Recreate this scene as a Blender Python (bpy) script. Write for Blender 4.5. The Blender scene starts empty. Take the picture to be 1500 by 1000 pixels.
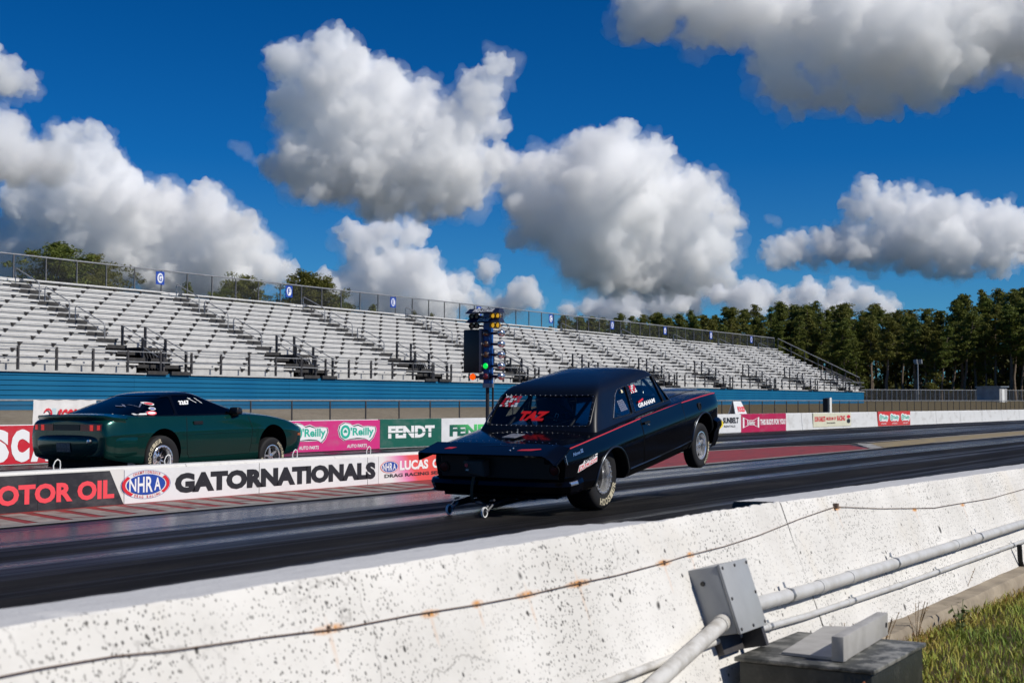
import bpy, bmesh, math, random
import numpy as np
from mathutils import Vector, Matrix, noise
from mathutils.bvhtree import BVHTree
PI = math.pi
R = math.radians
sc = bpy.context.scene
C = sc.collection
# ------------------------------------------------------------------ camera, sky, sun, exposure
CAM_YAW, CAM_PITCH, CAM_H = R(31.17), R(2.53), 1.21
cam = bpy.data.cameras.new('camera')
cam_ob = bpy.data.objects.new('camera', cam)
C.objects.link(cam_ob)
sc.camera = cam_ob
cam.lens = 50
cam.sensor_width = 36
cam.clip_end = 12000
cam_ob.location = (0, 0, CAM_H)
FWD = Vector((math.cos(CAM_YAW) * math.cos(CAM_PITCH), math.sin(CAM_YAW) * math.cos(CAM_PITCH), math.sin(CAM_PITCH)))
cam_ob.rotation_euler = FWD.to_track_quat('-Z', 'Y').to_euler()
RGT = Vector((math.sin(CAM_YAW), -math.cos(CAM_YAW), 0))
UPV = RGT.cross(FWD)
cam.dof.use_dof = True
cam.dof.focus_distance = 16.5
cam.dof.aperture_fstop = 7.1
SUN_EL, SUN_AZ = R(41), R(-82)
SUN_DIR = Vector((math.cos(SUN_EL) * math.cos(SUN_AZ), math.cos(SUN_EL) * math.sin(SUN_AZ), math.sin(SUN_EL)))
world = bpy.data.worlds.new('World')
sc.world = world
world.use_nodes = True
wn = world.node_tree
sky = wn.nodes.new('ShaderNodeTexSky')
sky.sky_type = 'NISHITA'
sky.sun_disc = False
sky.sun_elevation = SUN_EL
sky.sun_rotation = PI / 2 - SUN_AZ
sky.altitude = 1500
sky.air_density = 1.0
sky.dust_density = 0.1
sky.ozone_density = 4.0
tint = wn.nodes.new('ShaderNodeMix')
tint.data_type = 'RGBA'
tint.blend_type = 'MULTIPLY'
tint.inputs[0].default_value = 1.0
wtc = wn.nodes.new('ShaderNodeTexCoord')
wsp = wn.nodes.new('ShaderNodeSeparateXYZ')
wrp = wn.nodes.new('ShaderNodeValToRGB')
wrp.color_ramp.elements[0].position = 0.0
wrp.color_ramp.elements[0].color = (0.42, 0.98, 1.32, 1)
wrp.color_ramp.elements[1].position = 0.30
wrp.color_ramp.elements[1].color = (0.008, 0.51, 1.07, 1)
wmid = wrp.color_ramp.elements.new(0.17)
wmid.color = (0.05, 0.62, 1.21, 1)
wn.links.new(wtc.outputs['Generated'], wsp.inputs[0])
wn.links.new(wsp.outputs[2], wrp.inputs[0])
wn.links.new(wrp.outputs[0], tint.inputs[7])
wn.links.new(sky.outputs[0], tint.inputs[6])
wn.links.new(tint.outputs[2], wn.nodes['Background'].inputs[0])
wn.nodes['Background'].inputs[1].default_value = 0.06
sun_l = bpy.data.lights.new('sun', 'SUN')
sun_l.energy = 4.4
sun_l.angle = R(0.53)
sun_l.color = (1.0, 0.95, 0.87)
sun_ob = bpy.data.objects.new('sun', sun_l)
C.objects.link(sun_ob)
sun_ob.rotation_euler = (-SUN_DIR).to_track_quat('-Z', 'Y').to_euler()
sc.view_settings.view_transform = 'Standard'
sc.view_settings.look = 'None'
sc.view_settings.exposure = 0
sc.view_settings.gamma = 1
sc.cycles.use_denoising = True
sc.cycles.max_bounces = 30
sc.cycles.diffuse_bounces = 3
sc.cycles.glossy_bounces = 4
sc.cycles.transparent_max_bounces = 12
sc.cycles.volume_bounces = 28
sc.cycles.sample_clamp_indirect = 6

# ------------------------------------------------------------------ helpers
def ray(px, py):
    """Direction of a pixel of the 1500 x 1000 photograph."""
    return FWD + RGT * ((px - 750) / 2083.33) - UPV * ((py - 500) / 2083.33)

def at(px, py, x=None, y=None, z=None):
    """World point seen at a pixel, on a plane of constant x, y or z."""
    r = ray(px, py)
    if z is not None:
        t = (z - CAM_H) / r.z
    elif y is not None:
        t = y / r.y
    else:
        t = x / r.x
    return Vector((0, 0, CAM_H)) + r * t

def tag(o, label=None, cat=None, group=None, kind=None):
    if label: o['label'] = label
    if cat: o['category'] = cat
    if group: o['group'] = group
    if kind: o['kind'] = kind
    return o

def empty(name, loc=(0, 0, 0), rot=(0, 0, 0), label=None, cat=None, group=None, kind=None):
    o = bpy.data.objects.new(name, None)
    C.objects.link(o)
    o.location = loc
    o.rotation_euler = rot
    o.empty_display_size = 0.2
    return tag(o, label, cat, group, kind)

def dup(o, parent=None, loc=None):
    c = o.copy()
    C.objects.link(c)
    if parent is not None:
        c.parent = parent
    if loc is not None:
        c.location = loc
    return c

def dup_tree(o, parent=None):
    c = dup(o, parent)
    for ch in list(o.children):
        dup_tree(ch, c)
    return c

def link_mesh(name, me, parent=None, loc=(0, 0, 0)):
    o = bpy.data.objects.new(name, me)
    C.objects.link(o)
    o.location = loc
    if parent is not None:
        o.parent = parent
    return o

class MB:
    def __init__(s):
        s.v, s.f, s.m = [], [], []
    def add(s, vs, fs, mi=0):
        b = len(s.v)
        s.v.extend(tuple(v) for v in vs)
        s.f.extend(tuple(b + i for i in f) for f in fs)
        s.m.extend([mi] * len(fs))
        return s
    def box(s, x0, x1, y0, y1, z0, z1, mi=0):
        vs = [(x0, y0, z0), (x1, y0, z0), (x1, y1, z0), (x0, y1, z0), (x0, y0, z1), (x1, y0, z1), (x1, y1, z1), (x0, y1, z1)]
        return s.add(vs, [(0, 3, 2, 1), (4, 5, 6, 7), (0, 1, 5, 4), (1, 2, 6, 5), (2, 3, 7, 6), (3, 0, 4, 7)], mi)
    def hexa(s, p, mi=0):
        return s.add(p, [(0, 3, 2, 1), (4, 5, 6, 7), (0, 1, 5, 4), (1, 2, 6, 5), (2, 3, 7, 6), (3, 0, 4, 7)], mi)
    def bar(s, p, q, w, h=None, mi=0, up=(0, 0, 1)):
        p, q = Vector(p), Vector(q)
        h = w if h is None else h
        d = (q - p).normalized()
        u = Vector(up)
        if abs(d.dot(u)) > 0.97: u = Vector((1, 0, 0))
        a = d.cross(u).normalized() * w / 2
        b = a.cross(d).normalized() * h / 2
        vs = [p - a - b, p + a - b, p + a + b, p - a + b, q - a - b, q + a - b, q + a + b, q - a + b]
        return s.add(vs, [(0, 3, 2, 1), (4, 5, 6, 7), (0, 1, 5, 4), (1, 2, 6, 5), (2, 3, 7, 6), (3, 0, 4, 7)], mi)
    def tube(s, pts, r, seg=8, closed=False, mi=0, rs=None):
        pts = [Vector(p) for p in pts]
        n = len(pts)
        vs, fs = [], []
        prev = None
        for i, p in enumerate(pts):
            a = pts[(i - 1) % n] if (closed or i > 0) else p
            b = pts[(i + 1) % n] if (closed or i < n - 1) else p
            d = (b - a).normalized()
            if prev is None:
                u = Vector((0, 0, 1)) if abs(d.z) < 0.95 else Vector((1, 0, 0))
                prev = (u - d * u.dot(d)).normalized()
            else:
                prev = (prev - d * prev.dot(d)).normalized()
            w = d.cross(prev)
            rr = rs[i] if rs else r
            for k in range(seg):
                t = 2 * PI * k / seg
                vs.append(p + prev * (math.cos(t) * rr) + w * (math.sin(t) * rr))
        m = n if closed else n - 1
        for i in range(m):
            j = (i + 1) % n
            for k in range(seg):
                l = (k + 1) % seg
                fs.append((i * seg + k, i * seg + l, j * seg + l, j * seg + k))
        if not closed:
            fs.append(tuple(range(seg))[::-1])
            fs.append(tuple((n - 1) * seg + k for k in range(seg)))
        return s.add(vs, fs, mi)
    def lathe(s, prof, o, axis, seg=24, mi=0, caps=True):
        """prof: list of (radius, distance along axis)."""
        o, ax = Vector(o), Vector(axis).normalized()
        u = Vector((0, 0, 1)) if abs(ax.z) < 0.9 else Vector((1, 0, 0))
        a = (u - ax * u.dot(ax)).normalized()
        b = ax.cross(a)
        vs, fs = [], []
        for (r, t) in prof:
            for k in range(seg):
                g = 2 * PI * k / seg
                vs.append(o + ax * t + a * (r * math.cos(g)) + b * (r * math.sin(g)))
        for i in range(len(prof) - 1):
            for k in range(seg):
                l = (k + 1) % seg
                fs.append((i * seg + k, i * seg + l, (i + 1) * seg + l, (i + 1) * seg + k))
        if caps:
            if prof[0][0] > 1e-6: fs.append(tuple(range(seg))[::-1])
            if prof[-1][0] > 1e-6: fs.append(tuple((len(prof) - 1) * seg + k for k in range(seg)))
        return s.add(vs, fs, mi)
    def prism(s, poly, fn, d0, d1, mi=0):
        """poly: 2D points; fn(u, v, d) -> 3D."""
        n = len(poly)
        vs = [fn(u, v, d0) for u, v in poly] + [fn(u, v, d1) for u, v in poly]
        fs = [tuple(range(n))[::-1], tuple(range(n, 2 * n))] + [(i, (i + 1) % n, n + (i + 1) % n, n + i) for i in range(n)]
        return s.add(vs, fs, mi)
    def mesh(s, name, mats, smooth=None, fix=True):
        me = bpy.data.meshes.new(name)
        me.from_pydata(s.v, [], s.f)
        for m in (mats if isinstance(mats, (list, tuple)) else [mats]):
            me.materials.append(m)
        if any(s.m):
            me.polygons.foreach_set('material_index', s.m)
        if fix:
            bm = bmesh.new()
            bm.from_mesh(me)
            bmesh.ops.recalc_face_normals(bm, faces=bm.faces)
            bm.to_mesh(me)
            bm.free()
        if smooth:
            smooth_mesh(me, smooth)
        return me
    def build(s, name, mats, parent=None, loc=(0, 0, 0), smooth=None, fix=True):
        return link_mesh(name, s.mesh(name, mats, smooth, fix), parent, loc)

def smooth_mesh(me, deg=35):
    me.polygons.foreach_set('use_smooth', [True] * len(me.polygons))
    me.set_sharp_from_angle(angle=R(deg))

def bevel(o, w=0.01, seg=2):
    """Apply a bevel to a built mesh."""
    bm = bmesh.new()
    bm.from_mesh(o.data)
    bmesh.ops.bevel(bm, geom=[e for e in bm.edges if e.is_manifold and e.calc_face_angle(0) > 0.5], offset=w, segments=seg, profile=0.5, affect='EDGES')
    bm.to_mesh(o.data)
    bm.free()
    smooth_mesh(o.data, 40)
    return o

def apply_mods(o):
    dg = bpy.context.evaluated_depsgraph_get()
    dg.update()
    me = bpy.data.meshes.new_from_object(o.evaluated_get(dg))
    o.modifiers.clear()
    old = o.data
    o.data = me
    return o

# ------------------------------------------------------------------ materials
MATS = {}
def mat(name, col=(0.5, 0.5, 0.5), rough=0.6, metal=0.0, spec=0.5, coat=0.0, coat_rough=0.05, emit=None, estr=0.0):
    m = bpy.data.materials.new(name)
    m.use_nodes = True
    b = m.node_tree.nodes['Principled BSDF']
    b.inputs['Base Color'].default_value = (*col, 1)
    b.inputs['Roughness'].default_value = rough
    b.inputs['Metallic'].default_value = metal
    b.inputs['Specular IOR Level'].default_value = spec
    b.inputs['Coat Weight'].default_value = coat
    b.inputs['Coat Roughness'].default_value = coat_rough
    if emit:
        b.inputs['Emission Color'].default_value = (*emit, 1)
        b.inputs['Emission Strength'].default_value = estr
    MATS[name] = m
    return m

class NT:
    """Small node-tree writer."""
    def __init__(s, m):
        s.t = m.node_tree
        s.b = s.t.nodes.get('Principled BSDF')
        s._c = None
    def n(s, typ, **kw):
        nd = s.t.nodes.new(typ)
        for k, v in kw.items():
            setattr(nd, k, v)
        return nd
    def l(s, a, b):
        s.t.links.new(a, b)
    def coord(s, scale=(1, 1, 1), loc=(0, 0, 0), kind='Object'):
        if s._c is None:
            s._c = s.n('ShaderNodeTexCoord')
        mp = s.n('ShaderNodeMapping')
        mp.inputs['Scale'].default_value = scale
        mp.inputs['Location'].default_value = loc
        s.l(s._c.outputs[kind], mp.inputs[0])
        return mp.outputs[0]
    def noise(s, vec, scale=5, detail=4, rough=0.55, dist=0.0):
        nd = s.n('ShaderNodeTexNoise')
        nd.inputs['Scale'].default_value = scale
        nd.inputs['Detail'].default_value = detail
        nd.inputs['Roughness'].default_value = rough
        nd.inputs['Distortion'].default_value = dist
        s.l(vec, nd.inputs['Vector'])
        return nd.outputs['Fac']
    def voro(s, vec, scale=5, feature='F1', rnd=1.0):
        nd = s.n('ShaderNodeTexVoronoi', feature=feature)
        nd.inputs['Scale'].default_value = scale
        nd.inputs['Randomness'].default_value = rnd
        s.l(vec, nd.inputs['Vector'])
        return nd
    def ramp(s, fac, stops):
        nd = s.n('ShaderNodeValToRGB')
        cr = nd.color_ramp
        while len(cr.elements) < len(stops):
            cr.elements.new(0.5)
        for e, (p, c) in zip(cr.elements, stops):
            e.position = p
            e.color = (c, c, c, 1) if isinstance(c, (int, float)) else (*c, 1)
        s.l(fac, nd.inputs[0])
        return nd.outputs[0]
    def mix(s, fac, a, b, blend='MIX'):
        nd = s.n('ShaderNodeMix', data_type='RGBA', blend_type=blend)
        for i, v in ((0, fac), (6, a), (7, b)):
            if isinstance(v, (int, float)):
                nd.inputs[i].default_value = v
            elif isinstance(v, (tuple, list)):
                nd.inputs[i].default_value = (*v, 1)
            else:
                s.l(v, nd.inputs[i])
        return nd.outputs[2]
    def math(s, op, a, b=0.0):
        nd = s.n('ShaderNodeMath', operation=op)
        for i, v in ((0, a), (1, b)):
            if isinstance(v, (int, float)):
                nd.inputs[i].default_value = v
            else:
                s.l(v, nd.inputs[i])
        return nd.outputs[0]
    def col(s, c):
        s.l(c, s.b.inputs['Base Color'])
    def rough(s, c):
        s.l(c, s.b.inputs['Roughness'])
    def bump(s, h, strength=0.3, dist=0.02):
        nd = s.n('ShaderNodeBump')
        nd.inputs['Strength'].default_value = strength
        nd.inputs['Distance'].default_value = dist
        s.l(h, nd.inputs['Height'])
        s.l(nd.outputs[0], s.b.inputs['Normal'])

def worn(name, col, col2, scale=8, rough=0.6, lo=0.4, hi=0.65, bump=0.0, **kw):
    m = mat(name, col, rough, **kw)
    t = NT(m)
    f = t.ramp(t.noise(t.coord(), scale, 6, 0.6), [(lo, 0.0), (hi, 1.0)])
    t.col(t.mix(f, col, col2))
    if bump:
        t.bump(t.noise(t.coord(), scale * 6, 3), bump, 0.01)
    return m

# plain paints and metals
mat('white_paint', (0.72, 0.72, 0.70), 0.5)
mat('black_print', (0.02, 0.02, 0.025), 0.5)
mat('red_print', (0.62, 0.02, 0.035), 0.5)
mat('coral_print', (0.80, 0.07, 0.09), 0.5)
mat('blue_print', (0.015, 0.06, 0.34), 0.5)
mat('teal_print', (0.02, 0.42, 0.30), 0.5)
mat('white_print', (0.80, 0.80, 0.80), 0.5)
mat('cream_print', (0.75, 0.68, 0.42), 0.5)
mat('yellow_print', (0.80, 0.62, 0.03), 0.5)
mat('chrome', (0.72, 0.72, 0.72), 0.14, 0.85)
mat('polished_alloy', (0.84, 0.84, 0.84), 0.15, 0.78)
mat('dark_metal', (0.03, 0.03, 0.033), 0.45, 0.3)
mat('black_rubber', (0.012, 0.012, 0.013), 0.72, spec=0.3)
mat('black_plastic', (0.01, 0.01, 0.011), 0.4)
mat('matte_black', (0.006, 0.006, 0.007), 0.85, spec=0.2)
mat('rivet_steel', (0.7, 0.7, 0.72), 0.3, 1.0)
worn('galvanised', (0.30, 0.31, 0.32), (0.22, 0.23, 0.24), 6, 0.45, metal=0.6)
worn('dark_rail', (0.05, 0.05, 0.055), (0.10, 0.09, 0.085), 4, 0.5, metal=0.4)
mat('tyre_letter', (0.50, 0.45, 0.32), 0.8)
# ------------------------------------------------------------------ lettering
_TXT = {}
def text_geo(s, bold=0.0):
    """Flat triangulated lettering in the built-in font, normalised to height 1 (cap height)."""
    k = (s, bold)
    if k in _TXT:
        return _TXT[k]
    cu = bpy.data.curves.new('letters', 'FONT')
    cu.body = s
    cu.offset = bold
    cu.resolution_u = 3
    o = bpy.data.objects.new('letters', cu)
    C.objects.link(o)
    dg = bpy.context.evaluated_depsgraph_get()
    dg.update()
    me = bpy.data.meshes.new_from_object(o.evaluated_get(dg))
    co = np.empty(len(me.vertices) * 3, np.float32)
    me.vertices.foreach_get('co', co)
    co = co.reshape(-1, 3)[:, :2].astype(float)
    fs = [tuple(p.vertices) for p in me.polygons]
    bpy.data.objects.remove(o)
    bpy.data.meshes.remove(me)
    mn, mx = co.min(0), co.max(0)
    co = (co - mn) / (mx - mn)
    asp = (mx[0] - mn[0]) / (mx[1] - mn[1])
    _TXT[k] = (co, fs, asp)
    return _TXT[k]

def put_text(mb, s, u0, v0, w, h, fn, bold=0.02, shear=0.0, mi=0, d=0.0, arc=None, slope=0.0):
    """Lettering fitted in the box (u0, v0, w, h); fn(u, v, d) gives the 3D point."""
    co, fs, asp = text_geo(s, bold)
    if w is None:
        w = asp * h
    vs = []
    for u, v in co:
        uu, vv = u0 + u * w + shear * v * h, v0 + v * h + slope * u * w
        if arc:
            uu, vv = arc(u, v)
        vs.append(fn(uu, vv, d))
    mb.add(vs, fs, mi)

def disc_poly(cx, cy, rx, ry, n=32, a0=0.0, a1=2 * PI):
    return [(cx + rx * math.cos(a0 + (a1 - a0) * i / n), cy + ry * math.sin(a0 + (a1 - a0) * i / n)) for i in range(n)]

def put_poly(mb, poly, fn, d=0.0, mi=0):
    mb.add([fn(u, v, d) for u, v in poly], [tuple(range(len(poly)))], mi)

def put_ring(mb, cx, cy, rx, ry, rx2, ry2, fn, d=0.0, mi=0, a0=0.0, a1=2 * PI, n=32):
    vs, fs = [], []
    for i in range(n + 1):
        t = a0 + (a1 - a0) * i / n
        vs.append(fn(cx + rx * math.cos(t), cy + ry * math.sin(t), d))
        vs.append(fn(cx + rx2 * math.cos(t), cy + ry2 * math.sin(t), d))
    for i in range(n):
        fs.append((2 * i, 2 * i + 2, 2 * i + 3, 2 * i + 1))
    mb.add(vs, fs, mi)
# ------------------------------------------------------------------ ground
def ground_z(x, y):
    def sm(a, b, t):
        t = min(1, max(0, (t - a) / (b - a)))
        return t * t * (3 - 2 * t)
    if y < 12:
        return 0.135 - 0.20 * sm(1.95, 2.35, y) - 0.06 * sm(5, 10, x) * (1 - sm(1.95, 2.35, y))
    z = -0.06 + 0.26 * sm(23.4, 30, y) + 0.12 * sm(30, 37, y) + 0.66 * sm(37, 46.5, y)
    z += 0.0042 * max(0, min(x, 260) - 55) * sm(24, 47, y) * (0.4 + 0.6 * sm(40, 50, y))
    return z

def build_ground():
    xs = sorted(set(list(np.arange(-4, 60, 2.0)) + list(np.arange(60, 300, 8.0)) + [-1500, -700, -300, -150, -80, -40, -20, -10, 300, 400, 600, 900, 1400, 2500]))
    ys = sorted(set([-1500, -700, -300, -120, -60, -30, -15, -8, -4, -2, 0, 1, 1.5, 1.95, 2.05, 2.15, 2.25, 2.35, 3, 8, 12.5, 18, 23.4] + list(np.arange(24, 52, 1.0)) + [55, 60, 70, 90, 120, 160, 220, 300, 450, 700, 1200, 2500]))
    vs = [(x, y, ground_z(x, y)) for y in ys for x in xs]
    n = len(xs)
    fs = [(j * n + i, j * n + i + 1, (j + 1) * n + i + 1, (j + 1) * n + i) for j in range(len(ys) - 1) for i in range(n - 1)]
    m = mat('ground_dirt', (0.2, 0.16, 0.11), 0.95, spec=0.1)
    t = NT(m)
    c = t.coord()
    big = t.ramp(t.noise(c, 0.12, 5, 0.6), [(0.42, 0), (0.62, 1)])
    fine = t.ramp(t.noise(c, 3.0, 6, 0.7), [(0.35, 0), (0.7, 1)])
    sand = t.mix(fine, (0.24, 0.20, 0.15), (0.34, 0.30, 0.23))
    grass = t.mix(fine, (0.085, 0.068, 0.032), (0.14, 0.105, 0.055))
    sep = t.n('ShaderNodeSeparateXYZ')
    t.l(c, sep.inputs[0])
    far = t.ramp(t.math('MULTIPLY', t.math('ADD', sep.outputs[0], sep.outputs[1]), 0.004), [(0.36, 0), (0.56, 1)])
    f = t.math('MAXIMUM', t.math('MULTIPLY', big, 0.45), far)
    near = t.math('LESS_THAN', sep.outputs[1], 2.2)
    soil = t.mix(fine, (0.05, 0.038, 0.022), (0.12, 0.09, 0.05))
    t.col(t.mix(near, t.mix(f, sand, grass), soil))
    t.bump(t.noise(c, 9, 5), 0.5, 0.05)
    me = bpy.data.meshes.new('ground')
    me.from_pydata(vs, [], fs)
    me.materials.append(m)
    me.polygons.foreach_set('use_smooth', [True] * len(me.polygons))
    return tag(link_mesh('ground', me), kind='structure')
build_ground()

# ------------------------------------------------------------------ the strip
def sheet(name, pts, m, z):
    me = bpy.data.meshes.new(name)
    me.from_pydata([(x, y, z) for x, y in pts], [], [tuple(range(len(pts)))])
    me.materials.append(m)
    return tag(link_mesh(name, me), kind='structure')

def asphalt():
    m = mat('asphalt', (0.02, 0.02, 0.022), 0.4)
    t = NT(m)
    streak = t.noise(t.coord((0.035, 2.3, 1)), 1.0, 7, 0.62)
    wide = t.noise(t.coord((0.015, 0.85, 1), (3, 2, 0)), 1.0, 3, 0.5)
    grain = t.noise(t.coord((1, 1, 1)), 220, 3, 0.7)
    patch = t.noise(t.coord((0.25, 1.6, 1)), 1.0, 6, 0.7)
    s = t.math('ADD', t.math('MULTIPLY', streak, 0.55), t.math('MULTIPLY', wide, 0.45))
    # tyre grooves polished into each lane
    sy = t.n('ShaderNodeSeparateXYZ')
    t.l(t.coord(), sy.inputs[0])
    gy = t.math('DIVIDE', sy.outputs[1], 25.0)
    groove = t.ramp(gy, [(0.0, 0.42), (0.318, 0.42), (0.326, 0.50), (0.345, 0.50), (0.352, 0.66), (0.362, 0.66), (0.370, 0.42), (0.392, 0.44), (0.402, 0.66), (0.452, 0.70), (0.458, 0.50), (0.60, 0.50), (0.64, 0.62), (0.72, 0.60), (0.80, 0.48)])
    s = t.math('ADD', s, t.math('SUBTRACT', t.math('MULTIPLY', groove, 0.55), 0.29))
    dark = t.mix(t.ramp(grain, [(0.4, 0), (0.62, 1)]), (0.006, 0.0055, 0.005), (0.016, 0.0145, 0.0135))
    grey = t.mix(t.ramp(patch, [(0.45, 0), (0.75, 1)]), (0.010, 0.0095, 0.0095), (0.030, 0.028, 0.027))
    t.col(t.mix(t.ramp(s, [(0.42, 1), (0.60, 0)]), dark, grey))
    # rubber laid down in the groove is glossier than the bare asphalt
    t.rough(t.ramp(t.math('ADD', t.math('MULTIPLY', s, 0.92), t.math('MULTIPLY', patch, 0.08)), [(0.42, 0.80), (0.485, 0.62), (0.54, 0.34), (0.62, 0.16)]))
    t.l(t.ramp(s, [(0.45, 0.06), (0.60, 0.5)]), t.b.inputs['Specular IOR Level'])
    t.bump(t.math('ADD', grain, t.math('MULTIPLY', streak, 0.8)), 0.25, 0.004)
    return m
asphalt_m = asphalt()
sheet('track_surface', [(-60, 2.3), (500, 2.3), (500, 23.5), (-60, 23.5)], asphalt_m, 0.0)

def paint_mat(name, c1, c2, dirt, amount=(0.5, 0.72), sc_=(0.8, 3, 1)):
    m = mat(name, c1, 0.6)
    t = NT(m)
    f1 = t.ramp(t.noise(t.coord(sc_), 1.3, 7, 0.68), [(amount[0], 0), (amount[1], 1)])
    f2 = t.ramp(t.noise(t.coord(), 3.5, 4), [(0.35, 0), (0.7, 1)])
    t.col(t.mix(f1, t.mix(f2, c1, c2), dirt))
    t.bump(t.noise(t.coord(), 120, 3), 0.25, 0.004)
    return m
red_paint = paint_mat('red_track_paint', (0.30, 0.035, 0.03), (0.22, 0.03, 0.028), (0.07, 0.04, 0.038))
white_line = paint_mat('worn_white_line', (0.45, 0.44, 0.41), (0.33, 0.32, 0.29), (0.12, 0.10, 0.09), (0.42, 0.68))
tan_strip = paint_mat('yellow_tan_strip', (0.34, 0.25, 0.10), (0.26, 0.21, 0.12), (0.16, 0.14, 0.11), (0.45, 0.7))
grey_edge = paint_mat('grey_concrete_edge', (0.24, 0.23, 0.21), (0.30, 0.28, 0.25), (0.09, 0.08, 0.08))
sheet('painted_median', [(-30, 11.55), (38.2, 11.72), (41.5, 13.35), (39, 14.35), (28, 15.25), (-30, 15.4)], red_paint, 0.004)
sheet('median_edge_line', [(-30, 11.38), (39.2, 11.55), (39.0, 11.75), (-30, 11.60)], grey_edge, 0.008)
sheet('median_edge_line', [(39.0, 11.6), (43.2, 13.25), (42.6, 13.5), (38.3, 11.75)], white_line, 0.012)
sheet('median_edge_line', [(-30, 15.36), (28, 15.2), (39.0, 14.3), (42.8, 13.4), (42.4, 13.7), (39.2, 14.5), (28, 15.4), (-30, 15.58)], grey_edge, 0.008)
sheet('centre_strip', [(39.6, 11.75), (46, 11.9), (400, 12.4), (400, 13.7), (60, 13.75), (43.3, 13.4)], tan_strip, 0.004)
sheet('lane_line', [(43.3, 13.62), (400, 13.72), (400, 13.86), (43, 13.80)], white_line, 0.010)
sheet('lane_line', [(45, 11.72), (400, 12.2), (400, 12.4), (45, 11.92)], grey_edge, 0.010)

def hatch():
    v, f = [], []
    x = -8.0
    k = 0
    while x < 18.2:
        w = 0.30
        y1, y0 = 12.82, 11.68
        if x > 16.2:
            y0 = 11.68 + (x - 16.2) * 0.25
        b = len(v)
        sh = 0.42
        v += [(x - sh, y0, 0.008), (x - sh + w, y0, 0.008), (x + w, y1, 0.008), (x, y1, 0.008)]
        f.append((b, b + 1, b + 2, b + 3))
        x += 0.46
    me = bpy.data.meshes.new('painted_hatch')
    me.from_pydata(v, [], f)
    me.materials.append(paint_mat('hatch_white', (0.36, 0.33, 0.29), (0.24, 0.21, 0.18), (0.12, 0.05, 0.045), (0.46, 0.66), (1.2, 2, 1)))
    return tag(link_mesh('painted_hatch', me), kind='structure')
hatch()

# ------------------------------------------------------------------ painted concrete of the walls
def wall_concrete(name, base=(0.66, 0.655, 0.63), dirt=(0.30, 0.28, 0.25), lo=0.52, hi=0.8, pits=60):
    m = mat(name, base, 0.75)
    t = NT(m)
    d = t.ramp(t.noise(t.coord((0.6, 1, 1.4)), 1.4, 7, 0.65), [(lo, 0), (hi, 1)])
    streak = t.ramp(t.noise(t.coord((5, 5, 0.35)), 2.0, 4, 0.6), [(0.55, 0), (0.78, 0.7)])
    c = t.mix(d, base, dirt)
    c = t.mix(t.math('MULTIPLY', streak, 0.6), c, dirt)
    t.col(c)
    t.bump(t.noise(t.coord(), pits, 4), 0.2, 0.01)
    return m
far_concrete = wall_concrete('far_wall_concrete', (0.62, 0.63, 0.63), (0.38, 0.37, 0.35))
barrier_concrete = wall_concrete('barrier_concrete', (0.68, 0.67, 0.64), (0.36, 0.33, 0.3), 0.6, 0.85)

# the wall across the track
FY = 23.3
far_wall = empty('concrete_wall', (0, FY, 0), label='long low white concrete wall across the track carrying sponsor boards', cat='wall')
def far_segment(x0, x1):
    mb = MB()
    prof = [(0, 0), (0.03, 0.3), (0.06, 0.77), (0.08, 0.80), (0.26, 0.80), (0.28, 0.77), (0.34, 0.0)]
    n = len(prof)
    vs = [(x0, y, z) for y, z in prof] + [(x1, y, z) for y, z in prof]
    mb.add(vs, [tuple(range(n)), tuple(range(n, 2 * n))[::-1]] + [(i, n + i, n + i + 1, i + 1) for i in range(n - 1)])
    return mb.build('wall_segment', far_concrete, far_wall)
x = -14.0
while x < 210:
    far_segment(x, x + 6.06)
    x += 6.1
far_segment(x, x + 300)

def fxs(px):
    return at(px, 610, y=FY).x

def ffn(yface):
    return lambda u, v, d: (u, yface - d, v)

def seams(parent, xs, z0, z1, m):
    for x in xs:
        MB().box(x - 0.004, x + 0.004, -0.0135, -0.011, z0, z1).build('board_seam', m, parent)

def board(parent, x0, x1, z0, z1, m, yf=-0.012, t=0.07, slant=0.0):
    mb = MB()
    mb.hexa([(x0 + slant, yf, z0), (x1 + slant, yf, z0), (x1 + slant, yf + t, z0), (x0 + slant, yf + t, z0), (x0, yf, z1), (x1, yf, z1), (x1, yf + t, z1), (x0, yf + t, z1)])
    return mb.build('advert_board', m, parent)

def oreilly(mb, cx, cz, w, h, fn, mi_black, mi_white, mi_teal):
    """Cloud-shaped script badge with a clover O."""
    def lobes(g):
        pts = []
        outl = [(-0.50, 0.10), (-0.47, 0.36), (-0.34, 0.50), (-0.20, 0.44), (-0.10, 0.30), (0.02, 0.34), (0.14, 0.26), (0.30, 0.30), (0.50, 0.26), (0.52, 0.05), (0.44, -0.30), (0.34, -0.48), (0.22, -0.34), (0.0, -0.30), (-0.2, -0.34), (-0.34, -0.40), (-0.46, -0.22)]
        for a, b in outl:
            r = math.hypot(a * w, b * h)
            k = (r + g) / r
            pts.append((cx + a * w * k, cz + b * h * k))
        return pts
    put_poly(mb, lobes(0.055), fn, 0.004, mi_white)
    put_poly(mb, lobes(0.035), fn, 0.006, mi_black)
    put_poly(mb, lobes(0.0), fn, 0.008, mi_white)
    put_ring(mb, cx - 0.33 * w, cz + 0.03 * h, 0.135 * w, 0.36 * h, 0.075 * w, 0.22 * h, fn, 0.010, mi_teal)
    for a, b in ((-0.025, 0.0), (0.025, 0.0), (0, 0.07)):
        put_poly(mb, disc_poly(cx - 0.33 * w + a * w, cz + (b + 0.03) * h, 0.03 * w, 0.06 * h, 10), fn, 0.010, mi_teal)
    put_text(mb, "'Reilly", cx - 0.19 * w, cz - 0.30 * h, 0.66 * w, 0.56 * h, fn, 0.03, mi=mi_teal, d=0.010)

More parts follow.
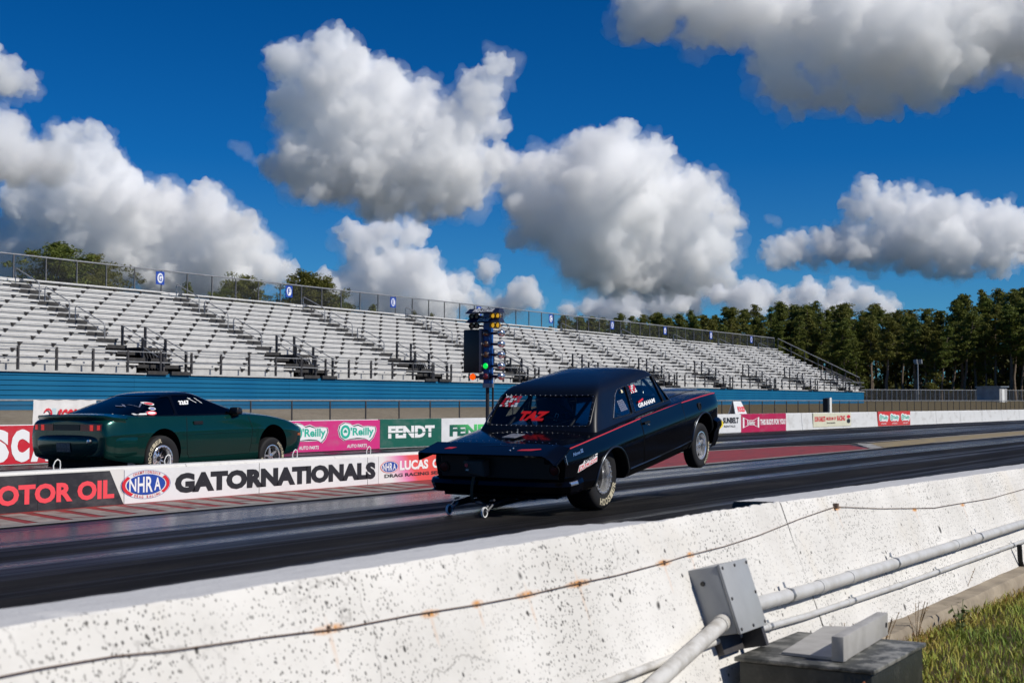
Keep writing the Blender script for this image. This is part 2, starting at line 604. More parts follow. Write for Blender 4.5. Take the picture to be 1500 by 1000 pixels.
LM = [MATS[k] for k in ('black_print', 'white_print', 'teal_print', 'red_print', 'coral_print', 'blue_print', 'cream_print', 'yellow_print')]
BK, WH, TE, RE, CO, BL, CR, YE = range(8)
mat('pink_board', (0.62, 0.03, 0.20), 0.5)
mat('green_board', (0.01, 0.11, 0.075), 0.5)
mat('red_board', (0.55, 0.015, 0.03), 0.5)
mat('crimson_board', (0.44, 0.008, 0.07), 0.5)
mat('white_board', (0.72, 0.73, 0.74), 0.5)
mat('cream_board', (0.68, 0.66, 0.50), 0.5)
mat('charcoal_board', (0.022, 0.022, 0.028), 0.5)
mat('scarlet_board', (0.62, 0.035, 0.03), 0.5)
for k in ('pink_board', 'green_board', 'red_board', 'crimson_board', 'white_board', 'cream_board', 'charcoal_board', 'scarlet_board'):
    t = NT(MATS[k])
    c0 = tuple(MATS[k].node_tree.nodes['Principled BSDF'].inputs['Base Color'].default_value)[:3]
    f = t.ramp(t.noise(t.coord((0.7, 1, 1.6)), 2.2, 7, 0.7), [(0.48, 0), (0.80, 0.75)])
    t.col(t.mix(f, c0, tuple(min(1, 0.55 * v + 0.12) for v in c0)))

F0 = ffn(-0.014)
# red board, big white block letters
b = board(far_wall, fxs(-150), fxs(100), 0.02, 0.785, MATS['red_board'])
mb = MB()
xs_ = [(-47, -18, 'U'), (-18, 13, 'S'), (16, 43, 'C'), (45, 76, 'A'), (78, 104, 'T')]
for p0, p1, ch in xs_[1:]:
    put_text(mb, ch, fxs(p0), 0.05, fxs(p1) - fxs(p0), 0.66, F0, 0.08, mi=1, d=0.004)
mb.build('lettering', LM, b, fix=False)
# pink boards with the clover badge
b = board(far_wall, fxs(300), fxs(556), 0.0, 0.785, MATS['pink_board'])
mb = MB()
for pc in (382, 452, 522.5):
    w = fxs(pc + 26) - fxs(pc - 26)
    oreilly(mb, fxs(pc), 0.47, w, 0.50, F0, BK, WH, TE)
    put_text(mb, 'AUTO PARTS', fxs(pc) - 0.28 * w, 0.06, 0.56 * w, 0.09, F0, 0.02, mi=WH, d=0.004)
mb.build('lettering', LM, b, fix=False)
# green board
b = board(far_wall, fxs(556) + 0.01, fxs(646), 0.02, 0.80, MATS['green_board'])
mb = MB()
put_text(mb, 'FENDT', fxs(568), 0.27, fxs(636) - fxs(568), 0.34, F0, 0.05, mi=WH, d=0.004)
mb.build('lettering', LM, b, fix=False)
mb = MB().box(fxs(567), fxs(634), -0.0165 - 0.004, -0.0150 - 0.004, 0.40, 0.425)
mb.build('lettering_slash', MATS['green_board'], b)
# white board with letters that fade from green
b = board(far_wall, fxs(646) + 0.01, fxs(742), 0.02, 0.80, MATS['white_board'])
m = mat('fading_green_print', (0.02, 0.2, 0.1), 0.5)
t = NT(m)
sp = t.n('ShaderNodeSeparateXYZ')
t.l(t.coord(), sp.inputs[0])
xa, xb = fxs(656), fxs(716)
f = t.math('DIVIDE', t.math('SUBTRACT', sp.outputs[0], xa), xb - xa)
fz = t.math('ADD', f, t.math('MULTIPLY', t.math('SUBTRACT', sp.outputs[2], 0.42), 1.2))
t.col(t.mix(t.ramp(fz, [(0.25, 0), (0.95, 1)]), (0.012, 0.10, 0.07), (0.10, 0.62, 0.16)))
mb = MB()
put_text(mb, 'FENDT', fxs(658), 0.27, fxs(730) - fxs(658), 0.34, F0, 0.05, d=0.004)
mb.build('lettering', m, b, fix=False)
# hire firm board
b = board(far_wall, fxs(1030), fxs(1085), 0.02, 0.79, MATS['white_board'])
mb = MB()
put_text(mb, 'SUNBELT', fxs(1058.5), 0.41, fxs(1081.5) - fxs(1058.5), 0.25, F0, 0.05, mi=BK, d=0.004)
put_text(mb, 'RENTALS', fxs(1060), 0.24, fxs(1076.5) - fxs(1060), 0.09, F0, 0.02, mi=BK, d=0.004)
put_poly(mb, disc_poly(fxs(1044), 0.40, 1.1, 0.27), F0, 0.003, YE)
mb.build('lettering', LM, b, fix=False)
# crimson board with bow tie
b = board(far_wall, fxs(1085) + 0.01, fxs(1151), 0.0, 0.80, MATS['crimson_board'])
mb = MB()
x0, x1 = fxs(1087.5), fxs(1111.5)
def bow(g):
    xm = (x0 + x1) / 2
    return [(x0 + g * 6, 0.18 + g * 1.6), (xm - 0.25, 0.31 + g), (xm + 0.25, 0.31 + g), (x1 - g * 6, 0.18 + g * 1.6), (x1 - g * 6, 0.66 - g * 1.6), (xm + 0.25, 0.52 - g), (xm - 0.25, 0.52 - g), (x0 + g * 6, 0.66 - g * 1.6)]
o_, i_ = bow(0), bow(0.03)
for k in range(8):
    j = (k + 1) % 8
    mb.add([F0(*o_[k], 0.004), F0(*o_[j], 0.004), F0(*i_[j], 0.004), F0(*i_[k], 0.004)], [(0, 1, 2, 3)], WH)
put_text(mb, 'Budweiser', x0 + 0.5, 0.32, (x1 - x0) - 1.0, 0.2, F0, 0.02, mi=WH, d=0.004)
put_text(mb, "THIS BUD'S FOR YOU!", fxs(1113), 0.30, fxs(1150) - fxs(1113), 0.26, F0, 0.04, mi=WH, d=0.004)
mb.build('lettering', LM, b, fix=False)
# cream museum board
b = board(far_wall, fxs(1191), fxs(1246), 0.10, 0.78, MATS['cream_board'])
mb = MB()
put_text(mb, 'DON GARLITS', fxs(1193), 0.36, fxs(1208.5) - fxs(1193), 0.26, F0, 0.04, mi=RE, d=0.004)
put_text(mb, 'MUSEUM OF', fxs(1210), 0.42, fxs(1224) - fxs(1210), 0.16, F0, 0.03, mi=RE, d=0.004)
put_text(mb, 'DRAG RACING', fxs(1210.5), 0.25, fxs(1223) - fxs(1210.5), 0.07, F0, 0.02, mi=BK, d=0.004)
put_text(mb, 'RACING', fxs(1225.5), 0.38, fxs(1237.5) - fxs(1225.5), 0.26, F0, 0.04, mi=RE, d=0.004)
put_poly(mb, disc_poly(fxs(1242.5), 0.36, 0.3, 0.12, 14), F0, 0.003, BK)
put_poly(mb, disc_poly(fxs(1242.5), 0.58, 0.3, 0.09, 14), F0, 0.003, RE)
mb.build('lettering', LM, b, fix=False)
# three badges on scarlet
b = board(far_wall, fxs(1286), fxs(1333), 0.02, 0.82, MATS['scarlet_board'])
mb = MB()
for pc in (1294, 1310, 1326):
    w = fxs(pc + 6.4) - fxs(pc - 6.4)
    oreilly(mb, fxs(pc), 0.46, w, 0.46, F0, WH, WH, TE)
    put_text(mb, 'AUTO PARTS', fxs(pc) - 0.3 * w, 0.10, 0.6 * w, 0.08, F0, 0.02, mi=WH, d=0.004)
mb.build('lettering', LM, b, fix=False)

# ------------------------------------------------------------------ low barrier between the lanes
BY, BH = 13.0, 0.45
barrier = empty('concrete_barrier', (0, BY, 0), label='low white concrete barrier between the lanes with black and white race boards', cat='barrier')
def bxs(px, py=710):
    return at(px, py, y=BY).x
bar_end = bxs(660)
x = bar_end
while x > -8:
    mb = MB()
    prof = [(0.0, 0.0), (0.0, BH - 0.02), (0.02, BH), (0.28, BH), (0.30, BH - 0.02), (0.30, 0.0)]
    xa, xb = x - 3.04, x
    vs = [(xa, y, z) for y, z in prof] + [(xb, y, z) for y, z in prof]
    mb.add(vs, [tuple(range(6)), tuple(range(6, 12))[::-1]] + [(i, 6 + i, 7 + i, i + 1) for i in range(5)])
    seg_ = mb.build('barrier_segment', barrier_concrete, barrier)
    x -= 3.05
ring_m = MATS['galvanised']
for px in (97, 258.5, 444.5, 552):
    xc = bxs(px, 680)
    mb = MB()
    pts = [(xc - 0.04, 0.16, BH - 0.02), (xc - 0.05, 0.16, BH + 0.05), (xc - 0.03, 0.15, BH + 0.10), (xc + 0.005, 0.15, BH + 0.12), (xc + 0.04, 0.15, BH + 0.10), (xc + 0.055, 0.16, BH + 0.05), (xc + 0.045, 0.16, BH - 0.02)]
    mb.tube(pts, 0.007, 8)
    mb.build('lifting_loop', MATS['white_paint'], barrier, smooth=50)
xl = bxs(180, 737)
sl = xl - bxs(160, 685)
b1 = board(barrier, -8, xl - sl, 0.005, BH - 0.035, MATS['charcoal_board'], yf=-0.012, t=0.02, slant=0)
# slanted end of the dark board
mb = MB()
mb.prism([(xl - sl, 0.005), (xl, 0.005), (xl - sl, BH - 0.035)], lambda u, v, d: (u, -0.012 + d, v), 0.0, 0.02)
mb.build('board_corner', MATS['charcoal_board'], b1)
mb = MB()
BF = ffn(-0.012)
put_text(mb, 'MOTOR', bxs(-36), 0.085, bxs(105, 720) - bxs(-36), 0.225, BF, 0.045, mi=CO, d=0.004)
put_text(mb, 'OIL', bxs(112, 720), 0.085, bxs(166, 712) - bxs(112, 720), 0.225, BF, 0.045, mi=CO, d=0.004)
mb.build('lettering', LM, b1, fix=False)
xg = bxs(553)
b2 = board(barrier, xl + 0.012, xg, 0.005, BH - 0.035, MATS['white_board'], yf=-0.012, t=0.02)

def nhra(mb, cx, cz, rx, ry, fn, full=True):
    if full:
        put_ring(mb, cx, cz, rx, ry, rx * 0.985, ry * 0.985, fn, 0.004, BL)
        for a0, a1 in ((R(-42), R(38)), (R(140), R(232))):
            put_ring(mb, cx, cz, rx * 0.96, ry * 0.96, rx * 0.83, ry * 0.76, fn, 0.004, RE, a0, a1, 20)
        def arc(top):
            def go(s, a0, a1, r0, r1):
                n = len(s)
                for i, ch in enumerate(s):
                    if ch == ' ':
                        continue
                    a = a0 + (a1 - a0) * (i + 0.5) / n
                    co, fs, asp = text_geo(ch, 0.01)
                    hh = (r1 - r0) * ry
                    ww = min(hh * 0.85, hh * asp) * 1.0
                    px_, pz_ = cx + math.cos(a) * rx * (r0 + r1) / 2, cz + math.sin(a) * ry * (r0 + r1) / 2
                    tx, tz = -math.sin(a) * rx, math.cos(a) * ry
                    l = math.hypot(tx, tz)
                    tx, tz = tx / l, tz / l
                    if top:
                        tx, tz = -tx, -tz
                    nx, nz = -tz, tx
                    vs = []
                    for u, v in co:
                        uu, vv = (u - 0.5) * ww, (v - 0.5) * hh
                        vs.append(fn(px_ + tx * uu + nx * vv, pz_ + tz * uu + nz * vv, 0.004))
                    mb.add(vs, fs, RE)
            return go
        arc(True)('CHAMPIONSHIP', R(128), R(48), 0.77, 0.96)
        arc(False)('DRAG RACING', R(236), R(312), 0.77, 0.96)
        ex, ey = rx * 0.78, ry * 0.72
    else:
        put_poly(mb, disc_poly(cx, cz, rx, ry, 36), fn, 0.003, RE)
        put_poly(mb, disc_poly(cx, cz, rx * 0.93, ry * 0.92, 36), fn, 0.004, WH)
        ex, ey = rx * 0.86, ry * 0.84
    put_poly(mb, disc_poly(cx, cz, ex, ey, 36), fn, 0.005, BL)
    # tall slanted letters that follow the oval
    x = cx - 0.86 * ex
    for ch, w in (('N', 0.42), ('H', 0.42), ('R', 0.42), ('A', 0.42)):
        ww = w * ex
        xm = x + ww / 2
        hh = 1.56 * ey * math.sqrt(max(0.15, 1 - ((xm - cx) / (ex * 1.05)) ** 2))
        put_text(mb, ch, x - 0.06 * ex + 0.04 * ex, cz - hh / 2, ww * 0.84, hh, fn, 0.02, mi=WH, d=0.007)
        x += ww * 1.02
seams(b2, [xl + 0.012 + 2.44 * k for k in (1, 2)], 0.005, BH - 0.035, MATS['dark_metal'])
seams(b1, [xl - 1.3, xl - 3.74], 0.005, BH - 0.035, MATS['dark_metal'])
mb = MB()
nx0, nx1 = bxs(176), bxs(248.5)
nhra(mb, (nx0 + nx1) / 2, 0.225, (nx1 - nx0) / 2, 0.175, BF)
put_text(mb, 'GATORNATIONALS', bxs(255), 0.085, bxs(549, 690) - bxs(255), 0.255, BF, 0.065, mi=BK, d=0.004)
mb.build('lettering', LM, b2, fix=False)
m = mat('sunset_board', (0.7, 0.1, 0.05), 0.5)
t = NT(m)
sp = t.n('ShaderNodeSeparateXYZ')
t.l(t.coord(), sp.inputs[0])
f = t.math('DIVIDE', t.math('SUBTRACT', sp.outputs[0], xg), bar_end - xg)
fz = t.math('ADD', f, t.math('MULTIPLY', t.math('SUBTRACT', sp.outputs[2], 0.25), 0.35))
t.col(t.ramp(fz, [(0.10, (0.72, 0.72, 0.72)), (0.32, (0.72, 0.22, 0.42)), (0.45, (0.75, 0.10, 0.10)), (1.0, (0.68, 0.07, 0.035))]))
b3 = board(barrier, xg + 0.01, bar_end - 0.01, 0.005, BH - 0.035, m, yf=-0.012, t=0.02)
mb = MB()
nx0, nx1 = bxs(556), bxs(583)
nhra(mb, (nx0 + nx1) / 2, 0.25, (nx1 - nx0) / 2, 0.095, BF, full=False)
lx0 = bxs(584.5)
lx1 = bxs(626)
put_text(mb, 'LUCAS', lx0, 0.185, lx1 - lx0, 0.15, BF, 0.045, mi=WH, d=0.004)
put_text(mb, 'OIL', lx1 + 0.12, 0.185, (lx1 - lx0) * 0.52, 0.15, BF, 0.045, mi=WH, d=0.004)
put_text(mb, 'DRAG RACING SERIES', bxs(562), 0.085, (bxs(636) - bxs(562)) * 1.28, 0.055, BF, 0.03, mi=BK, d=0.004)
mb.build('lettering', LM, b3, fix=False)

# ------------------------------------------------------------------ wall in the foreground
def near_face(z):
    return 2.165 - 0.36 * (0.80 - z)

def on_face(px, py, off=0.0):
    """Point of the sloping near face at a pixel of the photograph."""
    r = ray(px, py)
    k = near_face(0)
    # Y = k + 0.36 Z
    t = (k + 0.36 * CAM_H) / (r.y - 0.36 * r.z)
    return Vector((0, 0, CAM_H)) + r * t + Vector((0, -0.94, 0.34)) * off

def foreground_concrete():
    m = mat('foreground_concrete', (0.70, 0.69, 0.66), 0.8)
    t = NT(m)
    c = t.coord()
    base = t.mix(t.ramp(t.noise(c, 2.2, 6, 0.6), [(0.35, 0), (0.7, 1)]), (0.71, 0.695, 0.66), (0.58, 0.565, 0.53))
    # cast holes: two sizes of black pits, each present only in some cells
    def pits(scale, size, thr, squash=(1, 1, 0.8), jit=0.25):
        cc = t.coord(squash, (scale * 0.13, 0, scale * 0.07))
        wob = t.n('ShaderNodeVectorMath', operation='ADD')
        nz = t.n('ShaderNodeTexNoise')
        nz.inputs['Scale'].default_value = scale * 1.6
        t.l(cc, nz.inputs['Vector'])
        sc2 = t.n('ShaderNodeVectorMath', operation='SCALE')
        sc2.inputs[3].default_value = jit / scale
        t.l(nz.outputs['Color'], sc2.inputs[0])
        t.l(cc, wob.inputs[0])
        t.l(sc2.outputs[0], wob.inputs[1])
        v = t.voro(wob.outputs[0], scale)
        sep = t.n('ShaderNodeSeparateColor')
        t.l(v.outputs['Color'], sep.inputs[0])
        keep = t.math('LESS_THAN', sep.outputs[0], thr)
        rad = t.math('MULTIPLY', sep.outputs[1], size)
        hit = t.ramp(t.math('SUBTRACT', v.outputs['Distance'], rad), [(0.0, 1), (0.06, 0)])
        return t.math('MULTIPLY', hit, keep)
    clump = t.ramp(t.noise(c, 1.7, 4, 0.6), [(0.38, 0.25), (0.62, 1)])
    p = t.math('MAXIMUM', t.math('MULTIPLY', pits(64, 0.28, 0.58), clump), pits(26, 0.15, 0.42))
    p = t.math('MAXIMUM', p, pits(7.5, 0.115, 0.34))
    p = t.math('MAXIMUM', p, t.math('MULTIPLY', pits(115, 0.42, 0.62), clump))
    # grey scuffs and mildew
    mild = t.ramp(t.noise(c, 14, 8, 0.78), [(0.60, 0), (0.70, 1)])
    where = t.ramp(t.noise(t.coord((1, 1, 1.5), (4, 0, 1)), 1.3, 4, 0.6), [(0.52, 0), (0.72, 1)])
    sepc = t.n('ShaderNodeSeparateXYZ')
    t.l(c, sepc.inputs[0])
    low = t.ramp(sepc.outputs[2], [(0.20, 1), (0.40, 0.55), (0.60, 0.15)])
    g = t.math('MULTIPLY', mild, t.math('ADD', t.math('MULTIPLY', where, 0.75), t.math('MULTIPLY', low, 0.62)))
    # hairline cracks
    wv = t.n('ShaderNodeVectorMath', operation='ADD')
    nzz = t.n('ShaderNodeTexNoise')
    nzz.inputs['Scale'].default_value = 5
    nzz.inputs['Detail'].default_value = 5
    t.l(c, nzz.inputs['Vector'])
    scc = t.n('ShaderNodeVectorMath', operation='SCALE')
    scc.inputs[3].default_value = 0.25
    t.l(nzz.outputs['Color'], scc.inputs[0])
    t.l(t.coord((1.5, 1, 0.45)), wv.inputs[0])
    t.l(scc.outputs[0], wv.inputs[1])
    ve = t.voro(wv.outputs[0], 1.1, 'DISTANCE_TO_EDGE')
    crack = t.ramp(ve.outputs['Distance'], [(0.0, 0.75), (0.0045, 0)])
    crack = t.math('MULTIPLY', crack, t.ramp(t.noise(c, 1.1, 2), [(0.48, 0), (0.6, 1)]))
    col = t.mix(t.math('MULTIPLY', crack, 0.8), base, (0.16, 0.15, 0.14))
    col = t.mix(g, col, (0.13, 0.125, 0.115))
    # faint yellow staining and rust runs below the wire
    st = t.ramp(t.noise(t.coord((1, 1, 0.5), (9, 0, 0)), 2.4, 4), [(0.56, 0), (0.8, 0.35)])
    col = t.mix(st, col, (0.62, 0.52, 0.36))
    rust = None
    for (px, py, s) in ((481, 921, 1.0), (630, 898, 0.7), (773, 870, 1.1), (848, 854, 1.3), (972, 824, 1.0), (1012, 812, 0.6), (1225, 744, 1.0), (1340, 746, 0.8), (1410, 739, 0.9), (700, 884, 0.5)):
        q = on_face(px, py)
        for (sx, szz, oz, amp) in ((13 / s, 75, 0.0, 1.0), (90, 13 / s, -0.035, 0.28)):
            mp = t.n('ShaderNodeMapping')
            mp.inputs['Location'].default_value = (-q.x * sx, 0, -(q.z + oz) * szz)
            mp.inputs['Scale'].default_value = (sx, 0, szz)
            t.l(c, mp.inputs[0])
            ln = t.n('ShaderNodeVectorMath', operation='LENGTH')
            t.l(mp.outputs[0], ln.inputs[0])
            f = t.ramp(ln.outputs['Value'], [(0.0, amp), (0.45, amp * 0.8), (1.0, 0)])
            rust = f if rust is None else t.math('MAXIMUM', rust, f)
    rn = t.ramp(t.noise(t.coord((1, 1, 0.6)), 38, 5, 0.7), [(0.36, 0), (0.54, 1)])
    col = t.mix(t.math('MULTIPLY', rust, rn), col, (0.58, 0.23, 0.012))
    col = t.mix(t.math('MULTIPLY', p, 0.95), col, (0.042, 0.040, 0.037))
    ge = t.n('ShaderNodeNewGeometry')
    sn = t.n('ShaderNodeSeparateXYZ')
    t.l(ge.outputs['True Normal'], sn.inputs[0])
    top_mask = t.ramp(sn.outputs[2], [(0.80, 0), (0.92, 0.88)])
    top_grey = t.mix(t.ramp(t.noise(t.coord((2.5, 14, 1)), 2.0, 6, 0.65), [(0.35, 0), (0.7, 1)]), (0.50, 0.50, 0.50), (0.60, 0.60, 0.595))
    col = t.mix(top_mask, col, top_grey)  # upward faces blend to a mottled grey
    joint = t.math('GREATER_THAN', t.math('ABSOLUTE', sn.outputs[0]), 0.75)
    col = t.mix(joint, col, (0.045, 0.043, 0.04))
    t.col(col)
    h = t.math('SUBTRACT', t.math('MULTIPLY', t.noise(c, 45, 5, 0.6), 0.5), t.math('MULTIPLY', p, 1.4))
    t.bump(h, 0.35, 0.008)
    return m
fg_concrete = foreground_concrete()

near_wall = empty('concrete_wall', (0, 2.1, 0), label='white painted concrete wall with black pits and a rusty wire in the foreground', cat='wall')
def near_segment(x0, x1, top0, top1, chip=None, dx=0.05, seed=0):
    vs, fs = [], []
    n = max(2, int((x1 - x0) / dx))
    rows = 0
    for i in range(n + 1):
        x = x0 + (x1 - x0) * i / n
        k = (x - x0) / (x1 - x0)
        zt = top0 + (top1 - top0) * k
        w1 = noise.noise((x * 9, seed, 0)) * 0.006 + noise.noise((x * 2.3, seed, 5)) * 0.006 + noise.noise((x * 31, seed, 2)) * 0.0025
        w2 = noise.noise((x * 7, seed, 9)) * 0.004 + noise.noise((x * 2, seed, 15)) * 0.008
        yn = near_face(zt) + w1 * 0.3
        yf = 2.375 + w2
        drop = 0.0
        rag = 0.0
        if chip and chip[0] < x < chip[1]:
            e = min((x - chip[0]) / 0.45, 1)
            yf = yf + (yn + 0.016 - yf) * e
            rag = noise.noise((x * 26, 3, seed)) * 0.010 * e + noise.noise((x * 60, 8, seed)) * 0.007 * e
        prof = [(yf + 0.10, -0.08), (yf + 0.06, 0.30), (yf + 0.008, zt - 0.015 + rag), (yf, zt - 0.004 + rag + w1 * .4), ((yf + yn) / 2, zt + rag * 0.6 + w1 * 0.4), (yn + 0.004, zt + 0.0 + w1 * 0.5 + rag * 0.5), (yn - 0.002, zt - 0.006 + w1), (near_face(zt - 0.06), zt - 0.06)]
        for q in range(1, 6):
            z = (zt - 0.06) * (1 - q / 5) + 0.10 * (q / 5)
            prof.append((near_face(z) + noise.noise((x * 3, z * 3, seed + 40)) * 0.004, z))
        prof.append((near_face(0.10), -0.08))
        rows = len(prof)
        vs += [(x, y - 2.1, z) for y, z in prof]
    for i in range(n):
        for j in range(rows - 1):
            fs.append((i * rows + j, i * rows + j + 1, (i + 1) * rows + j + 1, (i + 1) * rows + j))
    fs.append(tuple(range(rows)))
    fs.append(tuple(n * rows + j for j in range(rows))[::-1])
    mb = MB().add(vs, fs)
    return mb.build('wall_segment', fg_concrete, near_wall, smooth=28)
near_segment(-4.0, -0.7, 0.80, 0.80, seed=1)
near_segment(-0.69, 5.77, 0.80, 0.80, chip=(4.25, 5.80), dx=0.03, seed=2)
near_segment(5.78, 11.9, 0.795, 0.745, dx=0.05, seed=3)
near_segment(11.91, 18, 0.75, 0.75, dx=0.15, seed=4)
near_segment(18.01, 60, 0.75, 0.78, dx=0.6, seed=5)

# rusty wire stapled along the face
wire_px = [(-120, 1012), (0, 990), (60, 980), (167, 961), (250, 952), (383, 935), (440, 927), (500, 919), (600, 902), (700, 885), (770, 871), (833, 858), (900, 843), (972, 823), (1000, 816), (1060, 800), (1110, 783), (1170, 761), (1222, 742), (1290, 744), (1367, 745), (1400, 738), (1450, 729), (1500, 717), (1560, 706)]
mat('rusty_wire', (0.16, 0.11, 0.08), 0.8)
pts = [on_face(px, py + 1.2 * math.sin(i * 2.1), 0.006) for i, (px, py) in enumerate(wire_px)]
mb = MB().tube(pts, 0.0016, 6)
p2_ = [] and [on_face(px, py, 0.006) for px, py in [(-120, 1004), (0, 985), (80, 972), (167, 957), (300, 943), (383, 934)]]
wire = mb.build('steel_wire', MATS['rusty_wire'])
tag(wire, 'thin rusty steel wire sagging along the white foreground wall', 'wire')
q = on_face(1222, 742, 0.008)
MB().box(q.x - 0.010, q.x + 0.010, q.y - 0.012, q.y + 0.01, q.z - 0.010, q.z + 0.014).build('wire_clip', MATS['rusty_wire'], wire)
for px, py in ((480, 921), (848, 855), (972, 824)):
    q = on_face(px, py, 0.004)
    MB().box(q.x - 0.0025, q.x + 0.0025, q.y - 0.004, q.y + 0.004, q.z - 0.007, q.z + 0.007).build('wire_clip', MATS['rusty_wire'], wire)

# concrete kerb at the wall's foot
def kerb():
    m = worn('kerb_concrete', (0.36, 0.30, 0.22), (0.20, 0.165, 0.12), 5, 0.9, 0.35, 0.7, bump=0.5)
    vs, fs = [], []
    xs = np.arange(-3, 22, 0.12)
    for x in xs:
        n1 = noise.noise((x * 2.2, 1, 3)) * 0.012
        zt = 0.205 - 0.03 * min(1, max(0, (x - 5) / 7)) + noise.noise((x * 4, 4, 3)) * 0.006
        vs += [(x, 2.0, zt), (x, 1.845 + n1, zt - 0.003), (x, 1.832 + n1, zt - 0.02), (x, 1.825 + n1, 0.02)]
    for i in range(len(xs) - 1):
        for j in range(3):
            fs.append((i * 4 + j, i * 4 + j + 1, i * 4 + j + 5, i * 4 + j + 4))
    return tag(MB().add(vs, fs).build('kerb', m, smooth=40), kind='structure')
kerb()

# pipes
pvc = worn('pvc_grey', (0.56, 0.56, 0.55), (0.42, 0.41, 0.38), 9, 0.45, 0.45, 0.75)
pvc2 = worn('pvc_weathered', (0.60, 0.59, 0.56), (0.40, 0.38, 0.34), 14, 0.5, 0.45, 0.7)
def pipe(path, r, label, rings=(), m=pvc):
    mb = MB().tube(path, r, 16)
    o = mb.build('conduit', m, smooth=50)
    tag(o, label, 'pipe')
    for t_ in rings:
        P = [Vector(p) for p in path]
        L = [(P[i + 1] - P[i]).length for i in range(len(P) - 1)]
        d = t_
        for i, l in enumerate(L):
            if d <= l: break
            d -= l
        u = (P[i + 1] - P[i]).normalized()
        c = P[i] + u * d
        mb = MB().tube([c - u * 0.035, c + u * 0.035], r * 1.10, 16)
        mb.build('coupling', m, o, smooth=50)
    return o
def strap(x, z, r):
    y = near_face(z) - r * 1.1
    P = [(x, y + 1.1 * r + 0.004, z - 1.9 * r), (x, y + 0.5 * r, z - 1.12 * r), (x, y - 0.7 * r, z - 0.95 * r), (x, y - 1.16 * r, z), (x, y - 0.7 * r, z + 0.95 * r), (x, y + 0.5 * r, z + 1.12 * r), (x, y + 0.8 * r, z + 1.9 * r)]
    vs = []
    for p in P:
        vs += [(p[0] - 0.011, p[1], p[2]), (p[0] + 0.011, p[1], p[2])]
    return MB().add(vs, [(2 * i, 2 * i + 1, 2 * i + 3, 2 * i + 2) for i in range(6)]).build('pipe_strap', MATS['galvanised'], smooth=60, fix=False)
def yp(z, r):
    return near_face(z) - r * 1.1
big_pipe = pipe([(4.88, yp(.46, .027), .462), (5.6, yp(.445, .027), .448), (8, yp(.43, .027), .432), (12, yp(.42, .027), .415), (20, yp(.42, .027), .40), (40, yp(.42, .027), .40)], 0.027, 'thick grey conduit running right along the white wall from the box', (0.12, 0.95, 1.35, 3.2, 5.5, 8))
thin_pipe = pipe([(4.85, yp(.375, .013), .372), (5.6, yp(.355, .013), .352), (7, yp(.335, .013), .335), (10, yp(.32, .013), .315), (20, yp(.32, .013), .30), (40, yp(.32, .013), .30)], 0.013, 'thin grey conduit along the white wall below the thick one', (0.35, 1.3, 2.1, 4.2))
pipe([(4.70, 1.968, .452), (4.05, 1.935, .340), (3.45, 1.88, .21), (3.3, 1.875, .165)], 0.0275, 'thick weathered conduit slanting down left from the grey box to the ground', (0.02,), pvc2)
pipe([(4.70, yp(.375, .013), .378), (3.75, yp(.37, .013), .372), (2.5, yp(.36, .013), .36), (-1, yp(.36, .013), .36)], 0.013, 'thin conduit along the wall behind the slanting thick pipe', (0.2,), pvc2)

for x_ in (5.45, 6.9, 8.6, 10.6):
    z_ = float(np.interp(x_, [4.88, 5.6, 8, 12], [.462, .448, .432, .415]))
    strap(x_, z_, 0.027).parent = big_pipe
for x_ in (5.2, 6.2, 7.6, 9.4):
    z_ = float(np.interp(x_, [4.85, 5.6, 7, 10], [.372, .352, .335, .315]))
    strap(x_, z_, 0.013).parent = thin_pipe

# grey junction box
box = empty('junction_box', (4.68, 1.98, 0.392), label='grey metal junction box bolted to the white foreground wall', cat='electrical box')
jb_grey = worn('box_grey', (0.36, 0.37, 0.375), (0.29, 0.30, 0.305), 4, 0.42, 0.4, 0.7)
def sl_pt(u, d, h):
    """u along the wall, d out of the wall, h up the slope."""
    return Vector((u, -0.94 * d + 0.34 * h * 0.94, h * 0.94 + 0.34 * d * 0.6)) + Vector((0, 0.03, 0))
def sl_box(u0, u1, d0, d1, h0, h1):
    return [sl_pt(u0, d1, h0), sl_pt(u1, d1, h0), sl_pt(u1, d0, h0), sl_pt(u0, d0, h0), sl_pt(u0, d1, h1), sl_pt(u1, d1, h1), sl_pt(u1, d0, h1), sl_pt(u0, d0, h1)]
o = MB().hexa(sl_box(0.0, 0.245, -0.02, 0.105, 0.0, 0.245)).build('box_body', jb_grey, box)
bevel(o, 0.006, 2)
o = MB().hexa(sl_box(-0.003, 0.248, 0.106, 0.118, -0.003, 0.248)).build('box_cover', jb_grey, box)
bevel(o, 0.003, 2)
mb = MB()
for u, h in ((0.012, 0.012), (0.233, 0.012), (0.012, 0.233), (0.233, 0.233), (0.122, 0.012), (0.122, 0.233), (0.012, 0.122), (0.233, 0.122)):
    a, b_ = sl_pt(u, 0.118, h), sl_pt(u, 0.122, h)
    mb.lathe([(0.006, 0), (0.006, 0.003), (0.002, 0.005)], a, (b_ - a), 10)
mb.build('screw', MATS['dark_metal'], box)
mb = MB()
for h in (0.19,):
    a = sl_pt(-0.001, 0.03, h)
    mb.lathe([(0.009, 0), (0.008, 0.004)], a, (-1, 0, 0), 12)
mb.build('knockout', MATS['black_plastic'], box)
mb = MB().hexa(sl_box(0.02, 0.20, -0.02, 0.02, -0.07, 0.0))
mb.hexa(sl_box(0.225, 0.25, 0.0, 0.10, -0.075, -0.0))
mb.build('mounting_bracket', MATS['dark_rail'], box)

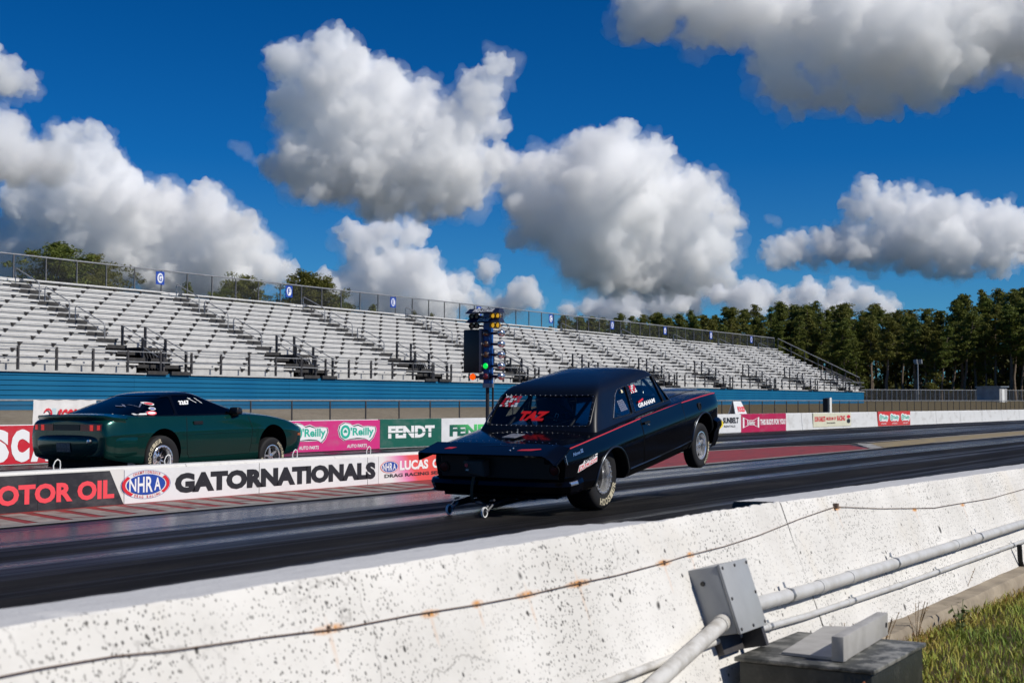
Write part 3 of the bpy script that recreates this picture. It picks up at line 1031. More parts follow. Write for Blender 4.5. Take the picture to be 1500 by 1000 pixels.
# meter pit box with a loose angle plate on its lid
pit = empty('ground_box', (4.7, 1.445, 0.12), label='dark grey metal box standing in the grass at the foot of the wall', cat='utility box')
pit_m = worn('pit_metal', (0.032, 0.034, 0.030), (0.065, 0.064, 0.056), 11, 0.42, 0.52, 0.7, metal=0.2, bump=0.2)
o = MB().box(0, 0.62, 0, 0.47, 0, 0.195).build('box_body', pit_m, pit)
bevel(o, 0.006)
lid_m = worn('pit_lid_metal', (0.07, 0.072, 0.064), (0.26, 0.255, 0.23), 13, 0.5, 0.46, 0.60, metal=0.2, bump=0.3)
o = MB().box(-0.015, 0.63, -0.012, 0.485, 0.196, 0.212).build('box_lid', lid_m, pit)
bevel(o, 0.004)
plate_m = worn('plate_galvanised', (0.40, 0.39, 0.37), (0.30, 0.29, 0.27), 10, 0.5, 0.4, 0.7)
pl = empty('steel_plate', (4.7, 1.46, 0.334), label='pale galvanised angle plate lying on the dark box lid', cat='metal plate')
def lp(px, py, z):
    q = at(px, py, z=z)
    return Vector((q.x - 4.7, q.y - 1.46, 0))
c4 = [lp(1145.7, 957.7, .335), lp(1238, 968, .335), lp(1300, 921, .335), lp(1207, 919.5, .335)]
mb = MB()
mb.add([c + Vector((0, 0, 0.0)) for c in c4] + [c + Vector((0, 0, 0.010)) for c in c4], [(0, 3, 2, 1), (4, 5, 6, 7), (0, 1, 5, 4), (1, 2, 6, 5), (2, 3, 7, 6), (3, 0, 4, 7)])
mb.build('flat_leaf', plate_m, pl)
a, b_ = lp(1236, 969, .335), lp(1301, 929, .335)
d = (b_ - a).normalized()
nrm = Vector((d.y, -d.x, 0))
mb = MB()
h = 0.085
pts = [a - nrm * 0.042, a, b_, b_ - nrm * 0.042]
mb.add([p + Vector((0, 0, 0.0)) for p in pts] + [p + Vector((0, 0, h)) for p in pts], [(0, 3, 2, 1), (4, 5, 6, 7), (0, 1, 5, 4), (1, 2, 6, 5), (2, 3, 7, 6), (3, 0, 4, 7)])
o = mb.build('upright_leaf', plate_m, pl)
bevel(o, 0.003)
mb = MB()
c = b_ + nrm * 0.0005 - d * 0.035 + Vector((0, 0, h * 0.5))
mb.lathe([(0.010, 0), (0.010, 0.002)], c, nrm, 12)
mb.build('bolt_hole', MATS['matte_black'], pl)
# black cable at the right edge
q0 = on_face(1490, 822, 0.02)
mb = MB().tube([q0 + Vector((-0.02, 0, 0.10)), q0, q0 + Vector((0.06, -0.01, -0.08)), q0 + Vector((0.25, -0.05, -0.14))], 0.016, 8)
tag(mb.build('cable_end', MATS['black_rubber'], smooth=50), 'short black cable hanging on the white wall below the conduits', 'cable')
# ------------------------------------------------------------------ grandstand
SX0, SX1 = 13.6, 151.0
ROWS, RUN, RISE = 15, 0.66, 0.31
SY, SZ = 47.0, 2.60
AISLES = [46.0 + 10.9 * k for k in range(-3, 10)]
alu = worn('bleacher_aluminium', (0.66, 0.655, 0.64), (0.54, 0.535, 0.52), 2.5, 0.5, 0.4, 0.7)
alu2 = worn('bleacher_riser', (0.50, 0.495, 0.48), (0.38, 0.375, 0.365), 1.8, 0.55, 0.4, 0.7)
step_m = worn('shaded_step', (0.022, 0.021, 0.021), (0.045, 0.042, 0.04), 3, 0.7)  # black-brown holds the shadow below each open tread; shared with the landings
blue_m = mat('blue_siding', (0.006, 0.13, 0.27), 0.55, spec=0.15)
t = NT(blue_m)
f = t.ramp(t.noise(t.coord((0.25, 1, 1.2)), 1.2, 6, 0.65), [(0.4, 0), (0.75, 1)])
t.col(t.mix(f, (0.003, 0.095, 0.21), (0.008, 0.125, 0.24)))
stand = empty('grandstand', (SX0, SY, 0), label='long aluminium grandstand with rows of empty silver benches above a blue wall', cat='grandstand')
OFF = Vector((-SX0, -SY, 0))
def spart(mb, name, m, **k):
    return mb.build(name, m, stand, loc=(-SX0, -SY, 0), **k)
_pl = {}
def plank(name, x0, x1, y0, y1, z0, z1, m):
    """Alike planks share one mesh."""
    L, W, T = round(x1 - x0, 2), round(y1 - y0, 3), round(z1 - z0, 3)
    k = (name, L, W, T)
    if k not in _pl:
        mb = MB().box(0, L, 0, W, 0, T)
        _pl[k] = mb.mesh(name, m)
    return link_mesh(name, _pl[k], stand, (x0 - SX0, y0 - SY, z0))

def row_y(i): return SY + 0.45 + i * RUN
def row_z(i): return SZ + 0.0 + i * RISE
edges = [SX0 - 0.6] + AISLES + [SX1 - 0.62]
spans_hi, spans_lo = [], []
for k in range(len(AISLES)):
    xa = AISLES[k] + 1.25
    xb = (AISLES[k + 1] if k + 1 < len(AISLES) else SX1)
    spans_hi.append((xa, xb - 0.03))
    spans_lo.append((AISLES[k] + 2.75, xb - 0.03))
br = MB()
for i in range(ROWS):
    y, z = row_y(i), row_z(i)
    for (xa, xb) in (spans_lo if i < 4 else spans_hi):
        plank('seat_plank', xa, xb, y - 0.02, y + 0.24, z + 0.37, z + 0.44, alu)
    for k, (xa, xb) in enumerate(spans_lo if i < 4 else [(AISLES[q], (AISLES[q + 1] if q + 1 < len(AISLES) else SX1)) for q in range(len(AISLES))]):
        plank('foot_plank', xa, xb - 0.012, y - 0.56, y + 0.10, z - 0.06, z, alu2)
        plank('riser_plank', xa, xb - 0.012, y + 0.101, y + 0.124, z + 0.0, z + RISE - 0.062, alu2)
    for (xa, xb) in (spans_lo if i < 4 else spans_hi):
        x = xa + 0.55 + (0.9 if i % 2 else 0)
        while x < xb - 0.2:
            br.add([(x - 0.11, y - 0.022, z + 0.369), (x + 0.11, y - 0.022, z + 0.369), (x + 0.03, y - 0.022, z + 0.29), (x - 0.03, y - 0.022, z + 0.29), (x - 0.15, y + 0.09, z + 0.369), (x + 0.15, y + 0.09, z + 0.369), (x + 0.03, y + 0.09, z + 0.20), (x - 0.03, y + 0.09, z + 0.20)],
                   [(0, 1, 2, 3), (4, 7, 6, 5), (0, 3, 7, 4), (1, 5, 6, 2), (3, 2, 6, 7)])
            x += 1.83
o = spart(br, 'seat_bracket', MATS['dark_rail'])
o['kind'] = 'stuff'
# aisle steps, landings, rails
post_m = MATS['dark_rail']
rail_l = worn('light_rail', (0.42, 0.42, 0.42), (0.30, 0.30, 0.30), 5, 0.45, metal=0.4)
stepmesh = MB().box(-0.02, 1.22, -0.165, 0.40, -0.15, 0.01).mesh('step', step_m)
def pipe_rail(name, pts, r, m=None):
    return spart(MB().tube(pts, r, 6), name, m or post_m)
for k, xa in enumerate(AISLES):
    if xa + 4 < 33:
        continue
    for i in range(ROWS):
        link_mesh('step', stepmesh, stand, (xa + 0.03 - SX0, row_y(i) - 0.43 - SY, row_z(i) + 0.10))
    for i in range(4):
        link_mesh('step', stepmesh, stand, (xa + 1.5 - SX0, row_y(i) - 0.43 - SY, row_z(i) + 0.10))
    # entry landing
    zl = row_z(4)
    spart(MB().box(xa + 1.22, xa + 2.70, row_y(2) - 0.2, row_y(4) - 0.1, zl - 0.12, zl), 'landing', step_m)
    mb = MB()
    for q in range(8):
        mb.bar((xa + 1.3 + 0.19 * q, row_y(1), SZ - 0.2), (xa + 1.3 + 0.19 * q, row_y(2), zl - 0.15), 0.05)
    for q in range(3):
        mb.box(xa + 1.25, xa + 2.7, row_y(0) + 0.3 * q, row_y(0) + 0.3 * q + 0.05, SZ + 0.25 * q, SZ + 0.25 * q + 0.08)
    spart(mb, 'landing_frame', MATS['dark_metal'])
    for (px_, i0, i1) in ((xa + 1.24, 4, 0), (xa + 2.68, 4, 0)):
        for i in (i0, (i0 + i1) / 2, i1):
            yy, zz = row_y(i) - 0.3, row_z(i)
            spart(MB().box(px_ - 0.05, px_ + 0.05, yy - 0.05, yy + 0.05, zz - 0.1, zz + 1.05), 'rail_post', post_m)
        for h in (1.03, 0.62):
            pipe_rail('hand_rail', [(px_, row_y(i0) - 0.3, row_z(i0) + h), (px_, row_y(i1) - 0.3, row_z(i1) + h)], 0.026, rail_l)
    # three looped rails in the middle of the upper aisle
    for (ra, rb) in ((4.6, 7.6), (8.2, 10.8), (11.4, 14.0)):
        xm = xa + 0.62
        A, B = Vector((xm, row_y(ra) - 0.2, row_z(ra))), Vector((xm, row_y(rb) - 0.2, row_z(rb)))
        U = Vector((0, 0, 0.92))
        dv = (B - A)
        pts = [A, A + U * 0.86, A + U + dv * 0.04, B + U - dv * 0.04, B + U * 0.86 , B]
        pipe_rail('hand_rail', pts, 0.028, rail_l)
        pipe_rail('hand_rail', [A + U * 0.55, B + U * 0.55], 0.02, rail_l)
# front guard rail on the blue wall
yf = SY - 0.06
x = 31.0
postmesh = MB().box(-0.045, 0.045, -0.045, 0.045, 0, 0.98).mesh('rail_post', post_m)
while x < SX1:
    link_mesh('rail_post', postmesh, stand, (x - SX0, yf - SY, SZ + 0.02))
    x += 1.98
for h in (0.95, 0.50):
    spart(MB().bar((SX0, yf, SZ + h), (SX1, yf, SZ + h), 0.04), 'guard_rail', rail_l)
# back guard fence
yb, zb = row_y(ROWS - 1) + 0.42, row_z(ROWS - 1) + 0.44
spart(MB().box(SX0, SX1, yb - 0.14, yb - 0.02, zb - 0.12, zb + 0.02), 'back_beam', alu)
backpost = MB().box(-0.03, 0.03, -0.03, 0.03, 0, 1.22).mesh('fence_post', worn('fence_post_steel', (0.20, 0.20, 0.20), (0.12, 0.11, 0.10), 4, 0.5, metal=0.4))
x = 33.0
while x <= SX1:
    link_mesh('fence_post', backpost, stand, (x - SX0, yb - SY, zb))
    x += 2.0
spart(MB().tube([(SX0, yb, zb + 1.22), (SX1, yb, zb + 1.22)], 0.04, 6), 'guard_rail', rail_l)
def chain_link(name='chain_link', grey=(0.10, 0.10, 0.10), pitch=0.055, cover=0.10, kx=1.0, ky=0.0):
    m = mat(name, grey, 0.5, 0.5)
    t = NT(m)
    sp = t.n('ShaderNodeSeparateXYZ')
    t.l(t.coord(), sp.inputs[0])
    hx = t.math('ADD', t.math('MULTIPLY', sp.outputs[0], kx), t.math('MULTIPLY', sp.outputs[1], ky))
    a = t.math('FRACT', t.math('DIVIDE', t.math('ADD', hx, sp.outputs[2]), pitch))
    b = t.math('FRACT', t.math('DIVIDE', t.math('SUBTRACT', hx, sp.outputs[2]), pitch))
    w = t.math('MAXIMUM', t.math('LESS_THAN', a, cover), t.math('LESS_THAN', b, cover))
    tr = t.n('ShaderNodeBsdfTransparent')
    mx = t.n('ShaderNodeMixShader')
    out = [n_ for n_ in t.t.nodes if n_.type == 'OUTPUT_MATERIAL'][0]
    t.l(w, mx.inputs[0])
    t.l(tr.outputs[0], mx.inputs[1])
    t.l(t.b.outputs[0], mx.inputs[2])
    t.l(mx.outputs[0], out.inputs['Surface'])
    return m
link_m = chain_link()
mb = MB().add([(SX0, yb + 0.035, zb + 0.05), (SX1, yb + 0.035, zb + 0.05), (SX1, yb + 0.035, zb + 1.2), (SX0, yb + 0.035, zb + 1.2)], [(0, 1, 2, 3)])
spart(mb, 'mesh_panel', link_m, fix=False)
# section signs on the back fence
for k in range(10):
    xs_ = AISLES[3 + k] + 10.9 if False else AISLES[3] + 10.85 + 10.9 * k
    if xs_ > SX1 - 2:
        break
    s_ = spart(MB().box(xs_ - 0.32, xs_ + 0.32, yb - 0.06, yb - 0.04, zb + 0.42, zb + 1.14), 'section_sign', MATS['blue_print'])
    mb = MB()
    fn = lambda u, v, d: (u, yb - 0.062 - d, v)
    put_poly(mb, disc_poly(xs_, zb + 0.78, 0.22, 0.27, 20), fn, 0.003, 1)
    put_text(mb, 'GFEDCBAHIJ'[k], xs_ - 0.13, zb + 0.60, 0.26, 0.36, fn, 0.03, mi=5, d=0.006)
    mb.build('lettering', LM, s_, fix=False)
# blue siding, plank by plank
def gz(x): return ground_z(x, 46.6)
nb = 8
for k in range(13):
    xa, xb = SX0 + 0.0 + k * (SX1 - SX0) / 13, SX0 + (k + 1) * (SX1 - SX0) / 13 - 0.012
    for j in range(nb):
        z1 = SZ - j * 0.205
        if z1 < gz((xa + xb) / 2) - 0.1:
            break
        key = ('siding', j % 1)
        L = round(xb - xa, 2)
        if 'sid' not in _pl:
            _pl['sid'] = MB().hexa([(0, -0.035, -0.19), (L, -0.035, -0.19), (L, 0.03, -0.19), (0, 0.03, -0.19), (0, 0.0, 0), (L, 0.0, 0), (L, 0.03, 0), (0, 0.03, 0)]).mesh('siding_plank', blue_m)
        link_mesh('siding_plank', _pl['sid'], stand, (xa - SX0, -0.0, z1))
spart(MB().box(SX0, SX1, SY + 0.05, SY + 0.12, -0.5, SZ), 'siding_backing', MATS['dark_metal'])
# end bay on the right: raked guard rail and frame
xe = SX1 + 0.05
for i in np.linspace(0, ROWS - 1, 7):
    y, z = row_y(i), row_z(i)
    spart(MB().box(xe - 0.04, xe + 0.04, y - 0.04, y + 0.04, z - 0.1, z + 1.5), 'rail_post', post_m)
pipe_rail('guard_rail', [(xe, row_y(0), row_z(0) + 1.5), (xe, row_y(ROWS - 1), row_z(ROWS - 1) + 1.6)], 0.045, rail_l)
pipe_rail('guard_rail', [(xe, row_y(0), row_z(0) + 0.8), (xe, row_y(ROWS - 1), row_z(ROWS - 1) + 0.85)], 0.03, rail_l)
mb = MB()
for x in np.arange(SX0 + 0.3, SX1 + 0.2, 5.45):
    mb.bar((x, row_y(0), SZ - 0.2), (x, row_y(ROWS - 1), row_z(ROWS - 1) - 0.25), 0.12, 0.25)
    for i in (3, 7, 11, 14):
        mb.bar((x, row_y(i), -0.5), (x, row_y(i), row_z(i) - 0.2), 0.15)
spart(mb, 'support_frame', MATS['dark_metal'])['kind'] = 'stuff'
spart(MB().box(SX0, SX1, row_y(ROWS - 1) + 0.5, row_y(ROWS - 1) + 0.55, -0.5, row_z(ROWS - 1) - 0.1), 'rear_siding', MATS['dark_metal'])
mb = MB()
yd = row_y(ROWS - 1) + 0.2
spart(MB().box(SX1 - 0.05, SX1, SY + 0.15, SY + 0.8, -0.5, SZ - 0.02), 'siding_return', blue_m)

# ------------------------------------------------------------------ chain-link fence on the sand and the cloth banner
FNY = 37.0
fence = empty('chain_link_fence', (8, FNY, 0), label='grey chain link fence with light top rail in front of the blue wall', cat='fence')
fp = MB().tube([(0, 0, -0.3), (0, 0, 1.0)], 0.032, 6).mesh('fence_post', MATS['dark_rail'])
pts = []
x = 10.0
mbm = MB()
while x < 270:
    zg = ground_z(x, FNY)
    zt = 1.30 + 0.0021 * (x - 10)
    pts.append((x - 8, 0, zt))
    link_mesh('fence_post', fp, fence, (x - 8, 0, zt - 1.0))
    x += 2.44
for i in range(len(pts) - 1):
    a, b = pts[i], pts[i + 1]
    mbm.add([(a[0], 0.03, ground_z(a[0] + 8, FNY)), (b[0], 0.03, ground_z(b[0] + 8, FNY)), (b[0], 0.03, b[2]), (a[0], 0.03, a[2])], [(0, 1, 2, 3)])
mbm.build('mesh_panel', link_m, fence, fix=False)
MB().tube(pts, 0.03, 6).build('top_rail', rail_l, fence)

p0, p1 = at(49, 586, y=FNY - 0.08), at(141, 586, y=FNY - 0.08)
ban = empty('cloth_banner', (p0.x, FNY - 0.08, 0.1), label='white cloth banner with red scorpion tied to the fence', cat='banner')
W, Hb = p1.x - p0.x, p0.z - 0.08
cloth = worn('banner_cloth', (0.72, 0.71, 0.70), (0.60, 0.59, 0.58), 2, 0.8)
vs, fs = [], []
for j in range(9):
    for i in range(25):
        u, v = i / 24, j / 8
        sag = 0.03 * math.sin(u * PI * 4) ** 2 * (v if v > 0.5 else 0.2)
        vs.append((u * W, 0.03 * math.sin(u * 17 + v * 4) * (1 - abs(2 * v - 1)), v * Hb - sag))
for j in range(8):
    for i in range(24):
        fs.append((j * 25 + i, j * 25 + i + 1, j * 25 + i + 26, j * 25 + i + 25))
MB().add(vs, fs).build('cloth', cloth, ban, smooth=60)
mb = MB()
fn = lambda u, v, d: (u, -0.05 - d, v)
put_text(mb, 'SCORPION', W * 0.36, Hb * 0.42, W * 0.60, Hb * 0.34, fn, 0.045, shear=0.12, mi=RE, d=0)
def stroke(pts_, r0, r1):
    n_ = len(pts_)
    for i in range(n_ - 1):
        (a, b), (c, d_) = pts_[i], pts_[i + 1]
        L_ = math.hypot(c - a, d_ - b)
        nx_, nz_ = -(d_ - b) / L_, (c - a) / L_
        ra, rb = r0 + (r1 - r0) * i / n_, r0 + (r1 - r0) * (i + 1) / n_
        put_poly(mb, [(a + nx_ * ra, b + nz_ * ra), (a - nx_ * ra, b - nz_ * ra), (c - nx_ * rb, d_ - nz_ * rb), (c + nx_ * rb, d_ + nz_ * rb)], fn, 0.002 + 0.0002 * i, RE)
cx_, cz_ = W * 0.20, Hb * 0.34
S_ = Hb * 0.30
stroke([(cx_ + S_ * a, cz_ + S_ * b) for a, b in ((-0.35, -0.1), (-0.2, 0.25), (0.1, 0.5), (0.4, 0.8), (0.45, 1.15), (0.2, 1.4), (-0.15, 1.35), (-0.3, 1.1))], 0.15 * S_, 0.05 * S_)
stroke([(cx_ + S_ * a, cz_ + S_ * b) for a, b in ((-0.3, -0.05), (-0.75, 0.15), (-0.85, -0.2), (-0.6, -0.5))], 0.08 * S_, 0.07 * S_)
stroke([(cx_ + S_ * a, cz_ + S_ * b) for a, b in ((-0.1, 0.0), (0.1, -0.3), (-0.1, -0.65), (-0.35, -0.7))], 0.08 * S_, 0.07 * S_)
for q in range(3):
    stroke([(cx_ + S_ * a, cz_ + S_ * b) for a, b in ((0.1 + 0.12 * q, 0.3 + 0.15 * q), (0.5 + 0.1 * q, 0.15 + 0.15 * q), (0.65 + 0.08 * q, -0.15 + 0.15 * q))], 0.03 * S_, 0.03 * S_)
put_poly(mb, [(W * 0.27, Hb * 0.50), (W * 0.34, Hb * 0.50), (W * 0.34, Hb * 0.78), (W * 0.27, Hb * 0.78)], fn, 0.001, 8)
mb.build('print', LM + [mat('pale_blue_print', (0.45, 0.58, 0.62), 0.6)], ban, fix=False)

# small things by the fence on the right
q = at(1213, 600, y=FNY - 1.2)
kb = empty('utility_pedestal', (q.x, FNY - 1.2, ground_z(q.x, FNY)), label='small white and black utility pedestal beside the distant fence', cat='utility box')
MB().box(-0.18, 0.28, -0.2, 0.2, -0.1, 1.35).build('pedestal_body', MATS['white_paint'], kb)
MB().box(-0.62, -0.19, -0.2, 0.2, -0.1, 1.30).build('pedestal_door', MATS['dark_metal'], kb)
q = at(1081, 600, y=30)
sg = empty('folding_sign', (q.x, 30.0, ground_z(q.x, 30)), label='white folding board with red writing behind the far wall', cat='sign')
hz = at(1081, 587.5, y=30).z - ground_z(q.x, 30)
mb = MB()
mb.hexa([(-1.0, -0.35, 0), (1.1, -0.35, 0), (1.1, -0.31, 0), (-1.0, -0.31, 0), (-0.75, -0.03, hz), (0.35, -0.03, hz), (0.35, 0.0, hz), (-0.75, 0.0, hz)])
mb.hexa([(-1.0, 0.31, 0), (1.1, 0.31, 0), (1.1, 0.35, 0), (-1.0, 0.35, 0), (-0.75, 0.0, hz), (0.35, 0.0, hz), (0.35, 0.03, hz), (-0.75, 0.03, hz)])
bd = mb.build('sign_leaf', MATS['white_board'], sg)
mb = MB()
fn = lambda u, v, d: (u, -0.36 + 0.32 * v / hz - d, v)
put_text(mb, 'FOOD', -0.45, hz * 0.50, 1.0, hz * 0.26, fn, 0.05, shear=0.1, mi=0, d=0.01)
mb.build('lettering', [MATS['coral_print']], bd, fix=False)

# far fence before the wood, floodlight pole, shed
def polar(px, d, z=None):
    r = ray(px, 592)
    k = d / math.hypot(r.x, r.y)
    return Vector((r.x * k, r.y * k, 0))
ff = empty('chain_link_fence', (0, 0, 0), label='distant chain link fence running along the foot of the dark pine wood', cat='fence')
A_, B_ = polar(1262, 215), polar(1560, 262)
nf = 46
fp2 = MB().box(-0.06, 0.06, -0.06, 0.06, -0.3, 1.75).mesh('fence_post', MATS['galvanised'])
tops = []
for i in range(nf + 1):
    P = A_.lerp(B_, i / nf)
    z = ground_z(P.x, P.y)
    tops.append((P.x, P.y, z + 1.75))
    link_mesh('fence_post', fp2, ff, (P.x, P.y, z))
MB().tube(tops, 0.05, 6).build('top_rail', rail_l, ff)
mb = MB()
for i in range(nf):
    a, b = tops[i], tops[i + 1]
    mb.add([(a[0], a[1], a[2] - 1.75), (b[0], b[1], b[2] - 1.75), b, a], [(0, 1, 2, 3)])
mb.build('mesh_panel', chain_link('chain_link_far', (0.11, 0.105, 0.10), 0.08, 0.13, kx=0.7, ky=0.7), ff, fix=False)

P = polar(1345, 228)
zg = ground_z(P.x, P.y)
lp_ = empty('floodlight_pole', (P.x, P.y, zg), label='grey floodlight pole with two square lamps before the dark trees', cat='light pole')
MB().lathe([(0.16, -0.3), (0.13, 3), (0.09, 5.9)], (0, 0, 0), (0, 0, 1), 10).build('pole', MATS['galvanised'], lp_, smooth=50)
MB().bar((-0.55, 0.3, 5.75), (0.55, -0.3, 5.75), 0.1).build('crossarm', MATS['galvanised'], lp_)
for s_ in (-1, 1):
    c = Vector((0.42 * s_, -0.24 * s_, 5.9))
    mb = MB().hexa([(c.x - 0.32, c.y - 0.32, c.z - 0.1), (c.x + 0.32, c.y - 0.32, c.z - 0.1), (c.x + 0.30, c.y + 0.2, c.z), (c.x - 0.30, c.y + 0.2, c.z), (c.x - 0.32, c.y - 0.26, c.z + 0.55), (c.x + 0.32, c.y - 0.26, c.z + 0.55), (c.x + 0.30, c.y + 0.25, c.z + 0.5), (c.x - 0.30, c.y + 0.25, c.z + 0.5)])
    mb.build('lamp_head', MATS['galvanised'], lp_)

P = polar(1457, 222)
zg = ground_z(P.x, P.y)
sh = empty('shed', (P.x, P.y, zg - 0.05), (0, 0, R(-97)), label='small white flat roofed shed at the edge of the pine wood', cat='shed')
shw = worn('shed_white', (0.36, 0.36, 0.36), (0.27, 0.27, 0.27), 1.2, 0.6)
MB().box(-2.1, 1.3, -1.6, 1.6, -0.3, 2.15).build('shed_wall', shw, sh)
MB().hexa([(-2.25, -1.8, 2.15), (1.55, -1.8, 2.15), (1.55, 1.8, 2.15), (-2.25, 1.8, 2.15), (-2.25, -1.8, 2.3), (1.55, -1.8, 2.3), (1.55, 1.8, 2.36), (-2.25, 1.8, 2.36)]).build('shed_roof', MATS['galvanised'], sh)
MB().box(1.302, 1.34, -0.6, 0.4, -0.2, 1.85).build('shed_door', MATS['white_paint'], sh)
for u in (-1.0, 0.2):
    MB().box(u - 0.01, u + 0.01, -1.62, -1.60, -0.2, 2.15).build('wall_batten', MATS['galvanised'], sh)

# ------------------------------------------------------------------ trees
def foliage(name, c1, c2, c3):
    m = mat(name, c1, 0.65, spec=0.2)
    t = NT(m)
    oi = t.n('ShaderNodeObjectInfo')
    geo = t.n('ShaderNodeTexCoord')
    f = t.ramp(t.noise(t.coord(), 0.55, 3, 0.6), [(0.36, 0), (0.66, 1)])
    c = t.mix(f, c1, c2)
    c = t.mix(t.math('MULTIPLY', oi.outputs['Random'], 0.7), c, c3)
    t.col(c)
    tr = t.n('ShaderNodeBsdfTranslucent')
    t.l(c, tr.inputs[0])
    mx = t.n('ShaderNodeMixShader')
    mx.inputs[0].default_value = 0.25
    out = [n_ for n_ in t.t.nodes if n_.type == 'OUTPUT_MATERIAL'][0]
    t.l(t.b.outputs[0], mx.inputs[1])
    t.l(tr.outputs[0], mx.inputs[2])
    t.l(mx.outputs[0], out.inputs['Surface'])
    return m
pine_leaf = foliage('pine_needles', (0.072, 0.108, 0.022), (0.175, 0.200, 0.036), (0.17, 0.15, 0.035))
bark_m = worn('pine_bark', (0.20, 0.15, 0.11), (0.11, 0.085, 0.065), 6, 0.9)

def clump_geo(rng, centers, radii, per, size):
    n = len(centers) * per
    cen = np.repeat(np.array(centers), per, 0)
    rad = np.repeat(np.array(radii), per)[:, None]
    d = rng.normal(size=(n, 3))
    d /= np.linalg.norm(d, axis=1)[:, None]
    p = cen + d * rad * (rng.random((n, 1)) ** 0.45) * np.array([1, 1, 0.62])
    a = rng.normal(size=(n, 3))
    a /= np.linalg.norm(a, axis=1)[:, None]
    b = np.cross(a, rng.normal(size=(n, 3)))
    b /= np.linalg.norm(b, axis=1)[:, None]
    s = size * (0.5 + rng.random((n, 1)))
    vs = np.stack([p - a * s, p + b * s * 0.5, p + a * s, p - b * s * 0.5], 1).reshape(-1, 3)
    fs = np.arange(n * 4).reshape(n, 4)
    return vs, fs

def np_mesh(name, vs, fs, m):
    me = bpy.data.meshes.new(name)
    me.vertices.add(len(vs))
    me.vertices.foreach_set('co', np.asarray(vs, np.float32).ravel())
    nl = fs.size
    me.loops.add(nl)
    me.loops.foreach_set('vertex_index', fs.astype(np.int32).ravel())
    me.polygons.add(len(fs))
    me.polygons.foreach_set('loop_start', np.arange(0, nl, fs.shape[1], dtype=np.int32))
    me.update(calc_edges=True)
    me.materials.append(m)
    return me

def tree_proto(seed, kind):
    """Unit-free pine 20 m tall: returns (trunk mesh, crown mesh)."""
    rng = np.random.default_rng(seed)
    Ht = 20.0
    bend = rng.normal(size=2) * 0.35
    def axis(z):
        k = z / Ht
        return np.array([bend[0] * k * k * 2 + 0.15 * math.sin(z * 0.7 + seed), bend[1] * k * k * 2, z])
    mb = MB()
    mb.tube([axis(z) for z in np.linspace(-0.5, Ht * 0.97, 9)], 0.2, 7, rs=[0.27 * (1 - 0.82 * i / 8) for i in range(9)])
    cs, rs = [], []
    if kind == 'tall':
        z0, wid = Ht * (0.30 + 0.2 * rng.random()), 2.2 + rng.random() * 1.5
        nb_ = 52
    elif kind == 'slim':
        z0, wid = Ht * (0.50 + 0.1 * rng.random()), 1.7 + rng.random() * 0.5
        nb_ = 40
    elif kind == 'full':
        z0, wid = Ht * 0.12, 3.3 + rng.random() * 0.9
        nb_ = 85
    else:                       # spreading crown, seen close behind the stand
        z0, wid = Ht * 0.66, 3.9 + rng.random()
        nb_ = 60
    for i in range(nb_):
        k = (i + rng.random()) / nb_
        z = z0 + (Ht - z0) * k
        if kind == 'spread':
            prof = math.sqrt(max(0, 1 - (2 * k - 0.75) ** 2 / 1.6))
        elif kind == 'full':
            prof = (1 - k) ** 0.6 * (0.55 + 0.45 * math.sin(PI * min(1, k * 2 + 0.25)))
        else:
            prof = (math.sin(PI * (0.10 + 0.86 * k)) ** 0.7) * (1.1 - 0.55 * k)
        L = wid * prof * (0.25 + 1.05 * rng.random() ** 1.3)
        a = rng.random() * 2 * PI
        A0 = axis(z - 0.35 * L)
        B0 = axis(z) + np.array([math.cos(a) * L, math.sin(a) * L, 0.12 * L])
        if L > 0.7 and i % 2 == 0:
            mb.tube([A0, (A0 + B0) / 2 + np.array([0, 0, -0.1 * L]), B0], 0.05, 4, rs=[0.075, 0.05, 0.02])
        for q in np.linspace(0.45, 1.0, 2 if L < 1.2 else 3):
            if rng.random() < 0.9:
                cs.append(A0 + (B0 - A0) * q + rng.normal(size=3) * 0.22)
                rs.append(0.45 + 0.40 * rng.random() + (0.2 if kind == 'spread' else 0))
    cs.append(axis(Ht))
    rs.append(0.5)
    vs, fs = clump_geo(rng, cs, rs, 52 if kind != 'spread' else 90, 0.17 if kind != 'spread' else 0.14)
    return mb.mesh('trunk', bark_m, 60), np_mesh('crown', vs, fs, pine_leaf)
PROTO = {k: [tree_proto(s, k) for s in ss] for k, ss in (('tall', (1, 2, 3, 4)), ('slim', (5, 6, 7)), ('full', (8, 9, 10)), ('spread', (11, 12, 13)))}
TR = random.Random(5)
def tree(px, d, topy, kind, label, group, wide=1.0, idx=None):
    P = polar(px, d)
    zg = ground_z(P.x, P.y) - 0.1
    h = (592 - topy) / 2083.33 * d + CAM_H - zg
    tk, cr = PROTO[kind][TR.randrange(len(PROTO[kind])) if idx is None else idx]
    o = empty('pine_tree', (P.x, P.y, zg), (0, 0, TR.random() * 6.28), label=label, cat='tree', group=group)
    k = h / 20.0
    o.scale = (k * wide, k * wide, k)
    link_mesh('trunk', tk, o)
    link_mesh('crown', cr, o)
    return o
def skyline(px):
    xs_ = [780, 820, 850, 900, 950, 1000, 1050, 1100, 1150, 1200, 1250, 1290, 1340, 1365, 1385, 1410, 1440, 1480, 1520, 1600]
    ys_ = [480, 472, 462, 464, 456, 461, 455, 450, 449, 447, 452, 450, 457, 462, 458, 440, 433, 435, 430, 430]
    return float(np.interp(px, xs_, ys_))
G1 = 'pines of the wood behind the grandstand'
G2 = 'pines of the wood beyond the end of the track'
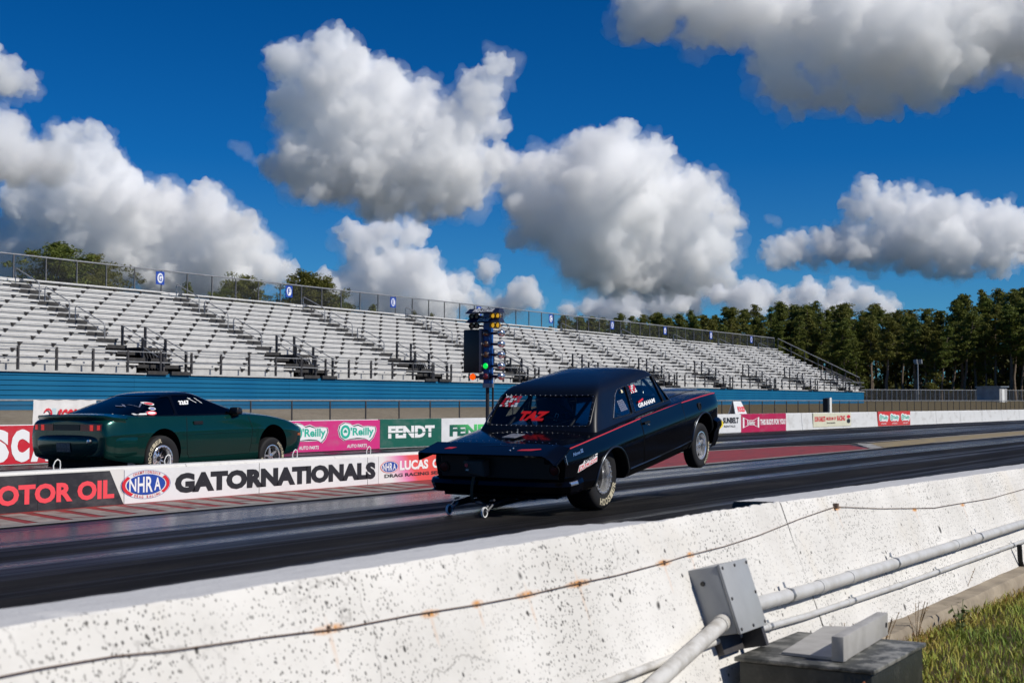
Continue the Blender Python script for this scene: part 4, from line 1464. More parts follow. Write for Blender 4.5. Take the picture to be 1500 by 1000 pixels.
def wood_label(px, kind, layer):
    look = {'tall': 'tall dark pine', 'slim': 'slim ragged pine', 'full': 'bushy green pine'}[kind]
    row = ('in front', 'midway back', 'at the back')[layer]
    zones = ((880, 'over the black car roof'), (960, 'above the grandstand rail right of the black roof'), (1050, 'above the right half of the grandstand rail'), (1140, 'above the last bays of the grandstand rail'),
             (1200, 'above the sloping end rail of the grandstand'), (1275, 'just right of the end of the blue wall'), (1330, 'just left of the floodlight pole'), (1375, 'behind the floodlight pole'), (1435, 'between the floodlight pole and the shed'), (1485, 'behind the white shed'), (9999, 'right of the white shed'))
    z = next(t for lim, t in zones if px < lim)
    return look + ' ' + row + ' ' + z, (G1 if px < 1140 else G2)
for layer, (d0, step, drop, kinds) in enumerate(((262, 17, 14, ('full', 'tall', 'tall')), (280, 14, 2, ('tall', 'slim', 'tall', 'full')), (305, 14, 4, ('tall', 'slim', 'tall', 'full')))):
    px = 806.0 + step * TR.random()
    while px < 1600:
        k = TR.choice(kinds)
        lab, grp = wood_label(px, k, layer)
        extra = abs(TR.gauss(0, 10)) if k != 'slim' else -abs(TR.gauss(0, 4))
        tree(px, d0 + TR.uniform(-8, 8), skyline(px) + drop + extra, k, lab, grp, TR.uniform(0.95, 1.7))
        px += step * TR.uniform(0.6, 1.4)
# single crowns over the left part of the stand
for i, (px, d, ty, k, w, lab) in enumerate([
    (80, 120, 371, 'spread', 1.25, 'broad round pine crown over the left end of the grandstand'),
    (118, 126, 384, 'spread', 1.1, 'pine crown just right of the broad round one at the left'),
    (147, 124, 404, 'spread', 0.75, 'low small pine crown at the right foot of the left group'),
    (272, 150, 422, 'slim', 0.9, 'small thin pine tip above the top rail left of centre'),
    (330, 150, 425, 'spread', 0.9, 'low rounded pine crown left of the central pair'),
    (385, 140, 410, 'spread', 1.15, 'pine crown left of the tallest in the central group'),
    (438, 138, 404, 'spread', 1.2, 'tallest dark pine crown of the central group over the stand'),
    (470, 140, 411, 'spread', 1.15, 'pine crown right of the tallest in the central group'),
    (500, 150, 438, 'spread', 0.8, 'low pine crown at the right foot of the central group'),
    (545, 165, 450, 'slim', 1.0, 'tiny pine tip above the rail right of the central group'),
    (603, 170, 457, 'full', 0.8, 'small pine tip left of the starting lights'),
    (634, 172, 461, 'full', 0.7, 'smallest pine tip nearest the starting lights'),
    (827, 230, 471, 'tall', 1.0, 'lone pine at the left edge of the long wood')]):
    tree(px, d, ty, k, lab, 'pines peeping over the grandstand', w)
# low dark undergrowth that fills the wood
rng = np.random.default_rng(77)
cs, rs = [], []
for i in range(1900):
    px, d = rng.uniform(790, 1640), rng.uniform(272, 340)
    P = polar(px, d)
    k = rng.random()
    cs.append((P.x, P.y, ground_z(P.x, P.y) + 0.3 + 13.0 * k * k))
    rs.append(1.5 + 1.3 * rng.random())
vs, fs = clump_geo(rng, cs, rs, 46, 0.36)
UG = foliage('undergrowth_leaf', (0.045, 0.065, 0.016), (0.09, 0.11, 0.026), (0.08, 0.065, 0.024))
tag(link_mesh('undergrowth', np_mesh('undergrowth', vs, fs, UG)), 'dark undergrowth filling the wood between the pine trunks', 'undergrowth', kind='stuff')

# wood added on the near side, out of view, to darken reflections in car paint
rng = np.random.default_rng(78)
cs, rs = [], []
for i in range(900):
    x, y = rng.uniform(-160, 260), rng.uniform(-95, -70)
    cs.append((x, y, 0.5 + 15.0 * rng.random() * (0.75 + 0.25 * math.sin(x * 0.21))))
    rs.append(1.8 + 1.6 * rng.random())
vs, fs = clump_geo(rng, cs, rs, 40, 0.75)
tag(link_mesh('wood', np_mesh('wood', vs, fs, UG)), 'unseen wood added on the near side to darken reflections in the cars', 'wood', kind='stuff')
# ------------------------------------------------------------------ car building blocks
def loft_body(stations, creases, mats_, level=2, end_crease=0.8):
    """stations: (x, half section from bottom centre to top centre); mirrored, closed, subdivided."""
    n = len(stations[0][1])
    vs, L_, R_ = [], [], []
    for x, sec in stations:
        li, ri = [], []
        for i, (y, z) in enumerate(sec):
            vs.append((x, y, z)); li.append(len(vs) - 1)
            if 0 < i < n - 1:
                vs.append((x, -y, z)); ri.append(len(vs) - 1)
            else:
                ri.append(len(vs) - 1)
        L_.append(li); R_.append(ri)
    fs = []
    for s in range(len(stations) - 1):
        for i in range(n - 1):
            fs.append((L_[s][i], L_[s][i + 1], L_[s + 1][i + 1], L_[s + 1][i]))
            fs.append((R_[s][i + 1], R_[s][i], R_[s + 1][i], R_[s + 1][i + 1]))
    for s, fl in ((0, False), (len(stations) - 1, True)):
        for i in range(n - 1):
            q = [L_[s][i], R_[s][i], R_[s][i + 1], L_[s][i + 1]]
            q = [v for k, v in enumerate(q) if v not in q[:k]]
            fs.append(tuple(q[::-1]) if fl else tuple(q))
    me = bpy.data.meshes.new('body')
    me.from_pydata(vs, [], fs)
    bm = bmesh.new()
    bm.from_mesh(me)
    bmesh.ops.recalc_face_normals(bm, faces=bm.faces)
    bm.to_mesh(me)
    bm.free()
    cr = me.attributes.new('crease_edge', 'FLOAT', 'EDGE')
    row = {}
    st = {}
    for s in range(len(stations)):
        for i in range(n):
            row[L_[s][i]] = i; row[R_[s][i]] = i
            st[L_[s][i]] = s; st[R_[s][i]] = s
    for e in me.edges:
        a, b = e.vertices
        v = 0.0
        if st[a] == st[b] and st[a] in (0, len(stations) - 1):
            v = end_crease
        elif row[a] == row[b] and row[a] in creases and st[a] != st[b]:
            v = creases[row[a]]
        cr.data[e.index].value = v
    for m in mats_:
        me.materials.append(m)
    o = link_mesh('body', me)
    md = o.modifiers.new('s', 'SUBSURF')
    md.levels = md.render_levels = level
    apply_mods(o)
    smooth_mesh(o.data, 40)
    return o

def boolean(o, cutter, op='DIFFERENCE'):
    md = o.modifiers.new('b', 'BOOLEAN')
    md.operation = op
    md.solver = 'EXACT'
    md.object = cutter
    md.material_mode = 'TRANSFER'
    apply_mods(o)
    smooth_mesh(o.data, 35)

def kill(o):
    me = o.data
    bpy.data.objects.remove(o)
    bpy.data.meshes.remove(me)

def ring_pts(z, xr, xf, hw, rr, rf, br_, bf, tilt=0.0, xc=1.05):
    pts = []
    def bez(a, c, b, k):
        return [((1 - t) ** 2 * a[0] + 2 * t * (1 - t) * c[0] + t * t * b[0], (1 - t) ** 2 * a[1] + 2 * t * (1 - t) * c[1] + t * t * b[1]) for t in [i / k for i in range(k)]]
    xa, xb = xr + br_ + rr, xf - bf - rf
    ns, ne, nc = 14, 12, 6
    pts += [(xa + (xb - xa) * i / ns, -hw) for i in range(ns)]
    yf = hw - rf
    fx_ = lambda y: xf - bf * (abs(y) / hw) ** 2.2
    pts += bez((xb, -hw), (xf - bf, -hw), (fx_(yf), -yf), nc)
    pts += [(fx_(-yf + 2 * yf * i / ne), -yf + 2 * yf * i / ne) for i in range(ne)]
    pts += bez((fx_(yf), yf), (xf - bf, hw), (xb, hw), nc)
    pts += [(xb + (xa - xb) * i / ns, hw) for i in range(ns)]
    yr = hw - rr
    rx_ = lambda y: xr + br_ * (abs(y) / hw) ** 2.2
    pts += bez((xa, hw), (xr + br_, hw), (rx_(yr), yr), nc)
    pts += [(rx_(yr - 2 * yr * i / ne), yr - 2 * yr * i / ne) for i in range(ne)]
    pts += bez((rx_(yr), -yr), (xr + br_, -hw), (xa, -hw), nc)
    return [(x, y, z + tilt * (x - xc)) for x, y in pts]

def shell_mesh(levels, apex):
    rings = [ring_pts(*l) for l in levels]
    n = len(rings[0])
    vs = [p for r in rings for p in r] + [apex]
    fs = []
    for j in range(len(rings) - 1):
        for i in range(n):
            k = (i + 1) % n
            fs.append((j * n + i, j * n + k, (j + 1) * n + k, (j + 1) * n + i))
    t = (len(rings) - 1) * n
    for i in range(n):
        fs.append((t + i, t + (i + 1) % n, len(vs) - 1))
    return vs, fs

def shell_obj(name, geo, m, thick, off=0.0):
    me = bpy.data.meshes.new(name)
    me.from_pydata(geo[0], [], geo[1])
    bm = bmesh.new()
    bm.from_mesh(me)
    bmesh.ops.recalc_face_normals(bm, faces=bm.faces)
    if off:
        bm.normal_update()
        for v in bm.verts:
            v.co -= v.normal * off
    bm.to_mesh(me)
    bm.free()
    me.materials.append(m)
    o = link_mesh(name, me)
    md = o.modifiers.new('s', 'SOLIDIFY')
    md.thickness = thick
    md.offset = -1
    apply_mods(o)
    smooth_mesh(o.data, 35)
    return o

def prism_obj(poly, fn, d0, d1, m=None):
    return MB().prism(poly, fn, d0, d1).build('cutter', m or MATS['matte_black'])

def rounded(poly, r, k=4):
    out = []
    n = len(poly)
    for i in range(n):
        p, c, q = Vector(poly[i - 1]), Vector(poly[i]), Vector(poly[(i + 1) % n])
        a = c + (p - c).normalized() * min(r, (p - c).length * 0.45)
        b = c + (q - c).normalized() * min(r, (q - c).length * 0.45)
        for t in [j / k for j in range(k + 1)]:
            w = a.lerp(c, t).lerp(c.lerp(b, t), t)
            out.append((w.x, w.y))
    return out

def grow(poly, g):
    cx, cy = sum(p[0] for p in poly) / len(poly), sum(p[1] for p in poly) / len(poly)
    out = []
    for x, y in poly:
        l = math.hypot(x - cx, y - cy)
        out.append((cx + (x - cx) * (l + g) / l, cy + (y - cy) * (l + g) / l))
    return out

class Surf:
    """Projects marks onto a car's panels."""
    def __init__(s, objs):
        vs, fs = [], []
        for o in objs:
            b = len(vs)
            vs += [v.co.copy() for v in o.data.vertices]
            fs += [tuple(b + i for i in p.vertices) for p in o.data.polygons]
        s.t = BVHTree.FromPolygons(vs, fs)
    def cast(s, o, d, off):
        d = Vector(d).normalized()
        h, n, i, l = s.t.ray_cast(Vector(o), d)
        if h is None:
            h, n, i, l = s.t.find_nearest(Vector(o) + d * 2.1)
        if n.dot(d) > 0: n = -n
        return h + n * off
    def right(s, u, v, d): return s.cast((u, -3, v), (0, 1, 0), 0.0025 + d)
    def left(s, u, v, d): return s.cast((u, 3, v), (0, -1, 0), 0.0025 + d)
    def rear(s, u, v, d): return s.cast((-4, u, v), (1, 0, 0), 0.0025 + d)
    def top(s, u, v, d): return s.cast((u, v, 3), (0, 0, -1), 0.0025 + d)

def ribbon(mb, fn, pts, w, d=0.001, mi=0, sub=12):
    """A painted stripe: polyline in (u, v), laid on the panel by fn."""
    P = []
    for i in range(len(pts) - 1):
        for k in range(sub):
            t = k / sub
            P.append((pts[i][0] + (pts[i + 1][0] - pts[i][0]) * t, pts[i][1] + (pts[i + 1][1] - pts[i][1]) * t))
    P.append(pts[-1])
    vs, fs = [], []
    for i, (u, v) in enumerate(P):
        a, b = P[max(0, i - 1)], P[min(len(P) - 1, i + 1)]
        l = math.hypot(b[0] - a[0], b[1] - a[1])
        nx, ny = -(b[1] - a[1]) / l, (b[0] - a[0]) / l
        vs += [fn(u + nx * w / 2, v + ny * w / 2, d), fn(u - nx * w / 2, v - ny * w / 2, d)]
    fs = [(2 * i, 2 * i + 1, 2 * i + 3, 2 * i + 2) for i in range(len(P) - 1)]
    mb.add(vs, fs, mi)

mat('barrel_alloy', (0.13, 0.13, 0.135), 0.3, 0.8)
def wheel(parent, c, r, w, rim, s, style, letters=None, la=(-2.6, -0.5), rot=0.0, ltop=None):
    """s: -1 right side, +1 left side (outward along y)."""
    wo = empty('wheel', c)
    wo.parent = parent
    hw = w / 2
    prof = [(rim * 0.97, -hw * 0.86), (rim * 1.12, -hw), (r * 0.86, -hw * 1.04), (r * 0.965, -hw * 0.93), (r * 0.995, -hw * 0.70), (r, 0), (r * 0.995, hw * 0.70), (r * 0.965, hw * 0.93), (r * 0.86, hw * 1.04), (rim * 1.12, hw), (rim * 0.97, hw * 0.86)]
    MB().lathe(prof, (0, 0, 0), (0, s, 0), 48, caps=False).build('tyre', MATS['black_rubber'], wo, smooth=50)
    mb = MB()
    if style == 'bead':
        mb.lathe([(rim * 1.04, hw * 0.84), (rim * 1.06, hw * 1.0), (rim * 1.02, hw * 1.04), (rim * 0.90, hw * 1.03), (rim * 0.88, hw * 0.95), (rim * 0.85, hw * 0.45)], (0, 0, 0), (0, s, 0), 40, caps=False)
        mb.build('rim', MATS['polished_alloy'], wo, smooth=40)
        mb = MB()
        for k in range(20):
            a = 2 * PI * k / 20 + rot
            mb.lathe([(rim * 0.045, 0), (rim * 0.045, 0.012), (0.0, 0.014)], (math.cos(a) * rim * 0.965, s * hw * 1.03, math.sin(a) * rim * 0.965), (0, s, 0), 8)
        mb.build('rim_bolts', MATS['chrome'], wo)['kind'] = 'stuff'
        MB().lathe([(rim * 0.85, hw * 0.46), (rim * 0.82, -hw * 0.3), (0.0, -hw * 0.3)], (0, 0, 0), (0, s, 0), 32, caps=False).build('rim_barrel', MATS['barrel_alloy'], wo, smooth=40)
        nsp, wd = 10, 0.20
    else:
        mb.lathe([(rim * 0.98, hw * 0.80), (rim * 1.02, hw * 0.98), (rim * 0.96, hw * 1.0), (rim * 0.90, hw * 0.9), (rim * 0.86, 0), (rim * 0.84, -hw * 0.6)], (0, 0, 0), (0, s, 0), 40, caps=False)
        mb.build('rim', MATS['polished_alloy'], wo, smooth=40)
        MB().lathe([(rim * 0.85, -hw * 0.5), (0, -hw * 0.5)], (0, 0, 0), (0, s, 0), 24, caps=False).build('brake_disc', MATS['matte_black'], wo)
        nsp, wd = 5, 0.26
    d_in, d_out = (-hw * 0.05, hw * 0.30) if style == 'bead' else (hw * 0.2, hw * 0.62)
    for k in range(nsp):
        a = 2 * PI * k / nsp + rot
        u = Vector((math.cos(a), 0, math.sin(a)))
        t_ = Vector((-math.sin(a), 0, math.cos(a)))
        Y = Vector((0, s, 0))
        p, q = u * rim * 0.18, u * rim * 0.86
        w0, w1 = rim * wd, rim * wd * (0.45 if style == 'bead' else 0.55)
        h0, h1 = d_out, d_out * (0.5 if style == 'bead' else 0.95)
        sp = MB().hexa([p - t_ * w0 / 2 + Y * d_in, p + t_ * w0 / 2 + Y * d_in, q + t_ * w1 / 2 + Y * d_in * 0.5, q - t_ * w1 / 2 + Y * d_in * 0.5, p - t_ * w0 * 0.3 + Y * h0, p + t_ * w0 * 0.3 + Y * h0, q + t_ * w1 * 0.3 + Y * h1, q - t_ * w1 * 0.3 + Y * h1])
        sp.build('spoke', MATS['polished_alloy'], wo)
    MB().lathe([(rim * 0.24, d_in), (rim * 0.22, d_out * 1.02), (rim * 0.13, d_out * 1.1), (rim * 0.12, d_out * 1.35), (0.0, d_out * 1.4)], (0, 0, 0), (0, s, 0), 20, caps=False).build('hub', MATS['dark_metal'] if style == 'bead' else MATS['chrome'], wo, smooth=40)
    if letters:
        mb = MB()
        for (a0, a1) in ([la] + ([ltop] if ltop else [])):
            nL = len(letters)
            for i, ch in enumerate(letters):
                a = a0 + (a1 - a0) * (i + 0.5) / nL
                co, fs, asp = text_geo(ch, 0.03)
                rm = (rim * 1.16 + r * 0.93) / 2
                hh = (r * 0.93 - rim * 1.16) * 0.62
                ww = min(abs(a1 - a0) / nL * rm * 0.86, hh * 1.1)
                u = Vector((math.cos(a), 0, math.sin(a)))
                # letters read along the tread when seen from outside
                tt = Vector((math.sin(a), 0, -math.cos(a))) if (a1 < a0) == (s < 0) else Vector((-math.sin(a), 0, math.cos(a)))
                up_ = u if (a1 < a0) else -u
                vs = []
                for p_, q_ in co:
                    ro = (q_ - 0.5) * hh
                    P = u * rm + tt * (p_ - 0.5) * ww + up_ * ro
                    rad = math.hypot(P.x, P.z)
                    k_ = (rad - rim * 1.12) / (r * 0.86 - rim * 1.12)
                    off = hw * (1.0 + 0.04 * max(0, min(1, k_))) - (0 if k_ < 1 else (k_ - 1) * hw * 0.11 * 1.0) + 0.003
                    vs.append(P + Vector((0, s * off, 0)))
                mb.add(vs, fs)
        mb.build('tyre_lettering', MATS['tyre_letter'], wo, fix=False)
    return wo

def tinted_glass(name, tint_, gloss=0.04):
    m = bpy.data.materials.new(name)
    m.use_nodes = True
    t = m.node_tree
    t.nodes.clear()
    out = t.nodes.new('ShaderNodeOutputMaterial')
    tr = t.nodes.new('ShaderNodeBsdfTransparent')
    tr.inputs[0].default_value = (*tint_, 1)
    gl = t.nodes.new('ShaderNodeBsdfGlossy')
    gl.inputs['Roughness'].default_value = gloss
    fr = t.nodes.new('ShaderNodeFresnel')
    geo_ = t.nodes.new('ShaderNodeNewGeometry')
    ior = t.nodes.new('ShaderNodeMapRange')
    ior.inputs[3].default_value = 1.5
    ior.inputs[4].default_value = 1 / 1.5
    t.links.new(geo_.outputs['Backfacing'], ior.inputs[0])
    t.links.new(ior.outputs[0], fr.inputs[0])
    mx = t.nodes.new('ShaderNodeMixShader')
    t.links.new(fr.outputs[0], mx.inputs[0])
    t.links.new(tr.outputs[0], mx.inputs[1])
    t.links.new(gl.outputs[0], mx.inputs[2])
    t.links.new(mx.outputs[0], out.inputs['Surface'])
    MATS[name] = m
    return m

def car_paint(name, col, rough, flake, metal=0.0, coat=0.6, spec=0.5):
    m = mat(name, col, rough, metal, spec=spec, coat=coat, coat_rough=0.03)
    t = NT(m)
    f = t.ramp(t.noise(t.coord(), 3.0, 5, 0.6), [(0.35, 0), (0.7, 1)])
    t.rough(t.math('ADD', rough, t.math('MULTIPLY', f, 0.06)))
    t.bump(t.noise(t.coord(), 1400, 1), flake, 0.0005)
    return m

# ------------------------------------------------------------------ black coupe, front wheels in the air
nova_paint = car_paint('black_car_paint', (0.002, 0.002, 0.0028), 0.07, 0.0, coat=0.0, spec=0.34)
roof_paint = car_paint('black_satin_roof', (0.003, 0.0035, 0.005), 0.30, 0.0, coat=0.30, spec=0.40)
nova_glass = tinted_glass('smoked_lexan', (0.84, 0.86, 0.87))
nova_side_glass = tinted_glass('side_lexan', (0.80, 0.86, 0.88))
NP = (14.6162, 8.3515, 0.0217)
NYAW, NPIT, NROL = R(1.948), R(8.31), R(0.5)
nova = empty('drag_car', NP, label='black two door classic drag car lifting its front wheels, seen from behind', cat='car')
NM = Matrix.Translation(NP) @ Matrix.Rotation(NYAW, 4, 'Z') @ Matrix.Rotation(-NPIT, 4, 'Y') @ Matrix.Rotation(NROL, 4, 'X')
nova.rotation_mode = 'XYZ'
nova.matrix_world = NM
nova['label'] = nova['label']

def nova_sec(x):
    I = lambda xs, ys: float(np.interp(x, xs, ys))
    X = [-1.08, -0.8, -0.3, 0.4, 1.0, 1.7, 2.3, 2.9, 3.35, 3.55, 3.64]
    zs = I(X, [0.862, 0.876, 0.893, 0.910, 0.920, 0.923, 0.915, 0.900, 0.880, 0.862, 0.83])
    ys = I(X, [0.80, 0.825, 0.842, 0.846, 0.842, 0.838, 0.833, 0.825, 0.812, 0.79, 0.74])
    ym = I(X, [0.83, 0.862, 0.888, 0.893, 0.888, 0.884, 0.881, 0.876, 0.86, 0.83, 0.775])
    yc = I(X, [0.80, 0.838, 0.862, 0.868, 0.864, 0.862, 0.860, 0.855, 0.84, 0.81, 0.75])
    zb = I(X, [0.40, 0.35, 0.30, 0.265, 0.255, 0.255, 0.258, 0.27, 0.31, 0.36, 0.40])
    zc = I(X, [0.52, 0.46, 0.405, 0.372, 0.365, 0.367, 0.372, 0.40, 0.44, 0.47, 0.50])
    yb = I(X, [0.74, 0.79, 0.80, 0.80, 0.80, 0.80, 0.80, 0.79, 0.77, 0.72, 0.66])
    zd = I(X, [0.895, 0.915, 0.935, 0.945, 0.945, 0.95, 0.965, 0.968, 0.945, 0.915, 0.86])
    zk = zs + (zd - zs) * 0.55
    return [(0, zb - 0.01), (yb * 0.75, zb - 0.01), (yb, zb), (yc - 0.012, zc - 0.03), (yc, zc), (ym, 0.70 if x > -0.9 else 0.70), (ys + 0.006, zs - 0.035), (ys, zs), (ys - 0.05, zs + 0.012), (ys - 0.16, zk), (0.36, zd), (0, zd + 0.006)]
st = [(x, nova_sec(x)) for x in (-1.08, -1.065, -0.8, -0.45, -0.1, 0.3, 0.8, 1.3, 1.8, 2.25, 2.55, 2.85, 3.15, 3.4, 3.55, 3.64)]
body = loft_body(st, {2: 0.5, 3: 0.8, 4: 0.8, 5: 0.75, 7: 0.9}, [nova_paint, MATS['matte_black']])
cut = MB()
for s in (-1, 1):
    cut.lathe([(0.425, 0.42 * s), (0.425, 1.2 * s)], (0.03, 0, 0.275), (0, 1, 0), 40)
    cut.lathe([(0.405, 0.42 * s), (0.405, 1.2 * s)], (2.875, 0, 0.265), (0, 1, 0), 40)
cut = cut.build('cutter', MATS['matte_black'])
boolean(body, cut)
kill(cut)
body.parent = nova
NSURF = Surf([body])
lev = [(0.875, -0.27, 2.42, 0.785, 0.09, 0.10, 0.05, 0.20), (0.97, -0.185, 2.31, 0.748, 0.085, 0.09, 0.05, 0.18), (1.08, -0.09, 2.19, 0.712, 0.08, 0.08, 0.048, 0.17), (1.19, 0.015, 2.075, 0.675, 0.08, 0.08, 0.046, 0.15, 0.006), (1.285, 0.108, 1.985, 0.640, 0.08, 0.08, 0.045, 0.13, 0.012),
       (1.335, 0.165, 1.93, 0.620, 0.085, 0.09, 0.045, 0.12, 0.018), (1.372, 0.235, 1.87, 0.585, 0.09, 0.10, 0.045, 0.11, 0.02), (1.402, 0.37, 1.77, 0.520, 0.10, 0.12, 0.045, 0.10, 0.02), (1.424, 0.58, 1.64, 0.42, 0.14, 0.12, 0.05, 0.08, 0.02), (1.44, 0.78, 1.50, 0.30, 0.12, 0.10, 0.04, 0.06, 0.02), (1.449, 0.98, 1.34, 0.16, 0.07, 0.07, 0.02, 0.03, 0.02)]
geo = shell_mesh(lev, (1.16, 0, 1.453))
roof = shell_obj('roof', geo, roof_paint, 0.03)
XZ = lambda u, v, d: (u, d, v)
YZ = lambda u, v, d: (d, u, v)
wins = {
    'rear_window': (rounded([(-0.655, 0.978), (0.655, 0.978), (0.60, 1.285), (-0.60, 1.285)], 0.05), YZ, (-0.8, 0.75), nova_glass),
    'windshield': (rounded([(-0.66, 1.00), (0.66, 1.00), (0.575, 1.335), (-0.575, 1.335)], 0.05), YZ, (1.55, 2.8), nova_side_glass),
}
qw = rounded([(0.37, 0.985), (0.90, 0.968), (0.965, 1.285), (0.715, 1.268), (0.60, 1.20)], 0.03)
dw = rounded([(0.985, 0.966), (1.845, 0.972), (1.765, 1.312), (1.045, 1.292)], 0.02)
vw = rounded([(1.885, 0.974), (2.03, 0.975), (1.845, 1.300), (1.805, 1.312)], 0.012)
for nm, poly in (('quarter_window', qw), ('door_window', dw), ('vent_window', vw)):
    wins[nm] = (poly, XZ, (-1.2, -0.4), nova_side_glass)
    wins[nm + ' '] = (poly, XZ, (0.4, 1.2), nova_side_glass)
for nm, (poly, fn, (d0, d1), gm) in wins.items():
    c = prism_obj(poly, fn, d0, d1)
    boolean(roof, c)
    kill(c)
for nm, (poly, fn, (d0, d1), gm) in wins.items():
    g = shell_obj(nm.strip(), geo, gm, 0.005, 0.010)
    c = prism_obj(grow(poly, 0.012), fn, d0, d1, gm)
    boolean(g, c, 'INTERSECT')
    kill(c)
    g.parent = nova
roof.parent = nova
GS = Surf([shell_obj('tmp', geo, roof_paint, 0.02)])
kill(bpy.data.objects['tmp'])

def tubes_on(fn, pts, r, name, m, parent, sub=8):
    P = []
    for i in range(len(pts) - 1):
        for k in range(sub):
            t = k / sub
            P.append(fn(pts[i][0] + (pts[i + 1][0] - pts[i][0]) * t, pts[i][1] + (pts[i + 1][1] - pts[i][1]) * t, -0.0025))
    P.append(fn(*pts[-1], -0.0025))
    return MB().tube(P, r, 6).build(name, m, parent, smooth=60)

# rivets that hold the plastic windows
def rivets(fn, poly, step, r, name='window_rivets', off=0.0):
    mb = MB()
    n = len(poly)
    acc = 0.0
    for i in range(n):
        a, b = Vector(poly[i]), Vector(poly[(i + 1) % n])
        L = (b - a).length
        while acc < L:
            p = a.lerp(b, acc / L)
            c = Vector(fn(p.x, p.y, off))
            c2 = Vector(fn(p.x, p.y, off + 0.004))
            mb.lathe([(r, 0), (r * 0.8, 0.002), (0, 0.003)], c, (c2 - c), 6)
            acc += step
        acc -= L
    o = mb.build(name, MATS['rivet_steel'], nova)
    o['kind'] = 'stuff'
    return o
rivets(GS.rear, grow(wins['rear_window'][0], 0.012), 0.068, 0.0065)
for q in (qw, dw):
    rivets(GS.right, grow(q, 0.012), 0.055, 0.0045)
rivets(NSURF.top, [(-0.86, 0.66), (-0.86, -0.66), (-0.8601, -0.66), (-0.8601, -0.655)], 0.085, 0.005, 'deck_rivets')
# dark rubber round the rear window and a bright edge at the quarter window
def loop_trim(fn, poly, r, name, m, closed=True):
    P = [fn(u, v, -0.001) for u, v in poly]
    return MB().tube(P, r, 6, closed=closed).build(name, m, nova, smooth=60)
loop_trim(GS.rear, grow(wins['rear_window'][0], 0.03), 0.007, 'window_trim', MATS['black_plastic'])
for q in (dw, qw, vw):
    loop_trim(GS.right, grow(q, 0.008), 0.005, 'window_trim', MATS['black_plastic'])
    loop_trim(GS.left, grow(q, 0.008), 0.005, 'window_trim', MATS['black_plastic'])
MB().tube([GS.right(u, v, 0) for u, v in ((0.375, 0.99), (0.52, 1.13), (0.62, 1.225), (0.72, 1.275))], 0.005, 6).build('window_edge', MATS['chrome'], nova)

# doors, gaps and trim lines
trim_highlight = mat('trim_highlight', (0.10, 0.11, 0.125), 0.28, 0.9)  # lighter metal carries the sky highlight along sill crease and arch lips
for s, fn in ((-1, NSURF.right), (1, NSURF.left)):
    dr = [(0.905, 0.918), (0.90, 0.64), (0.895, 0.375), (2.215, 0.378), (2.225, 0.64), (2.235, 0.910)]
    pm = MB()
    U = [0.91 + 1.31 * i / 16 for i in range(17)]
    Vv = [0.380 + 0.53 * j / 12 for j in range(13)]
    g = [[fn(u, v, 0.0012) for v in Vv] for u in U]
    vs = [p for r_ in g for p in r_]
    pm.add(vs, [(i * 13 + j, i * 13 + j + 1, (i + 1) * 13 + j + 1, (i + 1) * 13 + j) for i in range(16) for j in range(12)])
    door = pm.build('door', nova_paint, nova, smooth=60, fix=False)
    if s > 0:
        door.data.flip_normals()
    tubes_on(fn, dr, 0.0042, 'door_gap', MATS['matte_black'], nova)
    h = fn(1.02, 0.835, 0.012)
    MB().box(h.x - 0.075, h.x + 0.075, h.y - 0.016, h.y + 0.016, h.z - 0.014, h.z + 0.014).build('door_handle', MATS['black_plastic'], door)
    MB().lathe([(0.012, 0), (0.008, 0.01), (0, 0.012)], fn(1.10, 0.80, 0), (0, s, 0), 10).build('door_lock', MATS['chrome'], door)
    # arch lips
    for (cx, cz, rr, a0, a1) in ((0.03, 0.275, 0.428, R(8), R(172)), (2.875, 0.265, 0.408, R(5), R(178))):
        P = [fn(cx + rr * 1.015 * math.cos(a0 + (a1 - a0) * i / 28), cz + rr * 1.015 * math.sin(a0 + (a1 - a0) * i / 28), 0.001) for i in range(29)]
        MB().tube(P, 0.013, 8).build('arch_lip', trim_highlight, nova, smooth=60)
    tubes_on(fn, [(0.50, 0.372), (1.4, 0.366), (2.44, 0.374)], 0.010, 'sill_moulding', trim_highlight, nova)
    P = [NSURF.top(x, s * 0.60, 0) for x in (2.40, 2.8, 3.2, 3.5)]
    MB().tube(P, 0.004, 6).build('hood_gap', MATS['matte_black'], nova)
# pin stripe in red, turning down in bright trim at the tail
red_stripe = mat('red_stripe', (0.50, 0.03, 0.035), 0.35)
def stripe_fn(u, v, d):
    return NSURF.cast((u, -3, v), (0, 1, 0), 0.002 + d)
sx = [-1.02, -0.8, -0.3, 0.4, 1.0, 1.7, 2.3, 2.9, 3.3, 3.5]
szs = [float(np.interp(x, [-1.08, -0.8, -0.3, 0.4, 1.0, 1.7, 2.3, 2.9, 3.35, 3.55], [0.862, 0.876, 0.893, 0.910, 0.920, 0.923, 0.915, 0.900, 0.880, 0.862])) - 0.012 for x in sx]
mb = MB()
ribbon(mb, stripe_fn, list(zip(sx, szs)), 0.012)
mb.build('pin_stripe', red_stripe, nova, fix=False)
mb = MB()
ribbon(mb, lambda u, v, d: NSURF.left(u, v, d), list(zip(sx, szs)), 0.012)
mb.build('pin_stripe', red_stripe, nova, fix=False)
MB().tube([NSURF.right(u, v, 0) for u, v in ((-1.0, 0.845), (-1.03, 0.835), (-1.045, 0.81), (-1.05, 0.76), (-1.045, 0.70))], 0.006, 6).build('corner_trim', MATS['polished_alloy'], nova, smooth=60)

